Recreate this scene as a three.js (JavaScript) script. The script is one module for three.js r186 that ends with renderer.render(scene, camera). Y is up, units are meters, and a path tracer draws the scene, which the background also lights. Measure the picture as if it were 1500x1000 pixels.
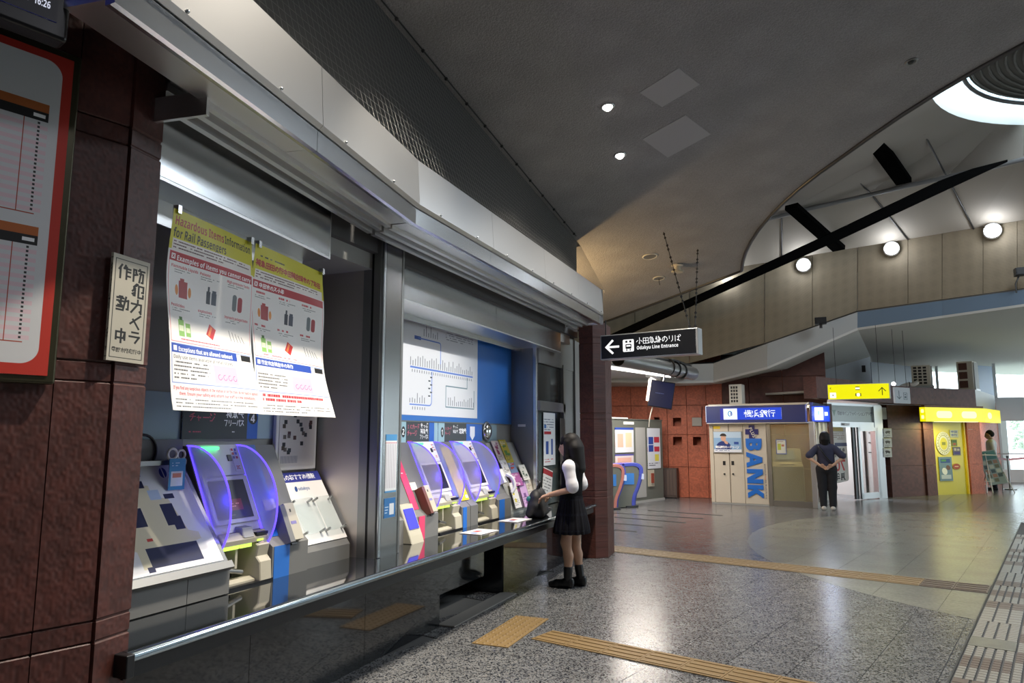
import * as THREE from 'three';
import { mergeGeometries } from 'three/addons/utils/BufferGeometryUtils.js';
import { RoundedBoxGeometry } from 'three/addons/geometries/RoundedBoxGeometry.js';
import { MarchingCubes } from 'three/addons/objects/MarchingCubes.js';
import { TextGeometry } from 'three/addons/geometries/TextGeometry.js';
import { FontLoader } from 'three/addons/loaders/FontLoader.js';
import { RectAreaLightUniformsLib } from 'three/addons/lights/RectAreaLightUniformsLib.js';
RectAreaLightUniformsLib.init();

// ---------- camera, sky, lights, exposure ----------
const scene = new THREE.Scene();
const FPX = 1040, HCAM = 1.55, PITCH = Math.atan(138 / 1040), YAW = Math.atan(434 / Math.hypot(1040, 138));
const camera = new THREE.PerspectiveCamera(2 * Math.atan(500 / FPX) * 180 / Math.PI, 1.5, 0.05, 200);
camera.rotation.order = 'YXZ';
camera.position.set(0, HCAM, 0);
camera.rotation.set(PITCH, YAW, 0);
scene.add(camera);
camera.updateMatrixWorld(true);
const renderer = new THREE.WebGLRenderer();
renderer.toneMapping = THREE.LinearToneMapping;
renderer.toneMappingExposure = 1.0;
renderer.shadowMap.enabled = true;
scene.background = new THREE.Color().setRGB(0.80, 0.95, 1.05);   // bright hazy daylight beyond the openings
scene.backgroundIntensity = 5.0;
const GAIN = { sky: 26, down: 40, round: 1.1, tube: 84, hall: 16, near: 56, wall: 140 };

function areaLight(color, intensity, w, h, pos, target) {
  const l = new THREE.RectAreaLight(color, intensity, w, h);
  l.position.set(...pos); l.lookAt(...target); scene.add(l); return l;
}
// daylight falling through the glazed ring of the rotunda on to the ticket windows
const drumLight = areaLight(0xeaf4ff, GAIN.sky, 1.4, 1.4, [4.4, 6.3, -10.8], [-3.3, 1.3, -5.8]);
areaLight(0xeaf4ff, 17, 2.4, 2.4, [4.87, 6.95, -11.83], [4.87, 0, -11.83]);
// unseen area lamps added to brighten the hall, behind and beside the viewer
areaLight(0xf6f6ff, GAIN.hall, 0.6, 1.2, [2.2, 5.2, -2.0], [2.2, 0, -2.0]);
areaLight(0xf6f6ff, GAIN.hall, 0.6, 1.2, [1.0, 5.2, 2.2], [1.0, 0, 2.2]);

// ---------- helpers ----------
const V = (x, y, z) => new THREE.Vector3(x, y, z);
const FWD = V(-Math.sin(YAW), 0, -Math.cos(YAW)), RGT = V(Math.cos(YAW), 0, -Math.sin(YAW));
function ray(px, py) { return V((px - 750) / FPX, -(py - 500) / FPX, -1).applyEuler(camera.rotation); }
function P(px, py, d) { const r = ray(px, py); return V(0, HCAM, 0).addScaledVector(r, d / r.dot(FWD)); }
function PY(px, py, y) { const r = ray(px, py); return V(0, HCAM, 0).addScaledVector(r, (y - HCAM) / r.y); }
function PX(px, py, x) { const r = ray(px, py); return V(0, HCAM, 0).addScaledVector(r, x / r.x); }
let seed = 12345;
const rnd = () => { seed = (seed * 1664525 + 1013904223) >>> 0; return seed / 4294967296; };
const C = (r, g, b) => new THREE.Color().setRGB(r, g, b);
const mat = (color, roughness = 0.6, metalness = 0, extra = {}) => new THREE.MeshPhysicalMaterial({ color, roughness, metalness, ...extra });
const names = new Map();
function numbered(n) { const k = names.get(n) || 0; names.set(n, k + 1); return k ? n + '_' + String(k).padStart(3, '0') : n; }
const shade = (o) => { o.castShadow = true; o.receiveShadow = true; return o; };
function part(name, g, m, parent) { const o = shade(new THREE.Mesh(Array.isArray(g) ? merge(g) : g, m)); o.name = name; parent.add(o); return o; }
function thing(name, label, category, pos = [0, 0, 0], rotY = 0, group) {
  const o = new THREE.Group(); o.name = numbered(name); scene.add(o);
  if (pos.isVector3) o.position.copy(pos); else o.position.set(...pos);
  o.rotation.y = rotY; o.userData = { label, category }; if (group) o.userData.group = group; return o;
}
function struct(name, g, m, label, category) {
  let o; if (g) { o = shade(new THREE.Mesh(Array.isArray(g) ? merge(g) : g, m)); } else o = new THREE.Group();
  o.name = numbered(name); o.userData = { kind: 'structure', label, category }; scene.add(o); return o;
}
function merge(list) {
  return mergeGeometries(list.map((g) => { const q = g.index ? g.toNonIndexed() : g; for (const k of Object.keys(q.attributes)) if (!['position', 'normal', 'uv'].includes(k)) q.deleteAttribute(k); return q; }));
}
const bx = (w, h, d, x = 0, y = 0, z = 0, rx = 0, ry = 0, rz = 0) => { const g = new THREE.BoxGeometry(w, h, d); if (rx) g.rotateX(rx); if (ry) g.rotateY(ry); if (rz) g.rotateZ(rz); return g.translate(x, y, z); };
const rb = (w, h, d, r, x = 0, y = 0, z = 0) => new RoundedBoxGeometry(w, h, d, 2, Math.min(r, w / 2.01, h / 2.01, d / 2.01)).translate(x, y, z);
const b2 = (x0, x1, y0, y1, z0, z1) => bx(Math.abs(x1 - x0), Math.abs(y1 - y0), Math.abs(z1 - z0), (x0 + x1) / 2, (y0 + y1) / 2, (z0 + z1) / 2);
const cy = (r0, r1, h, x = 0, y = 0, z = 0, seg = 20) => new THREE.CylinderGeometry(r0, r1, h, seg).translate(x, y, z);
function tube(pts, r, seg = 6, n = 0) {
  const v = pts.map((p) => (p.isVector3 ? p : V(...p)));
  const c = n ? new THREE.CatmullRomCurve3(v) : new THREE.CurvePath();
  if (!n) for (let i = 1; i < v.length; i++) c.add(new THREE.LineCurve3(v[i - 1], v[i]));
  return new THREE.TubeGeometry(n ? c : new Poly(v), n || (v.length - 1), r, seg, false);
}
class Poly extends THREE.Curve { constructor(v) { super(); this.v = v; } getPoint(t) { const k = t * (this.v.length - 1), i = Math.min(Math.floor(k), this.v.length - 2); return this.v[i].clone().lerp(this.v[i + 1], k - i); } }
// profile in (z, y), swept along x from x0 to x1
function prof(pts, x0, x1, bevel = 0) {
  const s = new THREE.Shape(pts.map(([z, y]) => new THREE.Vector2(z, y)));
  const g = new THREE.ExtrudeGeometry(s, { depth: Math.abs(x1 - x0) - 2 * bevel, bevelEnabled: bevel > 0, bevelThickness: bevel, bevelSize: bevel, bevelOffset: -bevel, bevelSegments: 1 });
  g.rotateY(-Math.PI / 2); g.scale(1, 1, 1);        // (z,y,depth) -> x = -depth, z = z
  g.translate(Math.max(x0, x1) - bevel, 0, 0); return g;
}
// outline in plan (x, z), standing from y0 to y1
function prism(pts, y0, y1, bevel = 0) {
  const s = new THREE.Shape(pts.map(([x, z]) => new THREE.Vector2(x, -z)));
  const g = new THREE.ExtrudeGeometry(s, { depth: y1 - y0 - 2 * bevel, bevelEnabled: bevel > 0, bevelThickness: bevel, bevelSize: bevel, bevelOffset: -bevel, bevelSegments: 1 });
  return g.rotateX(-Math.PI / 2).translate(0, y0 + bevel, 0);
}
// flat outline in (x, y) given depth t towards +z
function slabShape(pts, t, bevel = 0) {
  const s = pts.isShape ? pts : new THREE.Shape(pts.map(([x, y]) => new THREE.Vector2(x, y)));
  return new THREE.ExtrudeGeometry(s, { depth: t, bevelEnabled: bevel > 0, bevelThickness: bevel, bevelSize: bevel, bevelOffset: -bevel, bevelSegments: 1, curveSegments: 16 });
}
// thick panel through four 3D corners (a, b, c, d around), thickness t away from its front
function quad(a, b, c, d, t) {
  const n = b.clone().sub(a).cross(d.clone().sub(a)).normalize().multiplyScalar(-t);
  const p = [a, b, c, d], q = p.map((v) => v.clone().add(n)), f = [], uv = [];
  const L = a.distanceTo(b), M = a.distanceTo(d);
  const face = (w, x, y, z) => { for (const v of [w, x, y, w, y, z]) f.push(v.x, v.y, v.z); uv.push(0, 0, L, 0, L, M, 0, 0, L, M, 0, M); };
  face(...p); face(q[3], q[2], q[1], q[0]);
  for (let i = 0; i < 4; i++) { const j = (i + 1) % 4; face(p[j], p[i], q[i], q[j]); }
  const g = new THREE.BufferGeometry();
  g.setAttribute('position', new THREE.Float32BufferAttribute(f, 3)); g.setAttribute('uv', new THREE.Float32BufferAttribute(uv, 2)); g.computeVertexNormals(); return g;
}
// an upright plane seen from the hall: origin o, turned about y
class Face {
  constructor(o, th) { this.o = o; this.th = th; this.u = V(Math.cos(th), 0, -Math.sin(th)); this.n = V(Math.sin(th), 0, Math.cos(th)); }
  static between(a, b) { const u = b.clone().sub(a).setY(0).normalize(); return new Face(a.clone().setY(0), Math.atan2(-u.z, u.x)); }
  at(px, py, off = 0) { const r = ray(px, py), o = this.o.clone().addScaledVector(this.n, off), c = V(0, HCAM, 0); return c.addScaledVector(r, o.clone().sub(c).dot(this.n) / r.dot(this.n)); }
  uy(px, py, off = 0) { const p = this.at(px, py, off); return [p.clone().sub(this.o).dot(this.u), p.y]; }
  rect(x0, y0, x1, y1, off = 0) { const [u0, a] = this.uy(x0, (y0 + y1) / 2, off), [u1] = this.uy(x1, (y0 + y1) / 2, off), m = (x0 + x1) / 2; return { u0, u1, y1: this.uy(m, y0, off)[1], y0: this.uy(m, y1, off)[1] }; }
  world(u, y, off = 0) { return this.o.clone().addScaledVector(this.u, u).addScaledVector(this.n, off).setY(y); }
  // a thing standing on this plane, its group at the foot of the rectangle; w and h are its size
  thing(name, label, cat, R, off = 0, group) { const t = thing(name, label, cat, this.world((R.u0 + R.u1) / 2, R.y0, off), this.th, group); t.w = R.u1 - R.u0; t.h = R.y1 - R.y0; return t; }
}
// ---------- lettering: strokes on a 10 x 10 grid, drawn where the bundled fonts have no sign ----------
const G = {
  '小': '505948 2406 7496', '田': '1191991911 1595 5159', '急': '3012 316152 237377 2575 2777 1809 384969 5867 8799', '線': '2013 3214 142434 3439 1709 5708 5161 5085 5185 5383 5585 5559 6579 9567 ',
  'の': '52462816235183967869', 'り': '2125 71747759', 'ば': '1119 4383 6168 68574758 6889 8091 9192', '横': '0343 2029 2305 2346 4191 5052 7072 4393 5594 5494 9498 5898 5456 7478 6848 8899 5498'.replace(' 5498', ''),
  '浜': '0112 0314 0917 7041 4147 4484 6467 3797 5739 7799', '銀': '3003 3053 1444 0646 2349 0949 1728 4738 5191 9194 5494 5393 5194 5199 6598 9596', '行': '2002 3213 1329 4191 4494 7479 7968',
  '防': '0109 0121 2123 2334 3405 5051 4191 6163 6353 6383 8389 8979 6359', '犯': '3012 1224 2428 2818 3013 4031 0523 0726 5191 9195 9585 5159 5999 9997', 'カ': '0383 8389 8978 5050 5053 5309', 'メ': '8006 2379', 'ラ': '2171 0484 8458', '作': '2003 1219 5042 4292 6169 6494 6797',
  '動': '0151 2020 4001 3037 0353 1313 1646 1363 1343 1313 1346 1636 0757 0959 6392 9298 9888 7059', '中': '1282827616 1217 8287 5059', '現': '0141 0444 0848 2128 5080 5056 8086 5282 5484 5686 6609 7679 7999 9998', '在': '0292 4009 2529 4595 6359 3999 6469'.replace('6359', '6369'), '時': '0141 4148 4808 0801 0444 5191 7073 4494 4696 8589 8978 5768', '刻': '2021 0151 2213 1343 4305 3349 0709 6267 9099 9988'.replace('0709', '3509'),
  '特': '1012 0242 2029 0645 5191 7073 4494 4696 8589 8978 5768', '券': '2031 7061 1282 0494 5004 5499 ', 'フ': '1181 8159', 'リ': '2125 71747759', 'ー': '0595', 'パ': '3118 6189 8091 9192 9281 8180', 'ス': '1171 7109 5588', 'チ': '7022 0494 5155 5529', 'ャ': '1575 7566 3349 ', 'ジ': '1022 1032 0415 8449 4919 7081 8091', 'ド': '3039 3376 6071 8091', 'き': '1272 1474 4075 7535 3637 3769', 'っ': '1575 7587 8759', 'ぷ': '4052 3447 4759 5949 1628 7688 7081 8091', '定': '5051 0191 0103 9193 2373 5359 5686 3518 1899', '期': '0252 1017 4047 1444 0757 1809 4859 6191 9199 6109 6393 6595'.replace('6109', '6169'), '秦': '2070 1181 0292 5005 5297 1646 5559 2787 ', '野': '0141 4145 4505 0501 0343 2129 0747 0949 5191 9173 5394 7379 7968', '市': '5052 0292 2428 2484 8488 5259',
  'イ': '8004 5359', 'ォ': '1484 6269 6448', 'シ': '1122 0415 9449 4919', 'ョ': '2373 7379 2676 2979', 'ン': '1122 9249 4909', 'プ': '1171 7149 8091 9192', 'ザ': '0292 2026 6065 6549 8091', '周': '2120 2181 8189 8978 2128 2809 3373 5155 3575 3676 3639 7679', '年': '3012 2181 1494 2424 2427 0797 5159', 'お': '0262 3039 3906 0636 3685 8588 8858 7192', 'す': '0292 5057 5746 4637 3748 4859 ', 'め': '2146 6147 4718 1806 0633 3373 7396 9678', '駅': '1115 1151 1353 1555 3135 1545 5559 0729 5191 9194 5494 5158 6499', '情': '2029 0305 4344 4090 5191 5292 4393 5095'.replace('4090', '7073') + ' 5459 5494 9499 5696 5898', '報': '3034 0151 0353 0555 2029 0757 5191 9194 5159 5595 6499', '長': '2026 2080 2272 2474 0696 2629 2949 4699 8668',
};
function glyph(g, ch, x, y, s, w, sx = 1) {          // one sign in a box s tall, drawn with strokes w wide
  g.lineWidth = w; g.lineCap = 'square'; g.lineJoin = 'round'; g.beginPath();
  for (const st of G[ch].trim().split(/\s+/)) for (let i = 0; i + 1 < st.length; i += 2) { const a = x + (+st[i]) / 9.6 * s * sx, b = y + (+st[i + 1]) / 9.6 * s; i ? g.lineTo(a, b) : g.moveTo(a, b); }
  g.stroke();
}
function word(g, str, x, y, s, w, color, sx = 1, gap = 0.12, down = false) {
  g.strokeStyle = color; g.fillStyle = color; let c = 0;
  for (const ch of str) {
    const X = down ? x : x + c * s * sx * (1 + gap), Y = down ? y + c * s * (1 + gap) : y;
    if (G[ch]) glyph(g, ch, X, Y, s, w, sx); else if (ch !== ' ') { g.save(); g.font = 'bold ' + Math.round(s * 1.05) + 'px sans-serif'; g.textBaseline = 'top'; g.translate(X, Y - s * 0.06); g.scale(sx, 1); g.fillText(ch, s * 0.15, 0); g.restore(); }
    c++;
  }
}
function lines(g, x, y, w, n, step, color, t = 2, broken = 0.82) { g.fillStyle = color; for (let i = 0; i < n; i++) { let a = x; const e = x + w * (i === n - 1 ? 0.6 : 0.9 + 0.1 * rnd()); while (a < e) { const l = Math.min(4 + rnd() * 14, e - a); if (rnd() < broken) g.fillRect(a, y + i * step, l, t); a += l + 2; } } }
function canvas(w, h, draw) { const c = document.createElement('canvas'); c.width = w; c.height = h; const g = c.getContext('2d'); draw(g, w, h); const t = new THREE.CanvasTexture(c); t.colorSpace = THREE.SRGBColorSpace; t.anisotropy = 8; return t; }
const print = (w, h, draw, rough = 0.55, extra = {}) => mat(0xffffff, rough, 0, { map: canvas(w, h, draw), ...extra });
const lit = (w, h, draw, k = 1) => { const t = canvas(w, h, draw); return mat(0x111111, 0.4, 0, { map: t, emissiveMap: t, emissive: 0xffffff, emissiveIntensity: k }); };
const glow = (r, g, b, k = 1) => new THREE.MeshStandardMaterial({ color: 0x222222, roughness: 0.5, emissive: C(r, g, b), emissiveIntensity: k });
// noise texture: value noise octaves to RGB by fn
function noiseTex(n, cell, fn, repeat = 1, srgb = true) {
  const D = new Uint8Array(n * n * 4), lat = new Map();
  const h = (i, j, k) => { let v = Math.imul(i + 374761, 668265263) ^ Math.imul(j + 1274126, 2246822519) ^ Math.imul(k + 97, 3266489917); v = Math.imul(v ^ (v >>> 15), 2246822519); v ^= v >>> 13; return ((v >>> 0) % 65536) / 65536; };
  const val = (x, y, k, per) => { const i = Math.floor(x), j = Math.floor(y), a = x - i, b = y - j, s = a * a * (3 - 2 * a), t = b * b * (3 - 2 * b), w = (q) => ((q % per) + per) % per; return (h(w(i), w(j), k) * (1 - s) + h(w(i + 1), w(j), k) * s) * (1 - t) + (h(w(i), w(j + 1), k) * (1 - s) + h(w(i + 1), w(j + 1), k) * s) * t; };
  for (let y = 0; y < n; y++) for (let x = 0; x < n; x++) { const c = fn((c2, k) => val(x / c2, y / c2, k, Math.round(n / c2)), x, y); const o = (y * n + x) * 4; D[o] = c[0]; D[o + 1] = c[1]; D[o + 2] = c[2]; D[o + 3] = 255; }
  const t = new THREE.DataTexture(D, n, n); t.wrapS = t.wrapT = THREE.RepeatWrapping; t.magFilter = THREE.LinearFilter; t.minFilter = THREE.LinearMipmapLinearFilter; t.generateMipmaps = true; if (srgb) t.colorSpace = THREE.SRGBColorSpace; t.repeat.set(repeat, repeat); t.needsUpdate = true; return t;
}
const mixc = (a, b, t) => a.map((v, i) => v + (b[i] - v) * Math.max(0, Math.min(1, t)));
const FONT = await new FontLoader().loadAsync('fonts/droid/droid_sans_bold.typeface.json');

// ---------- materials ----------
const granite = noiseTex(512, 8, (v) => { const a = v(4, 1), b = v(8, 2), c = v(64, 3), d = v(5.333, 4); let k = [118, 119, 120]; if (a * 0.55 + b * 0.45 > 0.53) k = mixc(k, [40, 43, 50], (a * 0.55 + b * 0.45 - 0.53) * 14); if (d > 0.72) k = mixc(k, [146, 142, 136], 0.7); return k.map((q) => q * (0.93 + 0.14 * c)); });
const stoneT = noiseTex(256, 8, (v) => { const a = v(4, 1) * 0.5 + v(16, 2) * 0.3 + v(64, 3) * 0.4; return [76, 40, 33].map((q) => q * (0.72 + 0.5 * a)); });
const stoneB = noiseTex(256, 8, (v) => { const q = 255 * (v(4, 1) * 0.4 + v(16, 5) * 0.6); return [q, q, q]; }, 1, false);
const stuccoB = noiseTex(512, 8, (v) => { const q = 255 * (v(4, 1) * 0.55 + v(8, 5) * 0.45); return [q, q, q]; }, 1, false);
const stuccoC = noiseTex(512, 8, (v) => { const q = 0.86 + 0.1 * v(4, 1) + 0.1 * v(128, 5); return [157 * q, 155 * q, 155 * q]; });
const brushR = noiseTex(256, 8, (v, x, y) => { const q = 120 + 80 * v(2, 1) * v(64, 3); return [q, q, q]; }, 1, false);
const streak = (() => { const n = 256, D = new Uint8Array(n * n * 4); const r = new Float32Array(n).map(() => rnd()); for (let y = 0; y < n; y++) for (let x = 0; x < n; x++) { const q = 110 + 70 * r[y] + 20 * rnd(); const o = (y * n + x) * 4; D[o] = D[o + 1] = D[o + 2] = q; D[o + 3] = 255; } const t = new THREE.DataTexture(D, n, n); t.wrapS = t.wrapT = THREE.RepeatWrapping; t.magFilter = THREE.LinearFilter; t.needsUpdate = true; return t; })();
const M = {
  granite: mat(0xffffff, 0.24, 0, { map: granite }),
  plain: mat(0xffffff, 0.26, 0, { map: noiseTex(256, 8, (v) => { const k = 0.9 + 0.1 * v(4, 1) + 0.08 * v(64, 2); return [128 * k, 128 * k, 120 * k]; }) }),
  joint: mat(C(0.12, 0.12, 0.115), 0.9),
  tactile: mat(C(0.25, 0.16, 0.06), 0.5), tactileOld: mat(C(0.27, 0.19, 0.10), 0.5), sill: mat(C(0.22, 0.21, 0.19), 0.7),
  paverA: mat(C(0.30, 0.285, 0.25), 0.35), paverB: mat(C(0.16, 0.125, 0.10), 0.4), paverBed: mat(C(0.10, 0.10, 0.095), 0.9),
  stone: mat(0xffffff, 0.5, 0, { map: stoneT, bumpMap: stoneB, bumpScale: 0.004 }),
  stucco: mat(0xffffff, 0.95, 0, { map: stuccoC, bumpMap: stuccoB, bumpScale: 0.006 }),
  steel: mat(C(0.74, 0.74, 0.73), 0.36, 1), steelDull: mat(C(0.30, 0.30, 0.29), 0.42, 1), steelMirror: mat(C(0.66, 0.69, 0.71), 0.24, 1),
  steelDark: mat(C(0.10, 0.10, 0.10), 0.4, 0.8), dark: mat(C(0.012, 0.012, 0.013), 0.5), black: mat(C(0.006, 0.006, 0.007), 0.35), blackGloss: mat(C(0.010, 0.012, 0.014), 0.07, 0, { clearcoat: 0.6, clearcoatRoughness: 0.04 }),
  wall: mat(C(0.5, 0.49, 0.46), 0.8), white: mat(C(0.8, 0.8, 0.78), 0.5), offwhite: mat(C(0.66, 0.63, 0.55), 0.5), paleBlue: mat(C(0.38, 0.52, 0.58), 0.45),
  grey: mat(C(0.16, 0.16, 0.155), 0.45), greyLight: mat(C(0.36, 0.36, 0.34), 0.45), beige: mat(C(0.44, 0.41, 0.32), 0.45), blue: mat(C(0.02, 0.15, 0.55), 0.4), pink: mat(C(0.65, 0.05, 0.14), 0.4), yellow: mat(C(0.75, 0.55, 0.02), 0.5),
  cream: mat(C(0.62, 0.55, 0.44), 0.45), redwall: mat(0xffffff, 0.55, 0, { map: noiseTex(256, 8, (v) => { const k = 0.85 + 0.2 * v(8, 1) + 0.12 * v(64, 2); return [180 * k, 101 * k, 76 * k]; }) }),
  panelCream: mat(C(0.50, 0.45, 0.36), 0.8), gateGrey: mat(C(0.12, 0.13, 0.11), 0.5), alu: mat(C(0.55, 0.56, 0.56), 0.35, 0.7), fascia: mat(C(0.13, 0.19, 0.26), 0.5), soffit: mat(C(0.52, 0.51, 0.47), 0.75),
  brown: mat(0xffffff, 0.55, 0, { map: noiseTex(128, 8, (v) => { const k = 0.85 + 0.25 * v(8, 1) + 0.1 * v(32, 2); return [88 * k, 55 * k, 49 * k]; }) }),
  glass: mat(0xffffff, 0.02, 0, { transmission: 1, thickness: 0, ior: 1.5 }), frosted: mat(C(0.9, 0.95, 0.97), 0.5, 0, { transmission: 0.9, thickness: 0 }),
  acrylic: mat(C(0.92, 0.95, 0.95), 0.05, 0, { transmission: 0.95, thickness: 0, ior: 1.5 }),
  fin: mat(C(0.86, 0.84, 0.95), 0.4, 0, { transmission: 0.8, thickness: 0 }),
};
// ---------- floor ----------
const TH = 15 * Math.PI / 180, AX = V(Math.sin(TH), 0, -Math.cos(TH)), BX = V(Math.cos(TH), 0, Math.sin(TH));
const ab = (a, b, y = 0) => V(0, y, 0).addScaledVector(AX, a).addScaledVector(BX, b);
const CEN = [4.87, -11.83], RC = 5.8;
const floor = struct('floor', null, null, 'polished speckled granite concourse floor with a smooth grey disc', 'floor');
part('screed', b2(-9, 11.2, -0.3, -0.006, -30, 6.2), M.joint, floor);
{
  const seen = (p) => { const q = p.clone().sub(V(0, HCAM, 0)), d = q.dot(FWD); if (d < 2) return false; const s = p.clone().project(camera); return Math.abs(s.x) < 1.15 && s.y > -1.2; };
  const tileGeo = (w, off) => { const g = new RoundedBoxGeometry(w - 0.003, 0.02, w - 0.003, 1, 0.0015); const p = g.attributes.position, u = g.attributes.uv; for (let i = 0; i < p.count; i++) u.setXY(i, (p.getX(i) + off) * 1.25, (p.getZ(i) + off * 1.7) * 1.25); return g.translate(0, -0.01, 0); };
  const gran = [...Array(8)].map((_, i) => new THREE.BoxGeometry(0.3945, 0.02, 0.3945)).map((g, i) => { const p = g.attributes.position, u = g.attributes.uv; for (let k = 0; k < p.count; k++) u.setXY(k, (p.getX(k) + i * 0.73) * 1.25, (p.getZ(k) + i * 1.19) * 1.25); return g.translate(0, -0.01, 0); });
  const disc = [...Array(5)].map((_, i) => { const g = new THREE.BoxGeometry(0.597, 0.02, 0.597), p = g.attributes.position, u = g.attributes.uv; for (let k = 0; k < p.count; k++) u.setXY(k, (p.getX(k) + i * 0.57) * 0.9, (p.getZ(k) + i * 0.91) * 0.9); return g.translate(0, -0.01, 0); });
  const list = [];
  for (let i = -20; i < 65; i++) for (let j = -28; j < 26; j++) {
    const a = 6.6 + 0.4 * (i + 0.5), b = -1.15 + 0.4 * (j + 0.5), p = ab(a, b);
    if (p.x < -9 || p.x > 11 || p.z < -29.2 || p.z > 6) continue;
    if (p.x < -2.95 && p.z > -9.6) continue;
    const r = Math.hypot(p.x - CEN[0], p.z - CEN[1]); if (r < RC - 0.32) continue;
    list.push({ p, d: p.clone().sub(V(0, HCAM, 0)).length(), s: seen(p), v: Math.floor(rnd() * 8) });
  }
  list.sort((x, y) => (y.s - x.s) || (x.d - y.d));
  const rest = [];
  list.forEach((t, k) => {
    if (k < 300 && t.s) { const o = part('tile', gran[t.v], M.granite, floor); o.position.copy(t.p); o.rotation.y = -TH; }
    else rest.push(gran[t.v].clone().rotateY(-TH).translate(t.p.x, t.p.y, t.p.z));
  });
  part('far_tiles', rest, M.granite, floor).userData.kind = 'stuff';
  // the smooth disc: square slabs cut to the circle
  const circ = [...Array(72)].map((_, i) => [CEN[0] + RC * Math.cos(i / 36 * Math.PI), CEN[1] + RC * Math.sin(i / 36 * Math.PI)]);
  const clip = (poly) => { let out = poly; for (let i = 0; i < 72 && out.length; i++) { const [x0, z0] = circ[i], [x1, z1] = circ[(i + 1) % 72], side = (q) => (x1 - x0) * (q[1] - z0) - (z1 - z0) * (q[0] - x0); const nx = []; out.forEach((q, k) => { const w = out[(k + 1) % out.length], s = side(q), t = side(w); if (s >= 0) nx.push(q); if (s * t < 0) { const f = s / (s - t); nx.push([q[0] + (w[0] - q[0]) * f, q[1] + (w[1] - q[1]) * f]); } }); out = nx; } return out; };
  const dl = [], dr = [];
  for (let i = -2; i < 22; i++) for (let j = -12; j < 16; j++) {
    const a = 6.9 + 0.6 * i, b = -4.0 + 0.6 * j, q = [[0, 0], [0.597, 0], [0.597, 0.597], [0, 0.597]].map(([u, v]) => { const p = ab(a + u, b + v); return [p.x, p.z]; });
    if (b > -0.75 && a < 12) continue;
    const c = clip(q); if (c.length < 3) continue;
    const m = c.reduce((s, p) => [s[0] + p[0] / c.length, s[1] + p[1] / c.length], [0, 0]);
    dl.push({ c, p: V(m[0], 0, m[1]) });
  }
  dl.forEach((t) => { t.s = seen(t.p); t.d = t.p.length(); }); dl.sort((x, y) => (y.s - x.s) || (x.d - y.d));
  dl.forEach((t, k) => { const g = prism(t.c, -0.02, 0.0016), u = g.attributes.uv, p = g.attributes.position; for (let i = 0; i < p.count; i++) u.setXY(i, p.getX(i) * 0.9, p.getZ(i) * 0.9); if (k < 220 && t.s) part('slab', g, M.plain, floor); else dr.push(g); });
  if (dr.length) part('far_slabs', dr, M.plain, floor).userData.kind = 'stuff';
  // tactile blocks
  const bars = (w, l, n) => { const gs = [bx(w - 0.004, 0.006, l - 0.004, 0, 0.003, 0)]; for (let i = 0; i < n; i++) gs.push(rb(w - 0.03, 0.006, 0.025, 0.003, 0, 0.008, -l / 2 + l * (i + 0.5) / n)); return merge(gs); };
  const bar = bars(0.3, 0.3, 4), barFar = bars(0.3, 0.45, 4);
  for (let k = 0; k < 9; k++) { const o = part('tactile_block', bar, M.tactile, floor); o.position.copy(ab(4.77, -3.21 + 0.3 * k)); o.rotation.y = -TH; }
  for (let k = 0; k < 15; k++) { const o = part('tactile_block', barFar, k > 12 ? M.paverB : M.tactileOld, floor); o.position.copy(ab(8.88, -5.05 + 0.3 * k, 0.0016)); o.rotation.y = -TH; }
  const dg = [bx(0.296, 0.006, 0.296, 0, 0.003, 0)]; for (let i = 0; i < 5; i++) for (let j = 0; j < 5; j++) dg.push(new THREE.CylinderGeometry(0.008, 0.014, 0.006, 8).translate(-0.12 + 0.06 * i, 0.009, -0.12 + 0.06 * j));
  const dots = merge(dg);
  for (let k = 0; k < 3; k++) { const o = part('warning_block', dots, M.tactile, floor); o.position.set(-2.27, 0, -5.2 - 0.3 * k); }
  // woven pavers beyond the brass line
  const pv = (nx, nz) => { const gs = []; for (let i = 0; i < nx; i++) for (let j = 0; j < nz; j++) gs.push(rb(0.3 / nx - 0.014, 0.012, 0.3 / nz - 0.008, 0.004, -0.15 + 0.3 * (i + 0.5) / nx, 0.004, -0.15 + 0.3 * (j + 0.5) / nz)); return merge(gs); };
  const pvs = [pv(4, 5), pv(3, 3), pv(5, 5)];
  part('paver_bed', prism([[5, -0.7], [16, -0.7], [16, 6], [2, 6], [2, -0.7]].map(([a, b]) => { const p = ab(a, b); return [p.x, p.z]; }), -0.02, 0.002), M.paverBed, floor);
  for (let i = 0; i < 34; i++) for (let j = 0; j < 8; j++) {
    const a = 3.9 + 0.3 * i, b = -0.53 + 0.3 * j, p = ab(a, b, 0.002);
    if (i === 9 && j === 0) { const o = part('paver', bx(0.29, 0.014, 0.29, 0, 0.003, 0), M.plain, floor); o.position.copy(p); o.rotation.y = -TH; continue; }
    const zone = Math.floor(i / 3) % 3, o = part('paver', pvs[zone === 1 ? 1 : zone ? 2 : 0], (i + j * 2 + zone) % 3 === 0 ? M.paverB : M.paverA, floor); o.position.copy(p); o.rotation.y = -TH;
  }
  const brass = ab(9, -0.69, 0.003); const bl = part('edge_strip', bx(0.012, 0.01, 14), M.steelDark, floor); bl.position.copy(brass); bl.rotation.y = -TH;
  for (const [x0, y0, x1, y1] of [[880, 774, 933, 778.5], [880, 764.5, 970, 772], [880, 755.5, 1004, 765.5], [880, 750, 1030, 759.5], [950, 747.5, 1058, 755]]) {
    const p = PY(x0, y0, 0), q = PY(x1, y1, 0), o = part('inlay_strip', bx(p.distanceTo(q), 0.006, 0.07, 0, 0.001, 0), M.dark, floor); o.position.copy(p).lerp(q, 0.5); o.rotation.y = Math.atan2(-(q.z - p.z), q.x - p.x);
  }
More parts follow.
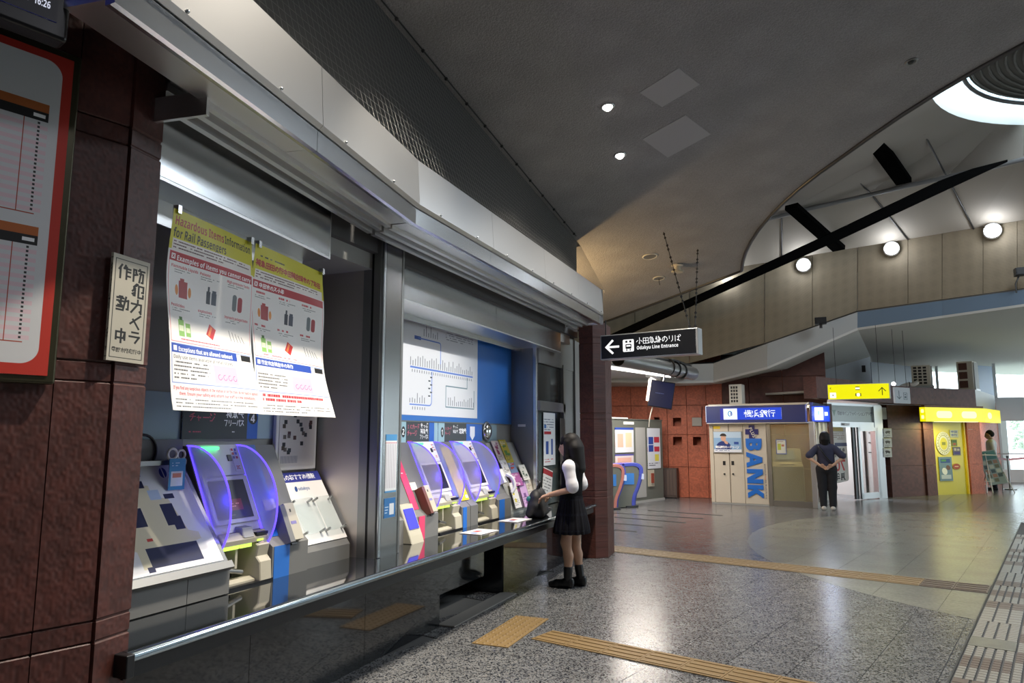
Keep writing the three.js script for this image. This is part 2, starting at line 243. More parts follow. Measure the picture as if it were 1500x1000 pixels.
  part('threshold', prism([[-2.9, -5.4], [-2.74, -5.4], [-2.74, -6.74], [-2.9, -6.74]], 0, 0.012, 0.003), M.sill, floor);
}

// ---------- enclosing walls ----------
struct('wall_back', b2(-6.2, 11.2, 0, 7.6, 6, 6.2), M.wall, 'plain plaster wall behind the viewer', 'wall');
const wallRight = struct('wall_right', [b2(11, 11.2, 3.4, 7.8, -30, 6.2), b2(11, 11.2, 0, 3.4, -30, -24), b2(11, 11.2, 0, 3.4, -21, -12.5), b2(11, 11.2, 0, 3.4, -9.5, 6.2)], M.wall, 'unseen plaster side wall with openings added for daylight', 'wall');  // openings added on the unseen side to let sky light in
struct('wall_left', [b2(-6.2, -6, 0, 7.6, -30, 6.2)], M.wall, 'plain plaster wall behind the ticket office', 'wall');
// ---------- the sloping stucco ceiling ----------
const CA = 5.667, CB = 0.12, CC = 0.11, ceilY = (x, z) => CA + CB * x + CC * z;
const PC = (px, py) => { const r = ray(px, py), t = (CA - HCAM) / (r.y - CB * r.x - CC * r.z); return V(0, HCAM, 0).addScaledVector(r, t); };
{
  const outl = [[-2.9, 6], [11, 6]];
  for (let i = 0; i <= 60; i++) { const t = 1.05 + i / 60 * (-Math.PI - 1.05); if (i === 0) { outl.push([11, CEN[1] + 5.4 * Math.sin(0.9)]); } }
  const arc = []; for (let i = 0; i <= 48; i++) { const t = 0.45 + (Math.PI - 0.42) * i / 48; arc.push([CEN[0] + (5.3 + (i > 36 ? (i - 36) / 12 * 0.45 : 0)) * Math.cos(t), CEN[1] + (5.3 + (i > 36 ? (i - 36) / 12 * 0.45 : 0)) * Math.sin(t)]); }
  const pts = [...outl, ...arc, [-3.54, -13.37], [-6, -14.3], [-6, -9.6], [-2.9, -9.6]];
  const s = new THREE.Shape(pts.map(([x, z]) => new THREE.Vector2(x, -z)));
  const g = new THREE.ExtrudeGeometry(s, { depth: 0.22, bevelEnabled: false }).rotateX(-Math.PI / 2);
  const p = g.attributes.position, u = g.attributes.uv; for (let i = 0; i < p.count; i++) { const x = p.getX(i), z = p.getZ(i); u.setXY(i, x * 0.9, z * 0.9); p.setY(i, p.getY(i) + ceilY(x, z)); } g.computeVertexNormals();
  struct('ceiling', g, M.stucco, 'grey textured stucco ceiling ending in a curved edge', 'ceiling');
  const edge = [...arc, [-3.54, -13.37], [-6, -14.3]].map(([x, z]) => V(x, ceilY(x, z) - 0.004, z));
  struct('trim_1', tube(edge, 0.028, 6), M.steelDark, 'dark metal trim along the curved ceiling edge', 'trim');
}
// bulkhead above the canopy, with its net of bird wire
{
  const s = new THREE.Shape([[6, 2.9], [6, ceilY(-2.9, 6)], [-9.4, ceilY(-2.9, -9.4)], [-9.4, 2.9]].map(([z, y]) => new THREE.Vector2(z, y)));
  const g = new THREE.ExtrudeGeometry(s, { depth: 0.15, bevelEnabled: false }).rotateY(-Math.PI / 2).translate(-2.9, 0, 0);
  struct('wall_bulkhead', g, mat(C(0.10, 0.10, 0.10), 0.85), 'dark bulkhead wall between canopy and ceiling', 'wall');
  const net = thing('bird_net', 'fine wire bird net stretched between steel canopy and ceiling', 'net', [-2.6, 3.5, -6]);
  const st = [];
  const top = (z) => V(-2.86, ceilY(-2.86, z) - 0.01, z), bot = (z) => V(-2.42, 3.44, z), loc = (v) => v.sub(V(-2.6, 3.5, -6));
  for (let z = -9.2; z < -2.25; z += 0.055) { const b = [0, 0.25, 0.5, 0.75, 1].map((f) => { const v = bot(z).lerp(top(z), f); v.z += (rnd() - 0.5) * 0.012; return loc(v); }); st.push(tube(b, 0.0011, 3)); }
  for (let f = 0.04; f < 1; f += 0.045) { const v = []; for (let z = -9.2; z < -2.2; z += 0.4) v.push(loc(bot(z).lerp(top(z), f + (rnd() - 0.5) * 0.01))); st.push(tube(v, 0.0011, 3)); }
  part('wire_mesh', st, mat(C(0.28, 0.28, 0.27), 0.4, 0.8), net).userData.kind = 'stuff';
  const cord = []; for (let z = -9.2; z <= -2.2; z += 0.4) cord.push(loc(V(-2.84, ceilY(-2.84, z) - 0.015, z)));
  part('edge_rope', tube(cord, 0.007, 5), M.dark, net);
  for (let z = -9.1; z < -2.2; z += 0.42) part('hook', new THREE.SphereGeometry(0.017, 8, 6).translate(...loc(V(-2.84, ceilY(-2.84, z) - 0.02, z)).toArray()), M.dark, net);
}
// ---------- rotunda: upper wall, roof, skylight ----------
const WD = [[840, 17.6], [1004, 17], [1065, 16.95], [1128, 16.3], [1256, 15.9], [1306, 15.4], [1454, 14], [1500, 13.5], [1640, 12.2], [1800, 11]];
const wd = (px) => { for (let i = 1; i < WD.length; i++) if (px <= WD[i][0]) { const [a, p] = WD[i - 1], [b, q] = WD[i]; return p + (q - p) * (px - a) / (b - a); } return 11; };
const wallTopPy = (px) => 375 - (px - 1179) * 0.165;
const FT = [[840, 534, 556], [1004, 534, 558], [1045, 532, 557], [1124, 503, 537], [1256, 457, 480], [1500, 424, 445], [1640, 404, 424], [1800, 380, 398]];
const ft = (px, k) => { for (let i = 1; i < FT.length; i++) if (px <= FT[i][0]) { const A = FT[i - 1], B = FT[i]; return A[k] + (B[k] - A[k]) * (px - A[0]) / (B[0] - A[0]); } return FT[FT.length - 1][k]; };
const upper = struct('wall_rotunda', null, null, 'cream perforated panel wall above the shops', 'wall');
{
  const perf = noiseTex(128, 8, (v, x, y) => { const k = (y % 16 < 3 ? 0.72 : 1) * (0.95 + 0.08 * v(64, 2)); return [142 * k, 130 * k, 108 * k]; }, 1); perf.repeat.set(4, 4);
  const pm = mat(0xffffff, 0.75, 0, { map: perf });
  const px = [840, 930, 1010, 1120, 1190, 1256, 1330, 1380, 1440, 1490, 1560, 1640, 1720, 1800];
  for (let i = 1; i < px.length; i++) {
    const a = px[i - 1] + 0.4, b = px[i] - 0.4, A = P(a, ft(a, 1) - 2, wd(a) + 0.12), B = P(b, ft(b, 1) - 2, wd(b) + 0.12), T = P(b, wallTopPy(b) - 14, wd(b) + 0.12), U = P(a, wallTopPy(a) - 14, wd(a) + 0.12);
    part('wall_panel', quad(A, B, T, U, 0.06), pm, upper);
  }
  // fascia and soffit below the upper wall
  const fpx = [840, 1004, 1045, 1124, 1256, 1380, 1500, 1640, 1800];
  const fas = struct('trim_2', null, null, 'blue grey fascia band running under the cream upper wall', 'trim');
  for (let i = 1; i < fpx.length; i++) {
    const a = fpx[i - 1], b = fpx[i], q = (x, k, o = 0) => P(x, ft(x, k), wd(x) + o);
    part('fascia_board', quad(q(a, 2), q(b, 2), q(b, 1), q(a, 1), 0.10), a >= 1256 ? M.fascia : M.greyLight, fas);
    part('fascia_cap', quad(q(a, 1), q(b, 1), P(b, ft(b, 1) - 2, wd(b) + 0.14), P(a, ft(a, 1) - 2, wd(a) + 0.14), 0.02), M.steelDark, fas);
  }
  const sof = struct('ceiling_soffit', null, null, 'pale lower soffit over the gate lobby and the shops', 'ceiling');
  const back = [[700, 24, 2.95], [860, 24, 2.95], [960, 24, 2.98], [1100, 25, 3.2], [1290, 26, 4.0], [1380, 27.5, 4.05], [1500, 29.5, 4.1], [1640, 30, 4.2], [1800, 30, 4.3]];
  for (let i = 1; i < fpx.length; i++) {
    const f = (k) => P(fpx[k], ft(fpx[k], 2), wd(fpx[k])), bk = (k) => { const [x, d, y] = back[k], p = P(x, 638, d); return V(p.x, y, p.z); };
    const A = f(i - 1), B = f(i), Cc = bk(i), D = bk(i - 1);
    for (const [q, w, e] of [[A, B, Cc], [A, Cc, D]]) part('soffit_panel', quad(q, w, e, q.clone().lerp(e, 0.5), 0.05), M.soffit, sof);
  }
  // lobby soffit in front, left of the fascia
  part('soffit_panel', prism([P(820, 638, 12.2), P(905, 638, 12.6), P(1010, 638, 16.9), P(1010, 638, 24), P(700, 638, 24), P(700, 638, 12.2)].map((p) => [p.x, p.z]), 2.93, 3.05), M.soffit, sof);
}
const roof = struct('ceiling_rotunda', null, null, 'cream panelled rotunda roof rising to a round skylight', 'ceiling');
const RING = V(CEN[0], 7, CEN[1]), RR = 2.87;
{
  const pm = mat(C(0.40, 0.36, 0.30), 0.8), pm2 = mat(C(0.34, 0.31, 0.27), 0.8), slotM = mat(C(0.004, 0.004, 0.004), 1, 0, { specularIntensity: 0 });  // inner roof gets a darker copy, its dimmer light painted in
  const cre = [[940, 365, 16], [1145, 313, 15], [1274, 281, 14.2], [1387, 258, 13.2], [1500, 230, 12], [1640, 195, 10.8], [1800, 150, 10]].map((q) => P(...q));
  const wt = [940, 1145, 1330, 1426, 1540, 1680, 1800].map((x) => P(x, wallTopPy(x), wd(x) + 0.1));
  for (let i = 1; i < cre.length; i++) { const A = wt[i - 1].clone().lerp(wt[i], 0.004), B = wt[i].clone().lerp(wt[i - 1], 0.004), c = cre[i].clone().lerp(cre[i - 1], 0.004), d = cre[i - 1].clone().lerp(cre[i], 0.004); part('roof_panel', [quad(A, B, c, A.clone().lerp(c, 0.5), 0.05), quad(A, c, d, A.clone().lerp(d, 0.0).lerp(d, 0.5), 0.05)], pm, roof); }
  // inner roof: from the ring out to the crease, and all round
  const outer = [...cre, V(13, 6.2, -8), V(12, 6.3, 0), V(4, 6.3, -3), V(-3, 6.2, -6), V(-7, 5.9, -12)];
  const ang = outer.map((p) => Math.atan2(p.z - RING.z, p.x - RING.x));
  for (let i = 0; i < outer.length; i++) {
    const j = (i + 1) % outer.length; let a0 = ang[i], a1 = ang[j]; while (a1 - a0 > Math.PI) a1 -= 2 * Math.PI; while (a1 - a0 < -Math.PI) a1 += 2 * Math.PI;
    const n = 48, gs = [], rp = (t) => V(RING.x + RR * Math.cos(t), RING.y, RING.z + RR * Math.sin(t));
    for (let k = 0; k < n; k++) { const s = 0.003 + k / n * 0.994, e = 0.003 + (k + 1) / n * 0.994, A = rp(a0 + (a1 - a0) * s), B = rp(a0 + (a1 - a0) * e), Cc = outer[i].clone().lerp(outer[j], e), D = outer[i].clone().lerp(outer[j], s); const f = new THREE.BufferGeometry(); f.setAttribute('position', new THREE.Float32BufferAttribute([A, B, Cc, A, Cc, D].flatMap((v) => v.toArray()), 3)); f.setAttribute('uv', new THREE.Float32BufferAttribute([0, 0, 1, 0, 1, 1, 0, 0, 1, 1, 0, 1], 2)); f.computeVertexNormals(); gs.push(f); const h = f.clone().translate(0, 0.06, 0); gs.push(h); }
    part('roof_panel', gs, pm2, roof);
  }
  // outer skirt so that only the openings let light in
  part('roof_deck', [b2(-6.2, 11.2, 7.6, 7.75, -30, CEN[1] - RR), b2(-6.2, 11.2, 7.6, 7.75, CEN[1] + RR, 6.2), b2(-6.2, CEN[0] - RR, 7.6, 7.75, CEN[1] - RR, CEN[1] + RR), b2(CEN[0] + RR, 11.2, 7.6, 7.75, CEN[1] - RR, CEN[1] + RR)], M.wall, roof);
  part('conduit', tube(cre.slice(0, 6).map((p) => p.clone().add(V(0, -0.04, 0))), 0.045, 6), mat(C(0.22, 0.22, 0.22), 0.5), roof);
  for (let k = 1; k < 5; k++) part('seam', tube([wt[k].clone().add(V(0, -0.015, 0.01)), cre[k].clone().add(V(0, -0.015, 0.01))], 0.018, 5), M.steelDark, roof);
  for (const [k, x, y, d] of [[2, 1228, 233, 13.0], [3, 1343, 176, 11.9]]) part('seam', tube([cre[k].clone().add(V(0, -0.02, 0)), P(x, y, d)], 0.018, 5), M.steelDark, roof);
  // black slots and the long dark beam
  const bar = (a, b, w) => { const d = b.clone().sub(a), g = new THREE.BoxGeometry(w, 0.10, d.length()); const m = new THREE.Matrix4().lookAt(a, b, V(0, 1, 0)); g.applyMatrix4(m); const c = a.clone().lerp(b, 0.5); return g.translate(c.x, c.y, c.z); };
  part('slot', bar(P(1276, 199, 12.2), P(1324, 266, 13.5), 0.28), slotM, roof);
  part('slot', bar(P(1159, 302, 14.3), P(1229, 364, 15.6), 0.28), slotM, roof);
  const beam = thing('roof_beam', 'long tapering black beam crossing in front of the cream wall', 'beam', P(1160, 385, 13));
  const lb = (v) => v.sub(beam.position);
  const q = (x, y, d) => lb(P(x, y, d)), face = [q(886, 506, 14.6), q(1050, 432, 13.8), q(1218, 357, 13), q(1395, 274.5, 12.1), q(1476, 237, 11.6), q(1476, 233.5, 11.6), q(1425, 246.6, 11.9), q(1389, 259.5, 12.1), q(1213, 343.5, 13), q(1050, 420, 13.8), q(886, 494, 14.6)];
  const bk = face.map((v) => v.clone().add(V(-0.12, 0.02, -0.22))), fg = [];
  const tri = (...v) => { for (const w of v) fg.push(w.x, w.y, w.z); };
  for (const F of [face, bk]) for (const [i, j, k] of [[0, 1, 10], [1, 9, 10], [1, 2, 9], [2, 8, 9], [2, 3, 8], [3, 7, 8], [3, 6, 7], [3, 4, 6], [4, 5, 6]]) tri(F[i], F[j], F[k]);
  for (let i = 0; i < 11; i++) { const j = (i + 1) % 11; tri(face[i], face[j], bk[j]); tri(face[i], bk[j], bk[i]); }
  const gg = new THREE.BufferGeometry(); gg.setAttribute('position', new THREE.Float32BufferAttribute(fg, 3)); gg.setAttribute('uv', new THREE.Float32BufferAttribute(new Float32Array(fg.length / 3 * 2), 2)); gg.computeVertexNormals();
  part('beam_body', gg, slotM, beam);
  // skylight drum, ring pane, hanging disc
  const sky = struct('window_skylight', null, null, 'round skylight ring glowing with daylight at the rotunda crown', 'window');
  part('drum', new THREE.CylinderGeometry(RR, RR, 0.75, 64, 1, true).translate(RING.x, 7.37, RING.z), M.white, sky);
  part('ring_pane', new THREE.RingGeometry(2.2, RR + 0.02, 64).rotateX(-Math.PI / 2).translate(RING.x, 7.7, RING.z), M.frosted, sky);
  const lou = []; for (let r = 0.1; r < 2.35; r += 0.11) lou.push(new THREE.TorusGeometry(r, 0.02, 4, 48).rotateX(Math.PI / 2).translate(RING.x, 7.19, RING.z));
  part('disc', cy(2.36, 2.36, 0.1, RING.x, 7.26, RING.z, 64), mat(C(0.10, 0.095, 0.08), 0.7), sky);
  part('disc_ribs', lou, mat(C(0.12, 0.115, 0.10), 0.6), sky).userData.kind = 'stuff';
  part('disc_rim', new THREE.TorusGeometry(2.42, 0.035, 6, 64).rotateX(Math.PI / 2).translate(RING.x, 7.17, RING.z), M.steelDark, sky);
  for (let k = 0; k < 72; k++) { const t = k / 72 * 2 * Math.PI; part('prism_glass', new THREE.ConeGeometry(0.09, 0.2, 4).rotateZ(Math.PI / 2).rotateY(-t).translate(RING.x + 2.37 * Math.cos(t), 7.33, RING.z + 2.37 * Math.sin(t)), M.frosted, sky); }
  const fl = thing('floodlight', 'small boxed floodlight fixed inside the round skylight ring', 'floodlight', P(1393, 152, 11.9));
  part('housing', rb(0.26, 0.12, 0.16, 0.02), M.greyLight, fl); part('lens', bx(0.2, 0.01, 0.11, 0, -0.065, 0), M.steelDark, fl); part('bracket', tube([[-0.13, 0, 0], [-0.15, 0.2, -0.05], [0.15, 0.2, -0.05], [0.13, 0, 0]], 0.012), M.steelDark, fl);
}
// four round bulkhead lamps along the top of the upper wall
[[1065, 410], [1177, 388], [1306, 364], [1454, 338]].forEach(([x, y], i) => {
  const p = P(x, y, wd(x)), t = thing('round_wall_lamp', ['glowing round lamp half hidden behind the black beam', 'glowing round lamp beside the end of the black roof slot', 'glowing round lamp under the second roof seam, third along the wall', 'largest glowing round lamp, over the blue fascia stretch'][i], 'lamp', p, Math.atan2(-p.x, -p.z), 'round lamps on the upper wall');
  part('rim', new THREE.CylinderGeometry(0.155, 0.165, 0.09, 28).rotateX(Math.PI / 2), M.white, t);
  part('diffuser', new THREE.SphereGeometry(0.145, 24, 12).scale(1, 1, 0.45).translate(0, 0, 0.04), glow(0.9, 0.95, 1, 1.2), t);
  const l = new THREE.PointLight(0xeef4ff, GAIN.round, 0, 2); l.position.set(0, -0.05, 0.3); l.shadow.radius = 5; l.castShadow = true; t.add(l);
});
// ---------- ticket wall: pillars, canopy, shutter boxes, counter ----------
const COURSES = [[0, 0.76], [0.764, 0.84], [0.844, 1.76], [1.764, 1.84], [1.844, 2.76], [2.764, 2.84], [2.844, 3.6], [3.604, 5.2]];
const NB = new Face(V(-2.87, 0, -3.75), Math.atan2(0.991, -0.132));       // the near bay is turned a little towards the hall
function stonePillar(name, label, outline, top) {
  const o = struct(name, null, null, label, 'pillar');
  const xs = outline.map((p) => p[0]), zs = outline.map((p) => p[1]), cx = (Math.min(...xs) + Math.max(...xs)) / 2, cz = (Math.min(...zs) + Math.max(...zs)) / 2;
  part('core', prism(outline.map(([x, z]) => [cx + (x - cx) * 0.97, cz + (z - cz) * 0.97]), 0, top), M.stone, o);
  COURSES.forEach(([a, b], i) => { if (a >= top) return; const k = i % 2 ? 0.992 : 1; const g = prism(outline.map(([x, z]) => [cx + (x - cx) * k, cz + (z - cz) * k]), a, Math.min(b, top), 0.006), u = g.attributes.uv, p = g.attributes.position; for (let n = 0; n < p.count; n++) u.setXY(n, (p.getX(n) + p.getZ(n)) * 1.1 + i * 0.37, p.getY(n) * 1.1); part('stone_block', g, M.stone, o); });
  return o;
}
stonePillar('wall_pillar_ticket', 'narrow dark red stone pillar beside the ticket counter', [[-2.6, -2.2], [-2.577, -2.03], [-2.95, -1.98], [-2.99, -2.2]], 5.2);
stonePillar('wall_pillar_corner', 'dark red stone pillar at the far end of the ticket counter', [[-2.76, -9.0], [-2.575, -9.02], [-2.45, -9.16], [-2.47, -9.55], [-2.76, -9.55]], 3.05);
{
  const o = struct('wall_timetable', null, null, 'dark red stone wall carrying the timetable case', 'wall');
  const a = V(-2.585, 0, -2.02), d = V(-0.28, 0, 0.96), n = V(0.96, 0, 0.28);
  const seg = (s0, s1, off, th) => { const p = (s, f) => { const q = a.clone().addScaledVector(d, s).addScaledVector(n, f); return [q.x, q.z]; }; return [p(s0, off), p(s1, off), p(s1, off - th), p(s0, off - th)]; };
  part('core', prism(seg(0.01, 2.2, -0.02, 0.2), 0, 5.2), M.stone, o);
  for (const [s0, s1] of [[0, 0.20], [0.204, 0.8], [0.804, 1.5], [1.504, 2.2]]) COURSES.forEach(([y0, y1], i) => { const g = prism(seg(s0, s1, i % 2 ? -0.003 : 0, 0.1), y0, y1, 0.004), u = g.attributes.uv, p = g.attributes.position; for (let k = 0; k < p.count; k++) u.setXY(k, (p.getX(k) - p.getZ(k)) * 1.1 + i * 0.3 + s0, p.getY(k) * 1.1); part('stone_block', g, M.stone, o); });
}
// steel canopy: a turned near length and a straight far length
{
  const can = thing('steel_canopy', 'long brushed steel canopy fascia over the ticket windows', 'canopy', [-2.43, 2.98, -4.1]);
  const far = Math.PI / 2, near = NB.th;
  const len = (x0, x1, th, seamAt, xi, depth) => {
    const wrap = (g) => g.rotateY(th);
    const cuts = [x0, ...seamAt, x1];
    for (let i = 1; i < cuts.length; i++) {
      const a = cuts[i - 1] + 0.002, b = cuts[i] - 0.002;
      part('fascia_sheet', wrap(prof([[0.03, 0.12], [0.05, 0.14], [0.03, 0.46], [0.0, 0.47], [-0.01, 0.46], [-0.01, 0.12]], a, b)), M.steel, can);
      part('drip_band', wrap(prof([[0.0, 0.0], [0.02, 0.005], [0.02, 0.115], [-0.02, 0.115], [-0.02, 0.0]], a, b)), M.steelMirror, can);
      part('soffit_sheet', wrap(b2(a, b, 0.02, 0.05, -depth, -0.02)), M.steel, can);
      part('top_sheet', wrap(b2(a, b, 0.44, 0.455, -depth - 0.1, 0.0)), M.steel, can);
    }
    for (let k = 0; k < 3; k++) part('shutter_rail', wrap(b2(xi, x1, -0.005 - 0.015 * k, 0.02, -0.2 - 0.07 * k, -0.165 - 0.07 * k)), M.steel, can);
    for (let x = x0 + 0.3; x < x1; x += 0.62) part('rivet', wrap(new THREE.SphereGeometry(0.009, 6, 5).translate(x, 0.15, 0.052)), M.steelMirror, can);
  };
  len(-2.6, 0, near, [-1.3], -1.9, 0.2); part('rail_end_plate', b2(-1.92, -1.9, -0.06, 0.05, -0.42, -0.15).rotateY(near), M.steel, can); part('inner_soffit', b2(-1.9, 0, 0.02, 0.05, -0.42, -0.2).rotateY(near), M.steel, can);
  len(0, 4.76, far, [1.25, 2.55, 3.7], 0, 0.36);
  part('end_cap', b2(-0.46, 0.045, 0, 0.46, -4.765, -4.76), M.steel, can);
}
// shutter boxes
{
  const s1 = thing('shutter_box', 'brushed steel shutter box above the hazardous goods poster', 'shutter box', NB.world(-0.76, 2.72, 0), NB.th);
  part('front_sheet', rb(1.55, 0.38, 0.02, 0.004, 0, 0.19, 0), M.steelMirror, s1); part('underside', b2(-0.775, 0.775, -0.015, 0, -0.2, 0.01), M.steel, s1); part('end_sheet', b2(0.775, 0.785, -0.015, 0.38, -0.3, 0.01), M.steel, s1);
  part('guide', b2(-0.8, 0.9, 0.38, 0.42, -0.06, 0.06), M.steel, s1); part('upper_rail', b2(-0.8, 0.95, 0.42, 0.46, -0.02, 0.12), M.steel, s1); part('bottom_lip', b2(-0.775, 0.775, -0.14, -0.015, -0.2, -0.19), M.steel, s1);
  const s2 = thing('shutter_box', 'longer brushed steel shutter box above the rail map', 'shutter box', [-2.95, 2.64, -6.68], Math.PI / 2);
  for (const [a, b] of [[-1.88, -0.004], [0.004, 2.1]]) part('front_sheet', rb(b - a, 0.38, 0.02, 0.004, (a + b) / 2, 0.19, 0), M.steelMirror, s2);
  part('underside', b2(-1.88, 2.1, -0.012, 0, -0.3, 0.01), M.steel, s2); part('guide', b2(-1.9, 2.2, 0.38, 0.41, -0.05, 0.08), M.steel, s2); part('upper_rail', b2(-1.9, 2.2, 0.41, 0.45, -0.02, 0.16), M.steel, s2); part('bottom_lip', b2(-1.88, 1.55, -0.06, -0.012, -0.32, -0.30), M.steelMirror, s2);
}
// recess shell
const TW = new Face(V(-3.4, 0, 0), Math.PI / 2);   // back plane of the recess; u = -z
struct('wall_recess', [b2(-3.6, -3.41, 0, 3.4, -8.2, -1.6), b2(-3.41, -2.95, 2.78, 2.95, -9.2, -1.6)], M.greyLight, 'pale grey back wall of the ticket window recess', 'wall');
struct('wall_recess_band', b2(-3.415, -3.402, 1.53, 1.80, -4.38, -2.1), M.paleBlue, 'light blue glass band behind the ticket machine signs', 'wall');
struct('wall_recess_band', b2(-3.415, -3.402, 1.48, 1.69, -7.75, -4.76), M.paleBlue, 'light blue glass band under the rail map', 'wall');
{
  const st = mat(C(0.60, 0.55, 0.51), 0.5, 1);
  const p = thing('steel_partition', 'brushed steel partition between the two ticket bays', 'partition', [-3.12, 0.69, -4.4]);
  part('side_sheet', b2(-0.28, 0.10, 0, 2.4, -0.012, 0), st, p); part('jamb', b2(0.10, 0.17, 0, 2.45, -0.03, 0.005), M.steelDull, p); part('jamb', b2(0.17, 0.19, 0, 2.45, -0.02, 0.0), M.black, p);
  part('jamb', b2(0.19, 0.25, 0, 2.45, -0.03, 0.005), M.steelDull, p);
  part('post_edge', rb(0.02, 2.5, 0.04, 0.005, 0.26, 1.25, -0.03), M.steelMirror, p);
  part('post_face', b2(0.24, 0.27, 0, 2.5, -0.26, -0.04), mat(C(0.50, 0.50, 0.50), 0.2, 1), p);
  part('post_edge', rb(0.02, 2.5, 0.03, 0.005, 0.265, 1.25, -0.275), M.steelDull, p);
  part('post_side', b2(-0.28, 0.24, 0, 2.5, -0.29, -0.26), M.steelDull, p);
  // far return of the second bay
  const q = thing('steel_return', 'grey steel return beside the ticket clerk window', 'partition', [-3.2, 0.69, -8.17]);
  part('side_sheet', b2(-0.2, 0.10, 0, 2.1, -0.012, 0), M.steelDull, q); part('edge_strip', rb(0.05, 2.1, 0.06, 0.008, 0.125, 1.05, -0.02), M.steelMirror, q); part('label_plate', b2(-0.10, 0.0, 0.97, 1.0, 0.001, 0.004), M.white, q);
}
// clerk window at the far end
{
  const w = struct('window_clerk', null, null, 'ticket clerk window with steel frame and pasted notices', 'window');
  const F = new Face(V(-3.05, 0, 0), Math.PI / 2), put = (n, u0, u1, y0, y1, z0, z1, m) => { const g = b2(u0, u1, y0, y1, z0, z1); g.rotateY(F.th).translate(-3.05, 0, 0); return part(n, g, m, w); };
  put('head', 8.2, 10.3, 2.45, 2.9, -0.05, 0.02, M.steelDull); put('mullion', 9.12, 9.22, 0.7, 2.5, -0.04, 0.03, M.steelDull); put('transom', 8.2, 9.2, 1.86, 1.98, -0.04, 0.03, M.steelDull);
  put('upper_pane', 8.2, 9.12, 1.98, 2.45, -0.02, -0.012, mat(C(0.05, 0.06, 0.06), 0.08)); put('lower_pane', 8.2, 9.12, 0.7, 1.86, -0.03, -0.022, mat(C(0.10, 0.13, 0.13), 0.06)); put('side_sheet', 9.22, 10.3, 0.7, 2.9, -0.02, 0.01, M.steelDull);
  put('jamb', 9.62, 9.7, 0.69, 2.9, 0.01, 0.04, M.steelDull);
  { const t = thing('added_warm_lamp', 'unseen warm lamp added on the ticket office end wall', 'lamp', [-3.7, 3.2, -9.6]); part('arm', bx(0.05, 0.05, 0.2, 0, 0, -0.1), M.steelDark, t); part('globe', new THREE.SphereGeometry(0.09, 16, 12).translate(0, 0.06, -0.24), glow(1, 0.8, 0.5, 1.5), t); const l = new THREE.PointLight(0xffd596, 9, 0, 2); l.position.set(0, 0.0, -0.42); l.shadow.radius = 4; l.castShadow = true; t.add(l); }  // unseen lamp added to give the lobby ceiling its warm glow
  struct('wall_office', b2(-6, -3.2, 0, 4.2, -9.6, -9.4), M.wall, 'end wall of the ticket office', 'wall');
  const n1 = thing('window_notice', 'white window notice with a red band and blue pictures', 'notice', F.world(8.62, 1.18, 0.0), F.th);
  part('sheet', bx(0.44, 0.66, 0.004, 0, 0.33, 0), print(220, 330, (g, w2, h) => { g.fillStyle = '#dfe2e4'; g.fillRect(0, 0, w2, h); lines(g, 14, 40, 190, 5, 16, '#46516a', 5); g.fillStyle = '#b3242c'; g.fillRect(10, 118, 130, 18); g.fillStyle = '#2b4f9c'; g.fillRect(40, 180, 50, 80); g.fillRect(140, 165, 32, 100); g.fillStyle = '#2b6ab0'; g.fillRect(10, 76, 40, 22); lines(g, 20, 290, 170, 2, 14, '#b3242c', 5); }), n1);
  const n2 = thing('window_notice', 'tilted white sign with a red heading beside the schoolgirl', 'notice', F.world(8.5, 0.80, 0.0), F.th); n2.rotation.z = -0.2;
  part('sheet', bx(0.34, 0.34, 0.006, 0, 0.17, 0), print(200, 200, (g) => { g.fillStyle = '#e6e3de'; g.fillRect(0, 0, 200, 200); g.fillStyle = '#a82a30'; g.fillRect(0, 8, 200, 38); lines(g, 14, 66, 170, 5, 22, '#555', 7); }), n2);
  for (const [y, h, k] of [[1.42, 0.36, 0], [1.12, 0.24, 1], [0.86, 0.2, 2]]) { const t = thing('window_notice', ['plain white paper notice, uppermost of the column on the mullion', 'plain white paper notice, middle one of the column on the mullion', 'plain white paper notice, lowest of the column on the mullion'][k], 'notice', F.world(9.05, y, 0.035), F.th); part('sheet', bx(0.2, h, 0.003, 0, h / 2, 0), mat(C(0.3, 0.3, 0.29), 0.6), t); }
}
// counter
{
  const c = thing('ticket_counter', 'long glossy black counter with a rounded steel front rail', 'counter', [-2.54, 0, -5.5], Math.PI / 2);
  part('worktop', b2(-3.33, 3.46, 0.65, 0.69, -0.86, -0.03), M.blackGloss, c);
  part('front_rail', new THREE.CylinderGeometry(0.022, 0.022, 6.8, 12).rotateZ(Math.PI / 2).translate(0.065, 0.668, -0.02), mat(C(0.30, 0.36, 0.40), 0.22, 1), c);
  part('rail_cap', rb(0.04, 0.09, 0.08, 0.006, -3.35, 0.645, -0.02), M.black, c);
  part('apron', b2(-3.33, 3.46, 0.58, 0.65, -0.09, -0.04), M.black, c);
  const stoneP = M.blackGloss;
  for (const [a, b] of [[-3.33, -2.3], [-2.296, -1.2], [-1.196, -0.12]]) part('front_panel', b2(a, b, 0.0, 0.6, -0.36, -0.33), stoneP, c);
  for (const [a, b] of [[1.22, 2.3], [2.304, 3.46]]) part('front_panel', b2(a, b, 0.0, 0.6, -0.36, -0.33), stoneP, c);
  part('kneehole_panel', b2(-0.12, 0.9, 0.22, 0.6, -0.42, -0.40), stoneP, c);
  part('kneehole_back', b2(-0.14, 1.24, 0.0, 0.6, -0.84, -0.80), stoneP, c);
  part('kneehole_side', b2(1.2, 1.22, 0.0, 0.6, -0.82, -0.34), stoneP, c);
  part('kneehole_side', b2(-0.14, -0.12, 0.0, 0.6, -0.82, -0.34), stoneP, c);
}
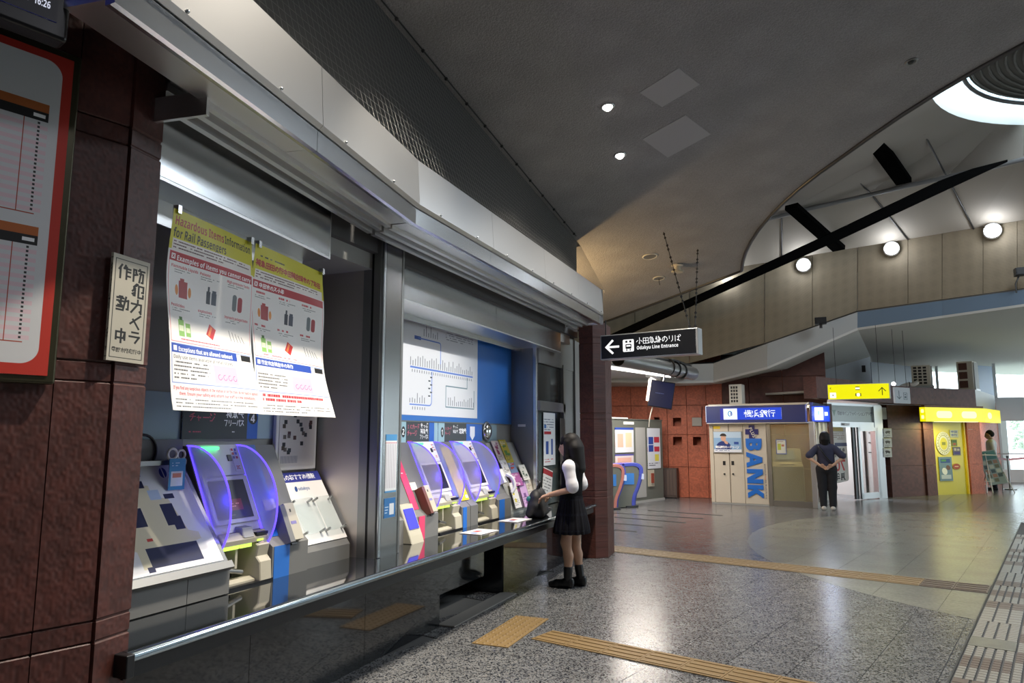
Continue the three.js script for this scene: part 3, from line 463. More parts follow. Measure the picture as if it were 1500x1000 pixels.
// ---------- boards on the near pillar ----------
{
  const f = new Face(V(-2.585, 0, -2.02), Math.atan2(0.96, 0.28)); // timetable wall: u runs towards the pillar corner
  const tt = thing('timetable_case', 'red framed timetable case hung on the dark stone wall', 'timetable', f.world(-0.645, 1.74, 0.005), f.th);
  part('case', rb(0.86, 1.30, 0.05, 0.01, 0, 0.65, 0.025), mat(C(0.06, 0.055, 0.03), 0.35, 0.6), tt);
  part('sheet', bx(0.80, 1.24, 0.006, 0, 0.65, 0.052), print(800, 1240, (g, w, h) => {
    g.fillStyle = '#c0301f'; g.fillRect(0, 0, w, h); g.fillStyle = '#d9d9d9'; g.beginPath(); g.roundRect(-60, 30, w + 25, h - 70, 60); g.fill();
    for (const y0 of [210, 690]) { g.fillStyle = '#b5622a'; g.fillRect(0, y0, w - 70, 34); g.fillStyle = '#151515'; g.fillRect(0, y0 + 34, w - 70, 36); g.fillStyle = '#fff'; g.fillRect(w - 120, y0 + 44, 40, 14); for (let i = 0; i < 22; i++) { if (i % 2) { g.fillStyle = '#e3c9cf'; g.fillRect(0, y0 + 72 + i * 16, w - 70, 16); } if (i % 4 < 2 || i < 3) lines(g, 20, y0 + 76 + i * 16, 560, 1, 16, '#4a4f78', 7, 0.5); g.fillStyle = '#333'; g.fillRect(w - 104, y0 + 76 + i * 16, 8, 8); } g.fillStyle = '#a8442c'; g.fillRect(w - 150, y0 + 70, 3, 360); g.fillRect(0, y0 + 430, w - 90, 4); }
  }), tt);
  part('maker_plate', bx(0.16, 0.02, 0.004, 0.1, 0.012, 0.053), M.black, tt);
  const mon = thing('monitor', 'hanging monitor showing a blue screen and the time', 'monitor', P(93, 69, 2.3).addScaledVector(f.u, -0.55), f.th);
  part('bezel', rb(1.1, 0.66, 0.08, 0.015, 0, 0.33, 0), M.black, mon);
  part('screen', bx(1.02, 0.58, 0.004, 0, 0.345, 0.042), lit(1020, 580, (g, w, h) => { g.fillStyle = '#16184e'; g.fillRect(0, 0, w, h); g.fillStyle = '#05060c'; g.fillRect(0, h - 90, w, 90); g.fillStyle = '#6a6f9c'; g.fillRect(0, h - 94, w, 5); g.strokeStyle = '#35a6ff'; g.lineWidth = 4; g.beginPath(); g.ellipse(w - 75, h - 122, 8, 12, 0, 0, 7); g.stroke(); word(g, '現在時刻', w - 146, h - 64, 27, 3, '#e8ecff', 0.5); g.font = 'bold 36px sans-serif'; g.textBaseline = 'top'; g.fillText('16:26', w - 72, h - 70, 50); }, 0.8), mon);
  part('mount', b2(-0.2, 0.2, 0.2, 0.6, -0.22, -0.04), M.steelDark, mon);
  const pf = Face.between(V(-2.577, 0, -2.03), V(-2.6, 0, -2.2));
  const R = pf.rect(158, 376, 213, 531, 0.005), cs = pf.thing('camera_notice', 'cream upright plate with black signs on the stone pillar', 'sign', R, 0.002);
  part('plate', bx(cs.w, cs.h, 0.012, 0, cs.h / 2, 0.006), print(200, 560, (g, w, h) => { g.fillStyle = '#b8b2a2'; g.fillRect(0, 0, w, h); g.strokeStyle = '#33332e'; g.lineWidth = 4; g.strokeRect(14, 24, w - 28, h - 44); word(g, '防犯カメラ', 112, 52, 74, 10, '#1e1e1c', 0.85, 0.14, true); for (const [c, y] of [['作', 52], ['動', 220], ['中', 390]]) word(g, c, 34, y, 74, 10, '#1e1e1c', 0.85); word(g, '秦野市防犯協会'.replace('協', '行').replace('会', '中'), 24, 488, 24, 3, '#33332e', 0.85); }), cs);
}
// ---------- hazardous goods poster: two curling sheets ----------
{
  const draw = (jp) => (g, w, h) => {
    g.fillStyle = '#f3f1ee'; g.fillRect(0, 0, w, h); g.fillStyle = '#d6cf2a'; g.fillRect(0, 0, w, h * 0.2);
    if (!jp) { g.fillStyle = '#b3282c'; g.font = 'bold 66px sans-serif'; g.textBaseline = 'top'; g.fillText('Hazardous Items', 18, 18, 400); g.fillStyle = '#1c1a14'; g.fillText('Information', 424, 18, 260); g.fillText('for Rail Passengers', 18, 82, 420); }
    else { g.fillStyle = '#b3282c'; word(g, '特急内への行中物特在時市のプ年内'.replace(/[内へ物]/g, '田'), 20, 92, 38, 7, '#b3282c', 1, 0.06); lines(g, 40, 60, 380, 1, 10, '#222', 9); }
    g.fillStyle = '#efe9e2'; g.fillRect(20, 150, w - 40, 60); lines(g, 30, 160, w - 60, 3, 16, '#5a3a3a', 6);
    g.strokeStyle = '#e05a6a'; g.lineWidth = 3; g.strokeRect(14, 218, w - 28, 470);
    g.fillStyle = '#b6202c'; g.fillRect(14, 218, w - 28, 48); g.fillStyle = '#fff'; g.fillRect(26, 228, 28, 28); g.strokeStyle = '#b6202c'; g.lineWidth = 4; g.beginPath(); g.moveTo(32, 234); g.lineTo(48, 250); g.moveTo(48, 234); g.lineTo(32, 250); g.stroke();
    g.fillStyle = '#fff'; g.font = 'bold 38px sans-serif'; if (!jp) g.fillText('Examples of items you cannot carry', 64, 224, w - 90); else word(g, '中田物のス小年'.replace('物', '市'), 66, 228, 28, 5, '#fff');
    const cap = jp ? ['', '', '', '', '', ''] : ['Flammable Liquids', 'Poisons', 'High-pressure Tanks', 'Pesticides', 'explosives', 'Improperly packaged blades'];
    [[0, 0], [1, 0], [2, 0], [0, 1], [1, 1], [2, 1]].forEach(([c, r], i) => {
      const x = 30 + c * (w - 60) / 3, y = 278 + r * 205, cw = (w - 80) / 3; g.fillStyle = '#c23038'; g.font = 'bold 22px sans-serif'; if (cap[i]) g.fillText(cap[i], x, y, cw); else lines(g, x, y + 4, cw * 0.8, 1, 10, '#c23038', 12); lines(g, x + 10, y + 28, cw * 0.7, 2, 12, '#777', 4);
      const mx = x + cw / 2 - 10, my = y + 70;
      if (i === 0) { g.fillStyle = '#a81f24'; g.fillRect(mx - 30, my + 14, 66, 90); g.fillRect(mx - 20, my, 30, 20); g.fillStyle = '#e08a2a'; g.beginPath(); g.ellipse(mx - 46, my + 66, 12, 28, 0, 0, 7); g.ellipse(mx + 54, my + 66, 12, 28, 0, 0, 7); g.fill(); }
      if (i === 1) { g.fillStyle = '#2a2f3c'; g.fillRect(mx - 30, my + 30, 30, 70); g.fillRect(mx - 22, my + 4, 14, 30); g.fillStyle = '#454c5c'; g.fillRect(mx + 10, my + 34, 38, 66); g.fillRect(mx + 14, my + 20, 30, 14); }
      if (i === 2) { g.fillStyle = '#6b7377'; g.beginPath(); g.roundRect(mx - 34, my + 10, 36, 96, 16); g.fill(); g.fillStyle = '#a8323a'; g.beginPath(); g.roundRect(mx + 12, my + 18, 40, 88, 16); g.fill(); }
      if (i === 3) { g.fillStyle = '#8fbf6a'; g.fillRect(mx - 46, my + 16, 44, 88); g.fillRect(mx + 10, my + 30, 38, 72); g.fillStyle = '#e8f0d0'; g.fillRect(mx - 42, my + 46, 36, 30); g.fillRect(mx + 14, my + 54, 30, 26); g.fillStyle = '#4d7a3a'; g.fillRect(mx - 36, my, 24, 18); }
      if (i === 4) { g.save(); g.translate(mx, my + 50); g.rotate(0.5); g.fillStyle = '#cf2a26'; g.fillRect(-26, -36, 56, 70); g.fillStyle = '#f08a4a'; g.fillRect(-14, -30, 16, 60); g.restore(); }
      if (i === 5) { g.strokeStyle = '#8a8a8a'; g.lineWidth = 5; for (let k = 0; k < 5; k++) { g.beginPath(); g.moveTo(mx - 60 + k * 28, my + 20 + 6 * k); g.lineTo(mx - 40 + k * 30, my + 80); g.stroke(); } }
    });
    lines(g, 90, 668, w - 180, 1, 10, '#d05060', 6);
    g.strokeStyle = '#8aa0d8'; g.strokeRect(14, 700, w - 28, 200); g.fillStyle = '#2b4fb0'; g.fillRect(14, 700, (w - 28) * 0.78, 46); g.fillStyle = '#1d1d1d'; g.fillRect(w - 120, 704, 96, 34); g.fillStyle = '#fff'; g.fillRect(28, 710, 26, 26); g.font = 'bold 34px sans-serif'; if (!jp) g.fillText('Exceptions that are allowed onboard', 64, 706, w * 0.62); else word(g, '行外市に特ち中の年作'.replace(/[外にち]/g, '在'), 64, 710, 26, 4, '#fff');
    g.fillStyle = '#222'; g.font = '26px sans-serif'; if (!jp) g.fillText('Daily use items available at retail stores', 26, 752, w * 0.68); lines(g, 30, 790, w * 0.38, 5, 20, '#555', 7); g.fillStyle = '#e6bfd8'; g.fillRect(w * 0.46, 786, w * 0.27, 100); g.strokeStyle = '#a04a8a'; g.lineWidth = 3; for (let k = 0; k < 4; k++) { g.beginPath(); g.arc(w * 0.52 + k * 40, 850, 14, 0, 5); g.stroke(); }
    g.fillStyle = '#c02a34'; g.font = 'bold 24px sans-serif'; if (!jp) { g.fillText('If you find any suspicious objects in the station or on the train, do not touch or approach', 20, 912, w - 40); g.fillText('them. Ensure your safety and inform our staff or crew immediately.', 60, 940, w - 120); } else { lines(g, 60, 914, w - 150, 2, 26, '#c02a34', 16); }
    lines(g, 30, 980, w - 60, 3, 18, '#666', 6);
  };
  const F = new Face(NB.world(0, 0, -0.03), NB.th);
  const sheet = (name, label, x0, x1, jp, ya, yb) => {
    const a = F.uy(x0, 450)[0], b = F.uy(x1, 450)[0], w = b - a, t = thing(name, label, 'poster', F.world((a + b) / 2, 1.665, 0), F.th, 'hazardous goods posters');
    const g = new THREE.PlaneGeometry(w, 0.95, 12, 24), p = g.attributes.position;
    for (let i = 0; i < p.count; i++) { const y = p.getY(i) / 0.95 + 0.5, x = p.getX(i) / w; p.setZ(i, 0.10 * Math.pow(1 - y, 3) + 0.012 * Math.sin(x * 5) * (1 - y) + 0.01 * Math.sin(y * 9 + x * 3)); p.setX(i, p.getX(i) * (1 + 0.03 * Math.pow(1 - y, 3))); }
    g.translate(0, 0.475, 0); g.computeVertexNormals();
    const back = g.clone().translate(0, 0, -0.0015);
    part('paper', g, print(700, 1040, draw(jp), 0.35, { side: THREE.DoubleSide, clearcoat: 0.3, clearcoatRoughness: 0.15 }), t);
    part('backing', back, mat(C(0.7, 0.7, 0.68), 0.6, 0, { side: THREE.DoubleSide }), t);
    for (const x of [-w / 2 + 0.03, w / 2 - 0.03]) part('clip', b2(x - 0.012, x + 0.012, 0.93, 0.97, -0.01, 0.02), M.steelMirror, t);
  };
  sheet('hazard_poster', 'yellow headed English poster showing items passengers cannot carry', 243, 366, false);
  sheet('hazard_poster', 'yellow headed Japanese poster of banned items, next to the steel partition', 368, 472, true);
}
// ---------- ticket machines and stands on the counter ----------
const SA = [0.04, 0.80], SB = [0.30, 0.24], SL = Math.hypot(0.26, 0.56), RXS = -Math.atan2(0.26, 0.56);
const onSlope = (x0, x1, s0, s1, h0, h1) => bx(x1 - x0, s1 - s0, h1 - h0, 0, 0, 0).rotateX(RXS).translate((x0 + x1) / 2, SA[1] - 0.56 / SL * (s0 + s1) / 2 + 0.26 / SL * (h0 + h1) / 2, SA[0] + 0.26 / SL * (s0 + s1) / 2 + 0.56 / SL * (h0 + h1) / 2);
const CONS = [[0, 0], [0, 0.80], [0.04, 0.80], [0.30, 0.24], [0.36, 0.19], [0.36, 0]];
const FINEDGE = glow(0.12, 0.07, 1.0, 2.2), GREENL = glow(0.10, 0.95, 0.30, 2.0), LIMEL = glow(0.62, 0.9, 0.12, 1.4), CYANL = glow(0.05, 0.6, 0.9, 1.6);
function fin(t, x) {
  const top = [0.03, 0.80], pts = [top, [0.10, 0.80], [0.15, 0.785]];
  const c = new THREE.CubicBezierCurve(new THREE.Vector2(0.15, 0.785), new THREE.Vector2(0.36, 0.70), new THREE.Vector2(0.46, 0.42), new THREE.Vector2(0.33, 0.22)).getPoints(14).map((p) => [p.x, p.y]);
  const out = [...pts, ...c, [0.315, 0.21]];
  const f = part('fin', prof(out, x - 0.005, x + 0.005), M.fin, t);
  part('lit_edge', tube([...pts, ...c].map(([z, y]) => V(x, y, z)), 0.006, 6), FINEDGE, f);
  part('lit_edge', tube([V(x, 0.80, 0.035), V(x, 0.21, 0.318)], 0.008, 6), FINEDGE, f);
  const l = new THREE.PointLight(0x3020ff, 0.05, 0, 2); l.position.set(x + 0.03, 0.5, 0.36); l.castShadow = true; f.add(l);
}
function machine(label, ua, ub, uEndL, uEndR, lamp, blueX) {
  const t = thing('ticket_machine', label, 'ticket machine', TW.world((ua + ub) / 2, 0.69, 0), TW.th), h = (ub - ua) / 2, L = uEndL - (ua + ub) / 2, Rr = uEndR - (ua + ub) / 2;
  part('side_casing', prof(CONS, L, -h - 0.006), M.grey, t); part('side_casing', prof(CONS, h + 0.006, Rr), M.grey, t);
  part('core', prof([[0, 0], [0, 0.80], [0.04, 0.80], [0.27, 0.30], [0.10, 0.26], [0.10, 0]], -h, h), M.white, t);
  // bezel, screen, reader field
  const up = part('upper_panel', onSlope(-h + 0.01, h - 0.01, 0.0, 0.20, 0.0, 0.012), M.white, t);
  part('status_lamp', rb(0.13, 0.022, 0.03, 0.008, -h + 0.13, 0.785, 0.075), lamp, up);
  part('sensor', onSlope(h - 0.12, h - 0.09, 0.07, 0.11, 0.012, 0.018), M.black, up);
  part('card_marks', onSlope(h - 0.08, h - 0.025, 0.02, 0.18, 0.012, 0.014), print(80, 220, (g, w, hh) => { g.fillStyle = '#f0f0ee'; g.fillRect(0, 0, w, hh); for (let i = 0; i < 6; i++) { g.fillStyle = ['#c04050', '#6a7fc0', '#e0805a', '#7a90c8', '#9aa0a8', '#c05a62'][i]; g.fillRect(8 + (i % 2) * 36, 10 + Math.floor(i / 2) * 36, 26, 22); } g.fillStyle = '#d02a20'; g.font = 'bold 44px sans-serif'; g.fillText('IC', 20, 200); }), up);
  const scr = part('screen_bezel', onSlope(-h + 0.02, h - 0.01, 0.21, 0.50, 0.0, 0.014), M.white, t);
  part('screen', onSlope(-h + 0.05, h - 0.05, 0.235, 0.475, 0.014, 0.018), lit(300, 240, (g, w, hh) => { g.fillStyle = '#0b0c0e'; g.fillRect(0, 0, w, hh); g.fillStyle = '#5a2030'; g.fillRect(120, 120, 110, 70); lines(g, 130, 146, 80, 2, 16, '#c08090', 5); lines(g, 40, 215, 200, 1, 9, '#5a6040', 5); }, 0.8), scr);
  // money module
  const mod = part('money_module', prof([[0.10, 0.28], [0.30, 0.30], [0.335, 0.262], [0.33, 0.235], [0.10, 0.235]], -h + 0.004, h - 0.004, 0.004), M.beige, t);
  part('coin_hopper', prof([[0.24, 0.285], [0.26, 0.33], [0.31, 0.325], [0.335, 0.27]], -0.02, 0.07, 0.006), M.greyLight, mod);
  part('reader_slot', b2(0.08, h - 0.015, 0.272, 0.29, 0.30, 0.338), M.black, mod);
  part('button', cy(0.012, 0.012, 0.012, -h + 0.07, 0.30, 0.29, 12), M.pink, mod);
  for (const [a, b] of [[-h + 0.03, -0.05], [-0.035, 0.055]]) part('lit_slot', b2(a, b, 0.212, 0.235, 0.30, 0.325), LIMEL, mod);
  part('lit_slot', b2(0.09, h - 0.05, 0.238, 0.25, 0.325, 0.337), LIMEL, mod);
  const inner = part('note_bay', b2(-h, h, 0, 0.24, 0.12, 0.16), M.beige, t);
  part('bay_shade_sheet', b2(-h + 0.02, -0.06, 0.12, 0.2, 0.16, 0.17), M.black, inner); part('bay_shade_sheet', b2(-0.035, 0.05, 0.12, 0.2, 0.16, 0.17), M.black, inner);  // flat black sheets paint the shade of the note recesses
  part('divider', b2(-0.058, -0.04, 0.1, 0.235, 0.16, 0.31), M.beige, inner);
  part('cavity_shade_sheet', b2(-h + 0.01, 0.07, 0.015, 0.10, 0.155, 0.168), M.black, inner);  // black sheet painted in for the shade of the lower recess
  part('coin_tray', prof([[0.17, 0.0], [0.34, 0.0], [0.34, 0.025], [0.30, 0.04], [0.17, 0.02]], -h + 0.01, 0.08, 0.003), M.beige, inner);
  part('spout', new THREE.CylinderGeometry(0.014, 0.014, 0.12, 10).rotateZ(1.35).translate(-0.05, 0.085, 0.3), M.steelDull, inner);
  part('ticket_chute', prof([[0.16, 0], [0.16, 0.235], [0.31, 0.235], [0.35, 0.215], [0.335, 0.15], [0.365, 0.12], [0.375, 0.0]], 0.085, h - 0.005, 0.006), M.beige, t);
  part('chute_tray', b2(0.10, h - 0.02, 0.224, 0.24, 0.27, 0.335), print(60, 40, (g) => { g.fillStyle = '#8a8a90'; g.fillRect(0, 0, 60, 40); g.fillStyle = '#d8c0c4'; g.beginPath(); g.moveTo(5, 38); g.lineTo(30, 6); g.lineTo(44, 38); g.fill(); }), t);
  part('base_strip', b2(-h, h, 0, 0.014, 0.34, 0.378), M.black, t);
  if (blueX) { const [a, b] = [blueX[0] - (ua + ub) / 2, blueX[1] - (ua + ub) / 2]; part('blue_stripe', [onSlope(a, b, 0, SL, 0.0, 0.003), b2(a, b, 0, 0.19, 0.36, 0.363)], M.blue, t); }
  fin(t, -h); fin(t, h); return t;
}
machine('ticket machine with two blue lit fins under the sign numbered four', 3.16, 3.54, 3.145, 3.88, GREENL, [3.56, 3.70]);
const m2 = machine('ticket machine under sign number two, with a pink striped side panel', 5.66, 6.11, 5.0, 6.30, GREENL, [6.14, 6.22]);
machine('ticket machine under sign number one, next to the flyer rack', 6.48, 6.95, 6.31, 7.32, CYANL, [7.0, 7.14]);
function keypadBox(label, u, m1, m3) {
  const t = thing('card_box', label, 'card box', TW.world(u, 0.69, 0), TW.th);
  part('housing', onSlope(-0.05, -0.005, 0.45, 0.69, 0.004, 0.08), m1, t); part('front_plate', onSlope(-0.004, 0.085, 0.44, 0.68, 0.004, 0.075), M.beige, t); part('card', onSlope(-0.10, 0.0, 0.38, 0.45, 0.005, 0.01), M.offwhite, t); part('foot', onSlope(0.0, 0.05, 0.68, 0.70, 0.004, 0.04), M.black, t);
  part('keyhole', onSlope(0.03, 0.042, 0.48, 0.50, 0.075, 0.077), M.black, t); part('legend', onSlope(0.01, 0.06, 0.56, 0.58, 0.075, 0.0765), mat(C(0.2, 0.18, 0.4), 0.5), t);
}
keypadBox('grey and beige card box on the casing left of the flyer holder', 3.71, M.grey);
keypadBox('brown and beige card box beside the pink stripe', 5.5, mat(C(0.14, 0.05, 0.035), 0.5));
{
  // pink stripe and small blue screen terminal left of machine two
  const t = thing('card_terminal', 'beige card terminal with a glowing blue screen behind the steel post', 'terminal', TW.world(5.17, 0.69, 0.02), TW.th);
  part('body', prof([[0.2, 0], [0.2, 0.30], [0.30, 0.30], [0.40, 0.06], [0.42, 0.0]], -0.1, 0.1, 0.006), M.beige, t);
  part('screen', bx(0.15, 0.17, 0.004).rotateX(-0.395).translate(0, 0.19, 0.352), glow(0.06, 0.06, 1.0, 1.1), t);
  const s = thing('pink_strip', 'pink vinyl strip running down the grey machine casing', 'vinyl strip', TW.world(5.36, 0.69, 0), TW.th);
  part('strip', [onSlope(-0.05, 0.05, 0.12, SL, 0.002, 0.005), b2(-0.05, 0.05, 0, 0.19, 0.361, 0.365)], M.pink, s);
  for (const [u, lab] of [[5.38, 'blue tag hanging from a white ring above the pink strip'], [2.98, 'blue tag hanging from a white ring beside the station map']]) {
    const k = u < 4, tg = thing('hanging_tag', lab, 'tag', TW.world(u, k ? 1.42 : 1.17, k ? 0.16 : 0.17), TW.th);
    part('card', bx(0.11, 0.17, 0.004, 0, -0.08, 0), print(110, 170, (g) => { g.fillStyle = '#3f93c4'; g.fillRect(0, 0, 110, 170); g.fillStyle = '#dfe7ec'; g.fillRect(14, 70, 80, 80); g.fillStyle = '#d88a6a'; g.fillRect(24, 80, 60, 24); lines(g, 18, 22, 74, 2, 14, '#cfe6f2', 5); }), tg);
    part('ring', new THREE.TorusGeometry(0.03, 0.008, 6, 20).translate(-0.03, 0.03, -0.01), M.white, tg); part('ring', new THREE.TorusGeometry(0.026, 0.007, 6, 20).translate(0.03, 0.025, -0.01), M.white, tg);
  }
  const y = thing('yellow_notice', 'yellow card laid on the sloping casing between two machines', 'notice', TW.world(6.30, 0.69, 0), TW.th);
  part('card', onSlope(-0.10, 0.08, 0.06, SL + 0.0, 0.006, 0.012), M.yellow, y); part('label', onSlope(0.02, 0.07, SL - 0.05, SL - 0.02, 0.012, 0.014), M.white, y);
  for (const [u, z, lab] of [[5.95, 0.62, 'leaflet lying on the counter before machine two'], [6.9, 0.58, 'leaflet lying on the counter before machine one']]) { const f = thing('leaflet', lab, 'leaflet', TW.world(u, 0.691, z), TW.th - 0.08, 'leaflets on the counter'); part('paper', rb(0.34, 0.004, 0.22, 0.001, 0, 0.003, 0), print(340, 220, (g, w, h) => { g.fillStyle = '#e4e2de'; g.fillRect(0, 0, w, h); g.fillStyle = '#b04a44'; g.fillRect(120, 60, 100, 60); g.fillStyle = '#5a78b8'; g.fillRect(30, 90, 60, 60); lines(g, 20, 20, 300, 2, 16, '#555', 6); }), f); }
}
// station map stand
{
  const t = thing('station_map_stand', 'tilted white station map board on a steel stand', 'map stand', TW.world(2.72, 0.69, 0.02), TW.th);
  const rx = -0.62, pl = (w, h, d, x, y, z) => bx(w, h, d).translate(x, y, z).rotateX(rx).translate(0, 0.165, 0.40);
  part('board', pl(0.80, 0.68, 0.02, 0, 0.34, 0), M.steelMirror, t);
  part('map_sheet', pl(0.74, 0.63, 0.004, 0, 0.335, 0.0125), print(740, 630, (g, w, h) => {
    g.fillStyle = '#e9eaee'; g.fillRect(0, 0, w, h); g.fillStyle = '#2a3c94'; g.fillRect(90, 20, 360, 52); g.fillStyle = '#e9eaee'; for (let i = 0; i < 8; i++) g.fillRect(110 + i * 38, 32, 28, 28); g.fillStyle = '#26368c'; g.beginPath(); g.ellipse(600, 56, 24, 34, 0.3, 0, 7); g.fill(); g.fillStyle = '#e9eaee'; g.fillRect(596, 20, 8, 80);
    g.fillStyle = '#e0d8bc'; g.beginPath(); g.moveTo(330, 130); g.lineTo(470, 130); g.lineTo(470, 200); g.lineTo(560, 220); g.lineTo(600, 420); g.lineTo(660, 440); g.lineTo(660, 480); g.lineTo(440, 520); g.lineTo(300, 600); g.lineTo(250, 600); g.lineTo(250, 500); g.lineTo(170, 470); g.lineTo(170, 380); g.lineTo(300, 360); g.fill();
    g.fillStyle = '#182048'; for (const q of [[250, 96, 60, 40], [400, 100, 44, 44], [540, 190, 64, 30], [160, 236, 130, 120], [250, 260, 120, 110], [110, 396, 50, 40], [490, 250, 80, 130], [530, 330, 60, 80]]) g.fillRect(...q); g.fillRect(300, 490, 320, 110); g.fillRect(270, 590, 40, 30); g.fillStyle = '#b8cbe8'; g.fillRect(450, 160, 70, 60); g.fillStyle = '#c8352c'; g.fillRect(330, 438, 34, 16); g.fillStyle = '#7f9ade'; g.beginPath(); g.moveTo(0, 470); g.lineTo(60, 470); g.lineTo(120, 630); g.lineTo(0, 630); g.fill(); lines(g, 20, 500, 50, 3, 30, '#e0e6f6', 5);
  }, 0.35), t);
  part('lower_lip', pl(0.82, 0.04, 0.035, 0, -0.015, 0.01), M.steelDull, t);
  for (const [a, b] of [[-0.42, 0.13], [0.134, 0.42]]) part('drawer_front', b2(a, b, 0.005, 0.155, 0.28, 0.40), M.grey, t);
  part('rear_casing', b2(-0.42, 0.40, 0.0, 0.84, -0.01, 0.02), M.grey, t);
  part('casing_shelf', b2(-0.42, 0.36, 0.70, 0.725, 0.0, 0.10), M.steelDull, t);
  part('speaker_ring', new THREE.TorusGeometry(0.09, 0.008, 6, 28).translate(0.12, 0.775, 0.03), M.black, t);
}
// flyer holder and picture board by the partition
{
  const t = thing('flyer_holder', 'white sloping flyer board with clear acrylic pockets', 'flyer holder', TW.world(4.12, 0.69, 0), TW.th);
  part('casing', prof([[0, 0], [0, 0.60], [0.03, 0.60], [0.31, 0.14], [0.34, 0.10], [0.34, 0]], -0.235, 0.25), M.grey, t);
  const L = Math.hypot(0.28, 0.46), rx = -Math.atan2(0.28, 0.46), pl = (x0, x1, s0, s1, h0, h1) => bx(x1 - x0, s1 - s0, h1 - h0).rotateX(rx).translate((x0 + x1) / 2, 0.60 - 0.46 / L * (s0 + s1) / 2 + 0.28 / L * (h0 + h1) / 2, 0.03 + 0.28 / L * (s0 + s1) / 2 + 0.46 / L * (h0 + h1) / 2);
  part('board', pl(-0.235, 0.25, 0, L, 0, 0.008), print(480, 540, (g, w, h) => { g.fillStyle = '#eceae8'; g.fillRect(0, 0, w, h); g.fillStyle = '#2a358e'; g.fillRect(0, 0, w, 76); word(g, '駅長のおすすめ情報', 20, 18, 40, 6, '#f2f2f6'); g.fillStyle = '#2a4f8c'; g.beginPath(); g.ellipse(170, 130, 14, 22, 0.4, 0, 7); g.fill(); g.font = 'bold 34px sans-serif'; g.fillText('odakyu', 192, 142); }), t);
  for (const [a, b] of [[-0.21, 0.01], [0.03, 0.245]]) { part('pocket', pl(a, b, 0.22, 0.48, 0.045, 0.048), M.acrylic, t); for (const x of [a + 0.02, b - 0.02]) for (const s of [0.235, 0.465]) part('standoff', new THREE.CylinderGeometry(0.008, 0.008, 0.05, 8).rotateX(Math.PI / 2 + rx).translate(x, 0.60 - 0.46 / L * s + 0.28 / L * 0.03, 0.03 + 0.28 / L * s + 0.46 / L * 0.03), M.steelDull, t); }
  const b = thing('picture_board', 'white board of small photographs above the flyer holder', 'board', TW.world(4.13, 1.31, 0.005), TW.th);
  part('board', rb(0.44, 0.52, 0.03, 0.008, 0, 0.26, 0.015), M.white, b);
  part('sheet', bx(0.38, 0.46, 0.003, 0, 0.26, 0.032), print(380, 460, (g, w, h) => { g.fillStyle = '#dcdad6'; g.fillRect(0, 0, w, h); for (let i = 0; i < 26; i++) { const x = 20 + rnd() * 310, y = 20 + rnd() * 340; g.fillStyle = ['#2c3038', '#4a4138', '#6a6460', '#38424a', '#553c38'][i % 5]; g.fillRect(x, y, 32, 28); } for (let i = 0; i < 20; i++) { g.fillStyle = '#8a8c98'; g.fillRect(20 + i * 9, 390, 4, 50); } g.fillStyle = '#3a4a86'; g.fillRect(290, 20, 60, 14); }), b);
}
// number signs
function numberSign(label, u0, u1, y0, y1, draw, w, h) { const t = thing('number_sign', label, 'sign', TW.world((u0 + u1) / 2, y0, 0.004), TW.th, 'ticket machine signs'); part('plate', bx(u1 - u0, y1 - y0, 0.012, 0, (y1 - y0) / 2, 0.006), print(w, h, draw, 0.3), t); return t; }
numberSign('dark sign with a white four in a blue field', 3.13, 3.75, 1.53, 1.80, (g, w, h) => { g.fillStyle = '#2b3038'; g.fillRect(0, 0, w, h); g.fillStyle = '#1f62c0'; g.fillRect(w - 96, 0, 96, h); g.fillStyle = '#16181c'; g.beginPath(); g.arc(w - 46, h / 2, 40, 0, 7); g.fill(); g.fillStyle = '#fff'; g.font = 'bold 74px sans-serif'; g.textBaseline = 'middle'; g.fillText('4', w - 67, h / 2 + 2); word(g, 'チャージ', 50, 116, 46, 6, '#d0506a'); word(g, '特急券', 340, 92, 46, 6, '#fff'); word(g, 'フリーパス', 322, 150, 40, 5, '#fff', 0.8); lines(g, 50, 222, 160, 1, 9, '#c0405a', 8); lines(g, 380, 222, 60, 1, 9, '#ddd', 7); }, 620, 270);
numberSign('dark sign with a white two beside pink lettering', 5.56, 6.26, 1.48, 1.69, (g, w, h) => { g.fillStyle = '#9cc0cc'; g.fillRect(0, 0, w, h); g.fillStyle = '#333840'; g.fillRect(95, 0, 430, h); g.fillStyle = '#1f62c0'; g.fillRect(525, 0, 100, h); g.fillStyle = '#24272c'; g.beginPath(); g.ellipse(48, h / 2, 34, 50, 0, 0, 7); g.fill(); g.fillStyle = '#fff'; g.font = 'bold 74px sans-serif'; g.textBaseline = 'middle'; g.fillText('2', 27, h / 2); word(g, 'ICカード', 120, 34, 44, 6, '#d8607a', 0.9); word(g, 'チャージ', 120, 94, 44, 6, '#d8607a', 0.9); word(g, 'きっぷ', 360, 22, 44, 6, '#fff'); word(g, '特急券', 360, 76, 44, 6, '#fff'); word(g, 'フリーパス', 345, 130, 40, 5, '#fff', 0.75); lines(g, 120, 184, 140, 1, 9, '#c0405a', 8); }, 700, 210);
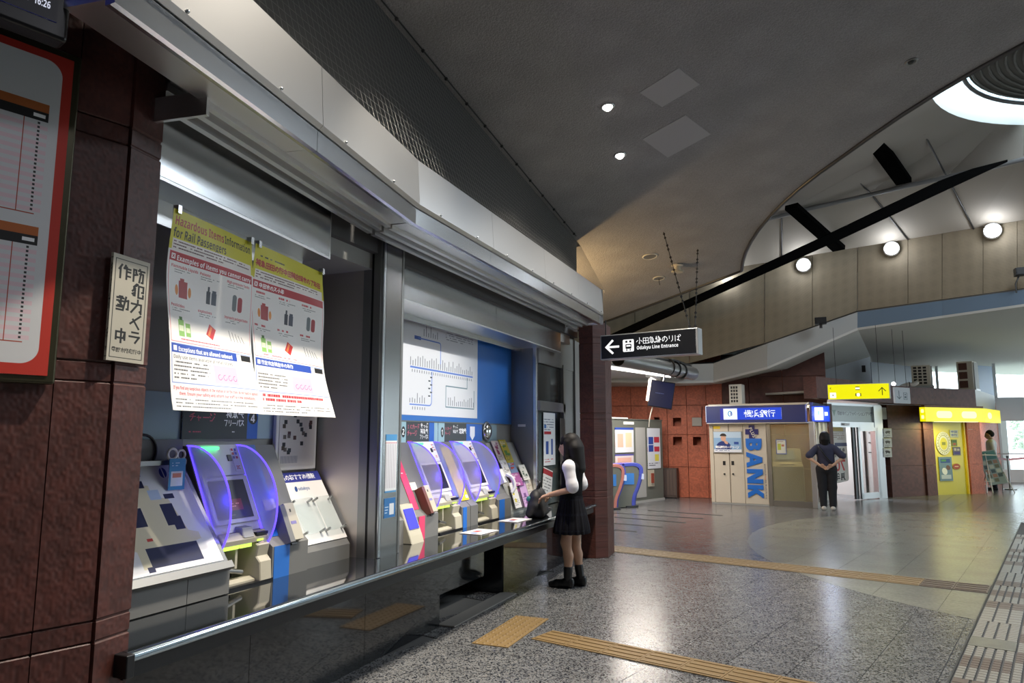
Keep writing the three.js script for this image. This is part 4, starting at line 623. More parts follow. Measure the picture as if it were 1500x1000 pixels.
numberSign('dark sign with a white one and an arrow on blue', 6.27, 7.30, 1.48, 1.69, (g, w, h) => { g.fillStyle = '#9cc0cc'; g.fillRect(0, 0, w, h); g.fillStyle = '#333840'; g.fillRect(130, 0, 500, h); g.fillStyle = '#1f62c0'; g.fillRect(630, 0, w - 630, h); g.fillStyle = '#24272c'; g.beginPath(); g.ellipse(85, h / 2, 34, 50, 0, 0, 7); g.fill(); g.fillStyle = '#fff'; g.font = 'bold 74px sans-serif'; g.textBaseline = 'middle'; g.fillText('1', 64, h / 2); word(g, 'ICカード', 144, 50, 32, 4, '#d8607a', 0.8); word(g, 'チャージ', 144, 100, 32, 4, '#d8607a', 0.8); word(g, 'きっぷ', 320, 30, 34, 4, '#fff'); word(g, '特急券', 320, 80, 34, 4, '#fff'); word(g, '定期券', 460, 66, 52, 8, '#fff'); g.fillStyle = '#f2f4f8'; g.beginPath(); g.moveTo(720, 40); g.lineTo(840, 40); g.lineTo(840, 140); g.lineTo(780, 190); g.lineTo(720, 140); g.fill(); }, 1030, 210);
{
  const m = thing('convex_mirror', 'round silver convex mirror beside the blue arrow sign', 'mirror', TW.world(7.42, 1.6, 0.02), TW.th);
  part('dome', new THREE.SphereGeometry(0.10, 20, 12, 0, Math.PI * 2, 0, Math.PI / 2).rotateX(Math.PI / 2).scale(1, 1, 0.5), mat(C(0.8, 0.8, 0.8), 0.05, 1), m); part('ring', new THREE.TorusGeometry(0.10, 0.012, 6, 24), M.steelDull, m);
  const rb1 = thing('speaker_ring', 'thin black ring fixed to the casing beside the flyer rack', 'ring', TW.world(8.02, 1.33, 0.05), TW.th); part('ring', new THREE.TorusGeometry(0.085, 0.009, 6, 24), M.black, rb1);
  // rail map
  const R = thing('rail_map', 'large blue and white railway line map panel', 'map', TW.world(6.45, 1.69, 0), TW.th), x0 = -1.72, x1 = 1.73;
  part('blue_panel', b2(x0, x1, 0, 1.05, 0, 0.012), mat(C(0.03, 0.17, 0.55), 0.35), R);
  part('map_sheet', b2(x0, 0.72, 0.05, 0.98, 0.012, 0.016), print(1400, 560, (g, w, h) => {
    g.fillStyle = '#e6e8ec'; g.fillRect(0, 0, w, h); const bl = '#5f86d8'; g.strokeStyle = bl; g.lineWidth = 7; g.lineJoin = 'round';
    const ticks = (xa, xb, y, up) => { for (let x = xa; x < xb; x += 26) { const l = 22 + rnd() * 44; g.fillStyle = '#5c5f68'; g.fillRect(x, up ? y - 10 - l : y + 12, 6, up ? l : 16); } };
    g.fillStyle = '#3b62b8'; g.fillRect(600, 108, 70, 20); g.beginPath(); g.moveTo(640, 118); g.lineTo(880, 118); g.quadraticCurveTo(900, 118, 900, 140); g.lineTo(900, 270); g.stroke(); ticks(700, 860, 110, true);
    g.lineWidth = 10; g.beginPath(); g.moveTo(560, 290); g.lineTo(1330, 290); g.stroke(); ticks(560, 1330, 290, true); ticks(580, 1330, 290, false);
    g.lineWidth = 7; g.beginPath(); g.moveTo(800, 300); g.lineTo(800, 470); g.quadraticCurveTo(800, 500, 770, 500); g.lineTo(560, 500); g.stroke(); ticks(560, 740, 500, true); ticks(590, 740, 500, false);
    g.strokeStyle = '#6a8a96'; g.beginPath(); g.moveTo(1250, 300); g.lineTo(1250, 372); g.lineTo(970, 372); g.lineTo(970, 500); g.lineTo(1350, 500); g.lineTo(1350, 380); g.stroke(); ticks(1000, 1340, 500, true); lines(g, 960, 40, 380, 4, 14, '#8a8d96', 5); g.fillStyle = '#36424e'; for (let i = 0; i < 6; i++) g.fillRect(780 - (i % 2) * 20, 330 + i * 22, 24, 8);
  }, 0.3), R);
  part('top_frame', b2(x0, x1, 1.05, 1.07, 0, 0.03), M.steelMirror, R); part('base_bar', b2(x0, x1, -0.012, 0.0, 0, 0.02), M.steelDull, R);
}
{ // notice on the steel post
  const t = thing('post_notice', 'tall narrow fare table stuck on the steel post', 'notice', [-2.848, 1.14, -4.555], Math.PI / 2);
  part('paper', bx(0.15, 0.42, 0.002, 0, 0.21, 0), print(150, 420, (g, w, h) => { g.fillStyle = '#d5dade'; g.fillRect(0, 0, w, h); g.fillStyle = '#4a8cc0'; g.fillRect(0, 0, w, 46); g.fillRect(0, h - 12, w, 12); for (let i = 0; i < 6; i++) { g.fillStyle = '#a8a0b0'; g.fillRect(10 + i * 23, 70, 8, 320); } g.fillStyle = '#b85060'; g.fillRect(0, 60, w, 4); }), t);
  const s = thing('post_notice', 'small blue sticker stuck low on the steel post', 'sticker', [-2.848, 0.96, -4.55], Math.PI / 2);
  part('paper', bx(0.15, 0.14, 0.002, 0, 0.07, 0), print(150, 140, (g) => { g.fillStyle = '#2f6ca8'; g.fillRect(0, 0, 150, 140); g.fillStyle = '#d0d8e0'; g.fillRect(70, 40, 60, 80); lines(g, 10, 60, 50, 3, 20, '#cfe0ee', 6); }), s);
}
// flyer rack by the clerk window: every flyer its own sheet
{
  const r = thing('flyer_rack', 'sloping steel flyer rack between machine one and the clerk window', 'rack', TW.world(7.75, 0.69, 0), TW.th);
  part('casing', prof([[0, 0], [0, 0.78], [0.04, 0.78], [0.26, 0.30], [0.33, 0.0]], -0.42, 0.40), M.greyLight, r);
  part('ledge', b2(-0.40, 0.38, 0.03, 0.05, 0.30, 0.38), M.acrylic, r);
  const F = [[-0.20, 0.56, 0.16, 0.22, '#d8c8c0', '#8a2a58', 'cream flyer edged in purple, top of the rack'], [0.0, 0.55, 0.17, 0.24, '#c8b43a', '#5a8a3a', 'yellow and green flyer at the top of the rack'], [-0.24, 0.43, 0.15, 0.14, '#eceae6', '#b8b0a8', 'plain white card on the flyer rack'], [0.02, 0.36, 0.17, 0.20, '#7a90b8', '#c8463a', 'flyer with red and blue stripes in the rack'], [-0.05, 0.29, 0.26, 0.13, '#a85a98', '#e8c8e0', 'wide mauve flyer across the middle of the rack'], [-0.20, 0.06, 0.15, 0.24, '#e2dedc', '#d8c832', 'white flyer with a yellow corner, low in the rack'], [-0.04, 0.06, 0.13, 0.24, '#5a4a58', '#8a3a7a', 'dark purple flyer low in the rack'], [0.11, 0.05, 0.17, 0.28, '#cfa6d4', '#7a4a8a', 'lilac flyer low in the rack'], [0.25, 0.34, 0.16, 0.16, '#d8d6cc', '#5a6a5a', 'white card with a green picture leaning beside the rack'], [0.34, 0.14, 0.17, 0.17, '#d6ccbe', '#b8a890', 'blank beige card leaning beside the rack']];
  F.forEach(([x, y, w, h, c1, c2, lab], i) => {
    const z = (y > 0.3 ? 0.04 + (0.78 - y) * 0.458 : 0.26 + (0.3 - y) * 0.233) + 0.02 + 0.012 * (i % 3), t = thing('flyer', lab, 'flyer', TW.world(7.75 + x, 0.69 + y, z), TW.th); t.rotation.order = 'YXZ'; t.rotation.x = y > 0.27 ? -0.42 : -0.3; t.scale.setScalar(1.2);
    part('sheet', bx(w, h, 0.006, 0, h / 2, 0), print(128, 180, (g, W, H) => { g.fillStyle = c1; g.fillRect(0, 0, W, H); g.fillStyle = c2; for (let k = 0; k < 5; k++) g.fillRect(10 + rnd() * 60, 10 + rnd() * 140, 20 + rnd() * 40, 8 + rnd() * 26); lines(g, 12, 16, 100, 3, 12, '#f4f0f0', 5); lines(g, 12, 120, 100, 4, 12, '#55505a', 4); }), t);
  });
  const c = thing('wall_phone', 'white curved handset holder beside the blue strip', 'handset', TW.world(7.30, 0.69, 0), TW.th);
  part('body', onSlope(-0.05, 0.05, 0.36, 0.52, 0.004, 0.06), M.white, c); part('handset', tube([[0.02, 0.44, 0.30], [0.05, 0.40, 0.36], [0.05, 0.30, 0.39], [0.02, 0.24, 0.37]], 0.02, 8, 12), M.white, c);
}
// ---------- ceiling fittings ----------
{
  const cq = (px, py) => PC(px, py);
  const tilt = (t) => { t.rotation.set(CC * -1, 0, CB, 'XYZ'); };
  [[890, 156], [908, 227]].forEach(([x, y], i) => {
    const p = cq(x, y), t = thing('ceiling_downlight', ['lit recessed ceiling downlight beside the nearer access panel', 'lit recessed ceiling downlight beside the farther access panel'][i], 'downlight', p.clone().add(V(0, -0.002, 0)), 0, 'ceiling downlights'); tilt(t);
    part('trim_ring', new THREE.TorusGeometry(0.06, 0.012, 8, 24).rotateX(Math.PI / 2), M.steelMirror, t); part('lamp', new THREE.SphereGeometry(0.045, 16, 10, 0, 7, Math.PI / 2, Math.PI / 2), glow(1, 0.97, 0.9, 6), t);
    const l = new THREE.SpotLight(0xfff4e4, GAIN.down, 0, 0.85, 0.5, 2); l.position.set(0, -0.07, 0); l.target.position.set(0, -4, 0); l.castShadow = true; l.shadow.radius = 3; t.add(l, l.target);
  });
  // the same row of downlights goes on over the viewer's head
  [[-1.05, -3.0], [-1.3, -4.2]].forEach(([x, z], i) => {
    const t = thing('ceiling_downlight', ['ceiling downlight over the near ticket bay', 'ceiling downlight between the two ticket bays'][i], 'downlight', [x, ceilY(x, z) - 0.002, z], 0, 'ceiling downlights'); tilt(t);
    part('trim_ring', new THREE.TorusGeometry(0.06, 0.012, 8, 24).rotateX(Math.PI / 2), M.steelMirror, t); part('lamp', new THREE.SphereGeometry(0.045, 16, 10, 0, 7, Math.PI / 2, Math.PI / 2), glow(1, 0.97, 0.9, 6), t);
    const l = new THREE.SpotLight(0xfff4e4, GAIN.near, 0, 0.5, 0.6, 2); l.position.set(0, -0.07, 0); l.target.position.set(-2.0, -4, 0); l.castShadow = true; l.shadow.radius = 3; t.add(l, l.target);
  });
  // a wall washer in the ceiling on the hall side, aimed at the second ticket bay
  [[1.9, -4.6, [-3.4, 1.6, -5.8]]].forEach(([x, z, a], i) => {
    const t = thing('ceiling_spotlight', 'ceiling spotlight aimed at the rail map bay', 'spotlight', [x, ceilY(x, z) - 0.002, z]);
    part('housing', cy(0.07, 0.09, 0.1, 0, -0.05, 0), M.white, t); part('lamp', new THREE.SphereGeometry(0.05, 16, 10).translate(0, -0.11, 0), glow(1, 0.98, 0.95, 4), t);
    const l = new THREE.SpotLight(0xfffaf2, GAIN.wall, 0, 0.25, 0.5, 2); l.position.set(0, -0.18, 0); l.target.position.set(a[0] - x, a[1] - ceilY(x, z), a[2] - z); l.castShadow = true; l.shadow.radius = 3; t.add(l, l.target);
  });
  [[[937, 135], [994, 99], [1025, 123], [970, 156]], [[941, 203], [1004, 168], [1041, 196], [978, 230]]].forEach((q, i) => {
    const c = q.map(([x, y]) => cq(x, y)), m = c.reduce((a, b) => a.clone().add(b), V(0, 0, 0)).multiplyScalar(0.25), t = thing('access_panel', ['smooth grey square access panel in the ceiling, farther from the curved edge', 'smooth grey square access panel in the ceiling, larger and lower one'][i], 'access panel', m, 0, 'ceiling access panels');
    const l = c.map((v) => v.clone().sub(m).add(V(0, -0.006, 0)));
    part('panel', quad(l[3], l[2], l[1], l[0], 0.012), mat(C(0.42, 0.41, 0.42), 0.7), t);
  });
  [[952, 375], [965, 407]].forEach(([x, y], i) => { const t = thing('ceiling_speaker', ['round grey speaker grille in the ceiling, the larger one', 'round grey speaker grille with a short cord, near the ceiling edge'][i], 'speaker', cq(x, y).add(V(0, -0.004, 0)), 0, 'ceiling speakers'); tilt(t); part('rim', new THREE.TorusGeometry(0.105 - i * 0.015, 0.012, 6, 28).rotateX(Math.PI / 2), M.offwhite, t); part('grille', cy(0.1 - i * 0.015, 0.1 - i * 0.015, 0.012, 0, 0, 0, 28), M.grey, t); if (i) part('cord', tube([[0, 0, 0], [0, -0.12, 0]], 0.004), M.dark, t); });
  const sm = thing('smoke_detector', 'cream smoke detector under the ceiling near the hanging sign', 'smoke detector', cq(992, 388)); part('base', cy(0.09, 0.09, 0.02, 0, -0.01, 0), M.offwhite, sm); part('head', cy(0.05, 0.075, 0.09, 0, -0.06, 0), M.offwhite, sm); part('disc', cy(0.1, 0.085, 0.02, 0, -0.11, 0), M.beige, sm);
  const sp = thing('sprinkler', 'small round sprinkler set in the stucco ceiling', 'sprinkler', cq(1335, 90)); tilt(sp); part('plate', new THREE.TorusGeometry(0.045, 0.012, 6, 24).rotateX(Math.PI / 2), M.steelDull, sp); part('head', new THREE.SphereGeometry(0.03, 12, 8).scale(1, 0.6, 1), M.dark, sp);
}
// ---------- hanging station sign ----------
{
  const a = P(879, 490, 8.9).setY(2.805), b = P(1022, 476, 8.2).setY(2.805), F = Face.between(a, b), w = a.distanceTo(b);
  const t = thing('hanging_sign', 'black lightbox sign with a white arrow pointing left', 'sign', F.world(w / 2, 2.492, 0), F.th);
  part('box', rb(w, 0.314, 0.15, 0.01, 0, 0.157, -0.075), M.alu, t);
  part('face', bx(w - 0.045, 0.286, 0.006, -0.005, 0.157, 0.003), lit(1240, 320, (g, W, H) => {
    g.fillStyle = '#04050a'; g.fillRect(0, 0, W, H); g.strokeStyle = '#fff'; g.lineWidth = 30; g.lineCap = 'butt'; g.beginPath(); g.moveTo(250, 160); g.lineTo(80, 160); g.moveTo(165, 65); g.lineTo(72, 160); g.lineTo(165, 255); g.stroke();
    g.fillStyle = '#fff'; g.beginPath(); g.roundRect(300, 72, 150, 170, 16); g.fill(); g.fillStyle = '#04050a'; g.fillRect(335, 88, 28, 28); g.fillRect(388, 88, 28, 28); g.beginPath(); g.roundRect(336, 136, 80, 66, 10); g.fill(); g.fillStyle = '#fff'; g.fillRect(348, 150, 56, 22); g.fillStyle = '#04050a'; g.fillRect(346, 206, 14, 24); g.fillRect(392, 206, 14, 24);
    word(g, '小田急線のりば', 485, 60, 88, 8, '#fff', 0.9, 0.04); g.fillStyle = '#fff'; g.font = 'bold 66px sans-serif'; g.textBaseline = 'top'; g.fillText('Odakyu Line Entrance', 485, 160, 540);
  }, 1.1), t);
  const top = (o) => V(w / 2 - 0.09 + o, 0.32, -0.08), inv = t.matrixWorld; t.updateMatrixWorld(true);
  for (const [px, py, o] of [[972, 340, -0.03], [1022, 365, 0.03]]) { const e = t.worldToLocal(PC(px, py)), s = top(o); const n = 22; part('chain', tube([s, e], 0.005, 5), M.dark, t); for (let k = 0; k < n; k++) if (k % 3 !== 1) part('link', new THREE.TorusGeometry(0.012, 0.005, 5, 8).translate(...s.clone().lerp(e, (k + 0.5) / n).toArray()), M.dark, t); }
  part('hanger', b2(w / 2 - 0.13, w / 2 - 0.05, 0.30, 0.33, -0.1, -0.06), M.steelDark, t);
  part('hanger_rod', tube([[-w / 2 + 0.04, 0.30, -0.08], [-w / 2 + 0.04, 0.52, -0.08]], 0.008), M.dark, t);
}
// ---------- gate lobby ----------
const RW = Face.between(PY(992, 728, 0), PY(1042, 729.5, 0));
{
  const o = struct('wall_lobby', null, null, 'terracotta tiled wall with square niches behind the ticket gates', 'wall');
  const put = (g, n, m, off) => part(n, g.rotateY(RW.th).translate(...RW.world(0, 0, off).toArray()), m, o);
  put(b2(RW.uy(840, 640)[0], RW.uy(1215, 640)[0], 0, 3.6, -0.3, 0), 'backing', M.redwall, -0.42);
  const xs = [840, 880, 925, 950, 978, 1007, 1036, 1060, 1100, 1150, 1215].map((x) => RW.uy(x, 640)[0]), ys = [0, 0.76, 1.58, 2.33, 3.0, 3.6];
  const holes = [[985.6, 611.7, 998, 624], [985.7, 639.5, 999, 652], [1015, 639.5, 1027, 652], [958, 611, 966, 624]].map((q) => RW.rect(...q));
  for (let i = 1; i < xs.length; i++) for (let j = 1; j < ys.length; j++) {
    const x0 = xs[i - 1] + 0.006, x1 = xs[i] - 0.006, y0 = ys[j - 1] + 0.006, y1 = ys[j] - 0.006;
    const s = new THREE.Shape([[x0, y0], [x1, y0], [x1, y1], [x0, y1]].map((p) => new THREE.Vector2(...p)));
    for (const h of holes) { const a = Math.max(h.u0, x0 + 0.005), b = Math.min(h.u1, x1 - 0.005), c = Math.max(h.y0, y0 + 0.005), d = Math.min(h.y1, y1 - 0.005); if (b - a > 0.03 && d - c > 0.03) s.holes.push(new THREE.Path([[a, c], [a, d], [b, d], [b, c]].map((p) => new THREE.Vector2(...p)))); }
    put(new THREE.ExtrudeGeometry(s, { depth: 0.12, bevelEnabled: false }), 'wall_tile', xs[i] > RW.uy(1061, 640)[0] ? M.brown : M.redwall, -0.12);
  }
  const cv = thing('conduit_box', 'grey metal cover plate beside the square niches', 'cover plate', RW.world(RW.rect(1014, 611.7, 1026, 624).u0 + 0.12, RW.rect(1014, 611.7, 1026, 624).y0, 0), RW.th);
  part('plate', rb(0.24, 0.22, 0.05, 0.01, 0, 0.11, 0.026), M.greyLight, cv); part('pipe', tube([[0.12, 0.2, 0.04], [0.14, 0.5, 0.04]], 0.012), M.brown, cv);
  const dc = thing('dark_cabinet', 'low dark metal cabinet against the terracotta wall', 'cabinet', PY(981, 729, 0), RW.th);
  part('body', rb(0.42, 0.72, 0.36, 0.01, 0, 0.38, -0.05), mat(C(0.08, 0.06, 0.055), 0.5), dc); for (let k = 0; k < 5; k++) part('slat', b2(-0.2 + k * 0.08, -0.14 + k * 0.08, 0.08, 0.7, 0.13, 0.14), mat(C(0.11, 0.08, 0.07), 0.5), dc); part('foot', b2(-0.2, 0.2, 0, 0.02, -0.2, 0.12), M.black, dc);
}
{
  const F = Face.between(PY(932, 737, 0), PY(972, 731.6, 0)), R = F.rect(897, 615, 971, 737);
  R.y0 = 0; const t = F.thing('gate_office_booth', 'dark grey booth with posters beside the ticket gates', 'booth', R), w = t.w, h = t.h, X = (px) => F.uy(px, 660)[0] - (R.u0 + R.u1) / 2, Y = (px, py) => F.uy(px, py)[1];
  part('body', b2(-w / 2, w / 2, 0.05, h, -0.8, 0), M.gateGrey, t); part('plinth', b2(-w / 2, w / 2, 0, 0.05, -0.8, 0.03), M.greyLight, t);
  part('cap', b2(-w / 2, w / 2, h, h + 0.02, -0.8, 0.02), M.gateGrey, t);
  part('door_panel', b2(X(931), X(945), 0.12, Y(938, 626), 0, 0.012), M.greyLight, t); part('number_plate', b2(X(914), X(929), Y(920, 621.5), Y(920, 617.5), 0, 0.01), M.white, t);
  part('lamp_bar', b2(X(898), X(923), h + 0.02, h + 0.05, -0.1, -0.04), glow(1, 0.98, 0.92, 1.3), t);
  const pic = (lab, x0, y0, x1, y1, draw) => { const r = F.rect(x0, y0, x1, y1, 0.012), q = F.thing('booth_poster', lab, 'poster', r, 0.006, 'posters on the gate booth'); part('sheet', bx(q.w, q.h, 0.01, 0, q.h / 2, 0.006), print(160, 240, draw), q); };
  pic('white route poster with a blue heading on the booth', 901, 626, 928, 662.5, (g) => { g.fillStyle = '#d8dadf'; g.fillRect(0, 0, 160, 240); g.fillStyle = '#2c4aa0'; g.fillRect(0, 0, 160, 22); g.fillStyle = '#dcae98'; g.fillRect(18, 60, 50, 130); g.fillStyle = '#d8c8a4'; g.fillRect(88, 50, 54, 140); });
  pic('smaller pinkish poster under the route poster', 901, 665, 928, 680, (g) => { g.fillStyle = '#d6cac8'; g.fillRect(0, 0, 160, 240); g.fillStyle = '#4a4a9c'; g.fillRect(0, 0, 160, 36); g.fillStyle = '#d8a89a'; g.fillRect(20, 80, 120, 120); });
  pic('tall poster of red and blue blocks on the booth', 948.5, 627, 967, 686, (g) => { g.fillStyle = '#cfd3da'; g.fillRect(0, 0, 160, 240); g.fillStyle = '#2e4a9a'; g.fillRect(12, 52, 60, 44); g.fillRect(12, 100, 60, 40); g.fillStyle = '#b83244'; g.fillRect(82, 52, 66, 34); g.fillRect(82, 110, 66, 30); g.fillStyle = '#d8cc50'; g.fillRect(88, 156, 50, 40); lines(g, 14, 206, 130, 2, 12, '#445', 5); });
  const c = F.rect(949, 688, 957, 712, 0.004), k = F.thing('intercom_panel', 'cream intercom panel with a dark handset on the booth', 'intercom', c, 0.004); part('plate', bx(k.w, k.h, 0.03, 0, k.h / 2, 0.015), M.beige, k); part('handset', bx(k.w * 0.4, k.h * 0.6, 0.03, k.w * 0.1, k.h * 0.5, 0.04), mat(C(0.25, 0.05, 0.03), 0.5), k);
}
const GBTH = 0.741;
for (const [px, py, lab] of [[903, 746, 'ticket gate with a pink and blue banded end, beside the stone pillar'], [929, 742.5, 'ticket gate with a blue banded end, in front of the booth']]) {
  const p = PY(px, py, 0), t = thing('ticket_gate', lab, 'ticket gate', p, GBTH, 'ticket gates');
  const side = [[-0.95, 0], [-0.95, 0.88], [-0.12, 0.90], [0.02, 0.88], [0.08, 0.78], [0.07, 0.62], [0.0, 0.42], [-0.10, 0.22], [-0.12, 0.0]];
  part('body', slabShape(side.map(([x, y]) => [x, y + 0.0]), 0.22, 0.01).translate(0, 0.01, -0.11), M.gateGrey, t);
  part('blue_panel', b2(-0.7, -0.06, 0.50, 0.74, 0.118, 0.13), mat(C(0.02, 0.16, 0.5), 0.3), t);
  part('top_deck', slabShape([[-0.92, 0.905], [-0.1, 0.925], [0.05, 0.89], [0.05, 0.905], [-0.1, 0.955], [-0.92, 0.935]], 0.2, 0.006).translate(0, 0.01, -0.1), mat(C(0.10, 0.07, 0.42), 0.35), t);
  const band = (z, m, dz, ox = 0) => part('end_band', (() => { const c = new THREE.SplineCurve([[-0.3, 0.955], [-0.02, 0.955], [0.13, 0.86], [0.13, 0.66], [0.06, 0.44], [-0.04, 0.22], [-0.06, 0.04]].map((p) => new THREE.Vector2(...p))).getPoints(24), q = c.map((p, i) => { const a = c[Math.max(0, i - 1)], b = c[Math.min(24, i + 1)], d = b.clone().sub(a).normalize(); return [p.x - d.y * -0.07, p.y + d.x * -0.07]; }); return slabShape([...c.map((p) => [p.x, p.y]), ...q.reverse()], 2 * dz, 0.006).translate(ox, 0, z - dz); })(), m, t);
  const blueEnd = mat(C(0.05, 0.07, 0.40), 0.4); band(0.075, px < 910 ? mat(C(0.42, 0.16, 0.13), 0.4) : blueEnd, 0.05); band(-0.04, blueEnd, 0.06, 0.09);
  part('card_reader', rb(0.03, 0.12, 0.09, 0.008, 0.19, 0.66, 0.06), glow(0.75, 0.8, 1, 0.8), t); part('foot', rb(0.3, 0.05, 0.28, 0.01, -0.12, 0.025, 0), M.black, t);
}
{
  // twin fluorescent tubes, duct and hanging monitor in the lobby
  const a = PY(882, 537, 2.86), b = PY(986, 552, 2.86), d = b.clone().sub(a), L = d.length(), th = Math.atan2(-d.z, d.x), mid = a.clone().lerp(b, 0.5);
  const t = thing('fluorescent_fitting', 'twin fluorescent tube fitting under the lobby soffit', 'ceiling light', mid, th);
  part('batten', b2(-L / 2, L / 2, 0.03, 0.07, -0.1, 0.1), M.white, t);
  for (const z of [-0.06, 0.06]) part('tube', new THREE.CylinderGeometry(0.016, 0.016, L - 0.06, 10).rotateZ(Math.PI / 2).translate(0, 0, z), glow(1, 0.98, 0.95, 3), t);
  const l = new THREE.RectAreaLight(0xfff4ea, GAIN.tube, L, 0.2); l.position.set(0, -0.03, 0); l.rotation.x = -Math.PI / 2; t.add(l);
  const cb = thing('fluorescent_fitting', 'short white fitting beside the hanging blue monitor', 'ceiling light', PY(957, 554, 2.84), th + 0.35); part('batten', rb(1.0, 0.06, 0.22, 0.01, 0, 0.03, 0), M.white, cb); part('tube', new THREE.CylinderGeometry(0.016, 0.016, 0.9, 10).rotateZ(Math.PI / 2).translate(0, -0.015, 0), glow(1, 0.97, 0.9, 1.5), cb);
  const pipe = thing('ceiling_duct', 'grey round duct with black cable bundle under the soffit', 'duct', P(985, 545, 14.6));
  const u = d.clone().normalize(); part('duct', tube([u.clone().multiplyScalar(-2.6).add(V(0.2, 0.06, 0)), u.clone().multiplyScalar(0.5).add(V(0.2, 0, 0))], 0.14, 14), M.steelDull, pipe);
  for (let k = 0; k < 3; k++) part('clamp', new THREE.TorusGeometry(0.15, 0.02, 6, 18).rotateY(th + Math.PI / 2).translate(u.x * (-0.1 - 0.28 * k) + 0.2, 0.01 + 0.02 * k, u.z * (-0.1 - 0.28 * k)), M.dark, pipe);
  part('cables', tube([u.clone().multiplyScalar(-1.6).add(V(0.2, 0.22, 0)), u.clone().multiplyScalar(-0.8).add(V(0.22, 0.17, 0)), u.clone().multiplyScalar(-0.3).add(V(0.2, 0.2, 0.02)), u.clone().multiplyScalar(0.4).add(V(0.2, 0.14, 0))], 0.035, 6, 20), M.black, pipe);
  const m = thing('lobby_monitor', 'tilted dark blue information screen hanging over the gates', 'monitor', P(966, 597, 14.8), -0.05); m.rotation.z = -0.17; m.rotation.y = YAW * 0.6;
  part('casing', rb(0.50, 0.56, 0.08, 0.01, 0, 0.28, -0.04), M.black, m); part('screen', bx(0.47, 0.52, 0.004, 0, 0.28, 0.003), lit(200, 220, (g) => { g.fillStyle = '#141c44'; g.fillRect(0, 0, 200, 220); lines(g, 30, 100, 150, 1, 12, '#6a74a8', 5); }, 0.7), m);
  part('bracket', b2(-0.30, -0.24, 0.1, 0.56, -0.08, 0), M.offwhite, m); part('hanger', tube([[0, 0.55, -0.05], [0.02, 0.75, -0.05]], 0.015), M.white, m); part('cable', tube([[-0.14, 0.0, -0.06], [-0.16, -0.2, -0.1], [-0.15, -0.42, -0.2]], 0.012, 6, 8), M.offwhite, m);
}
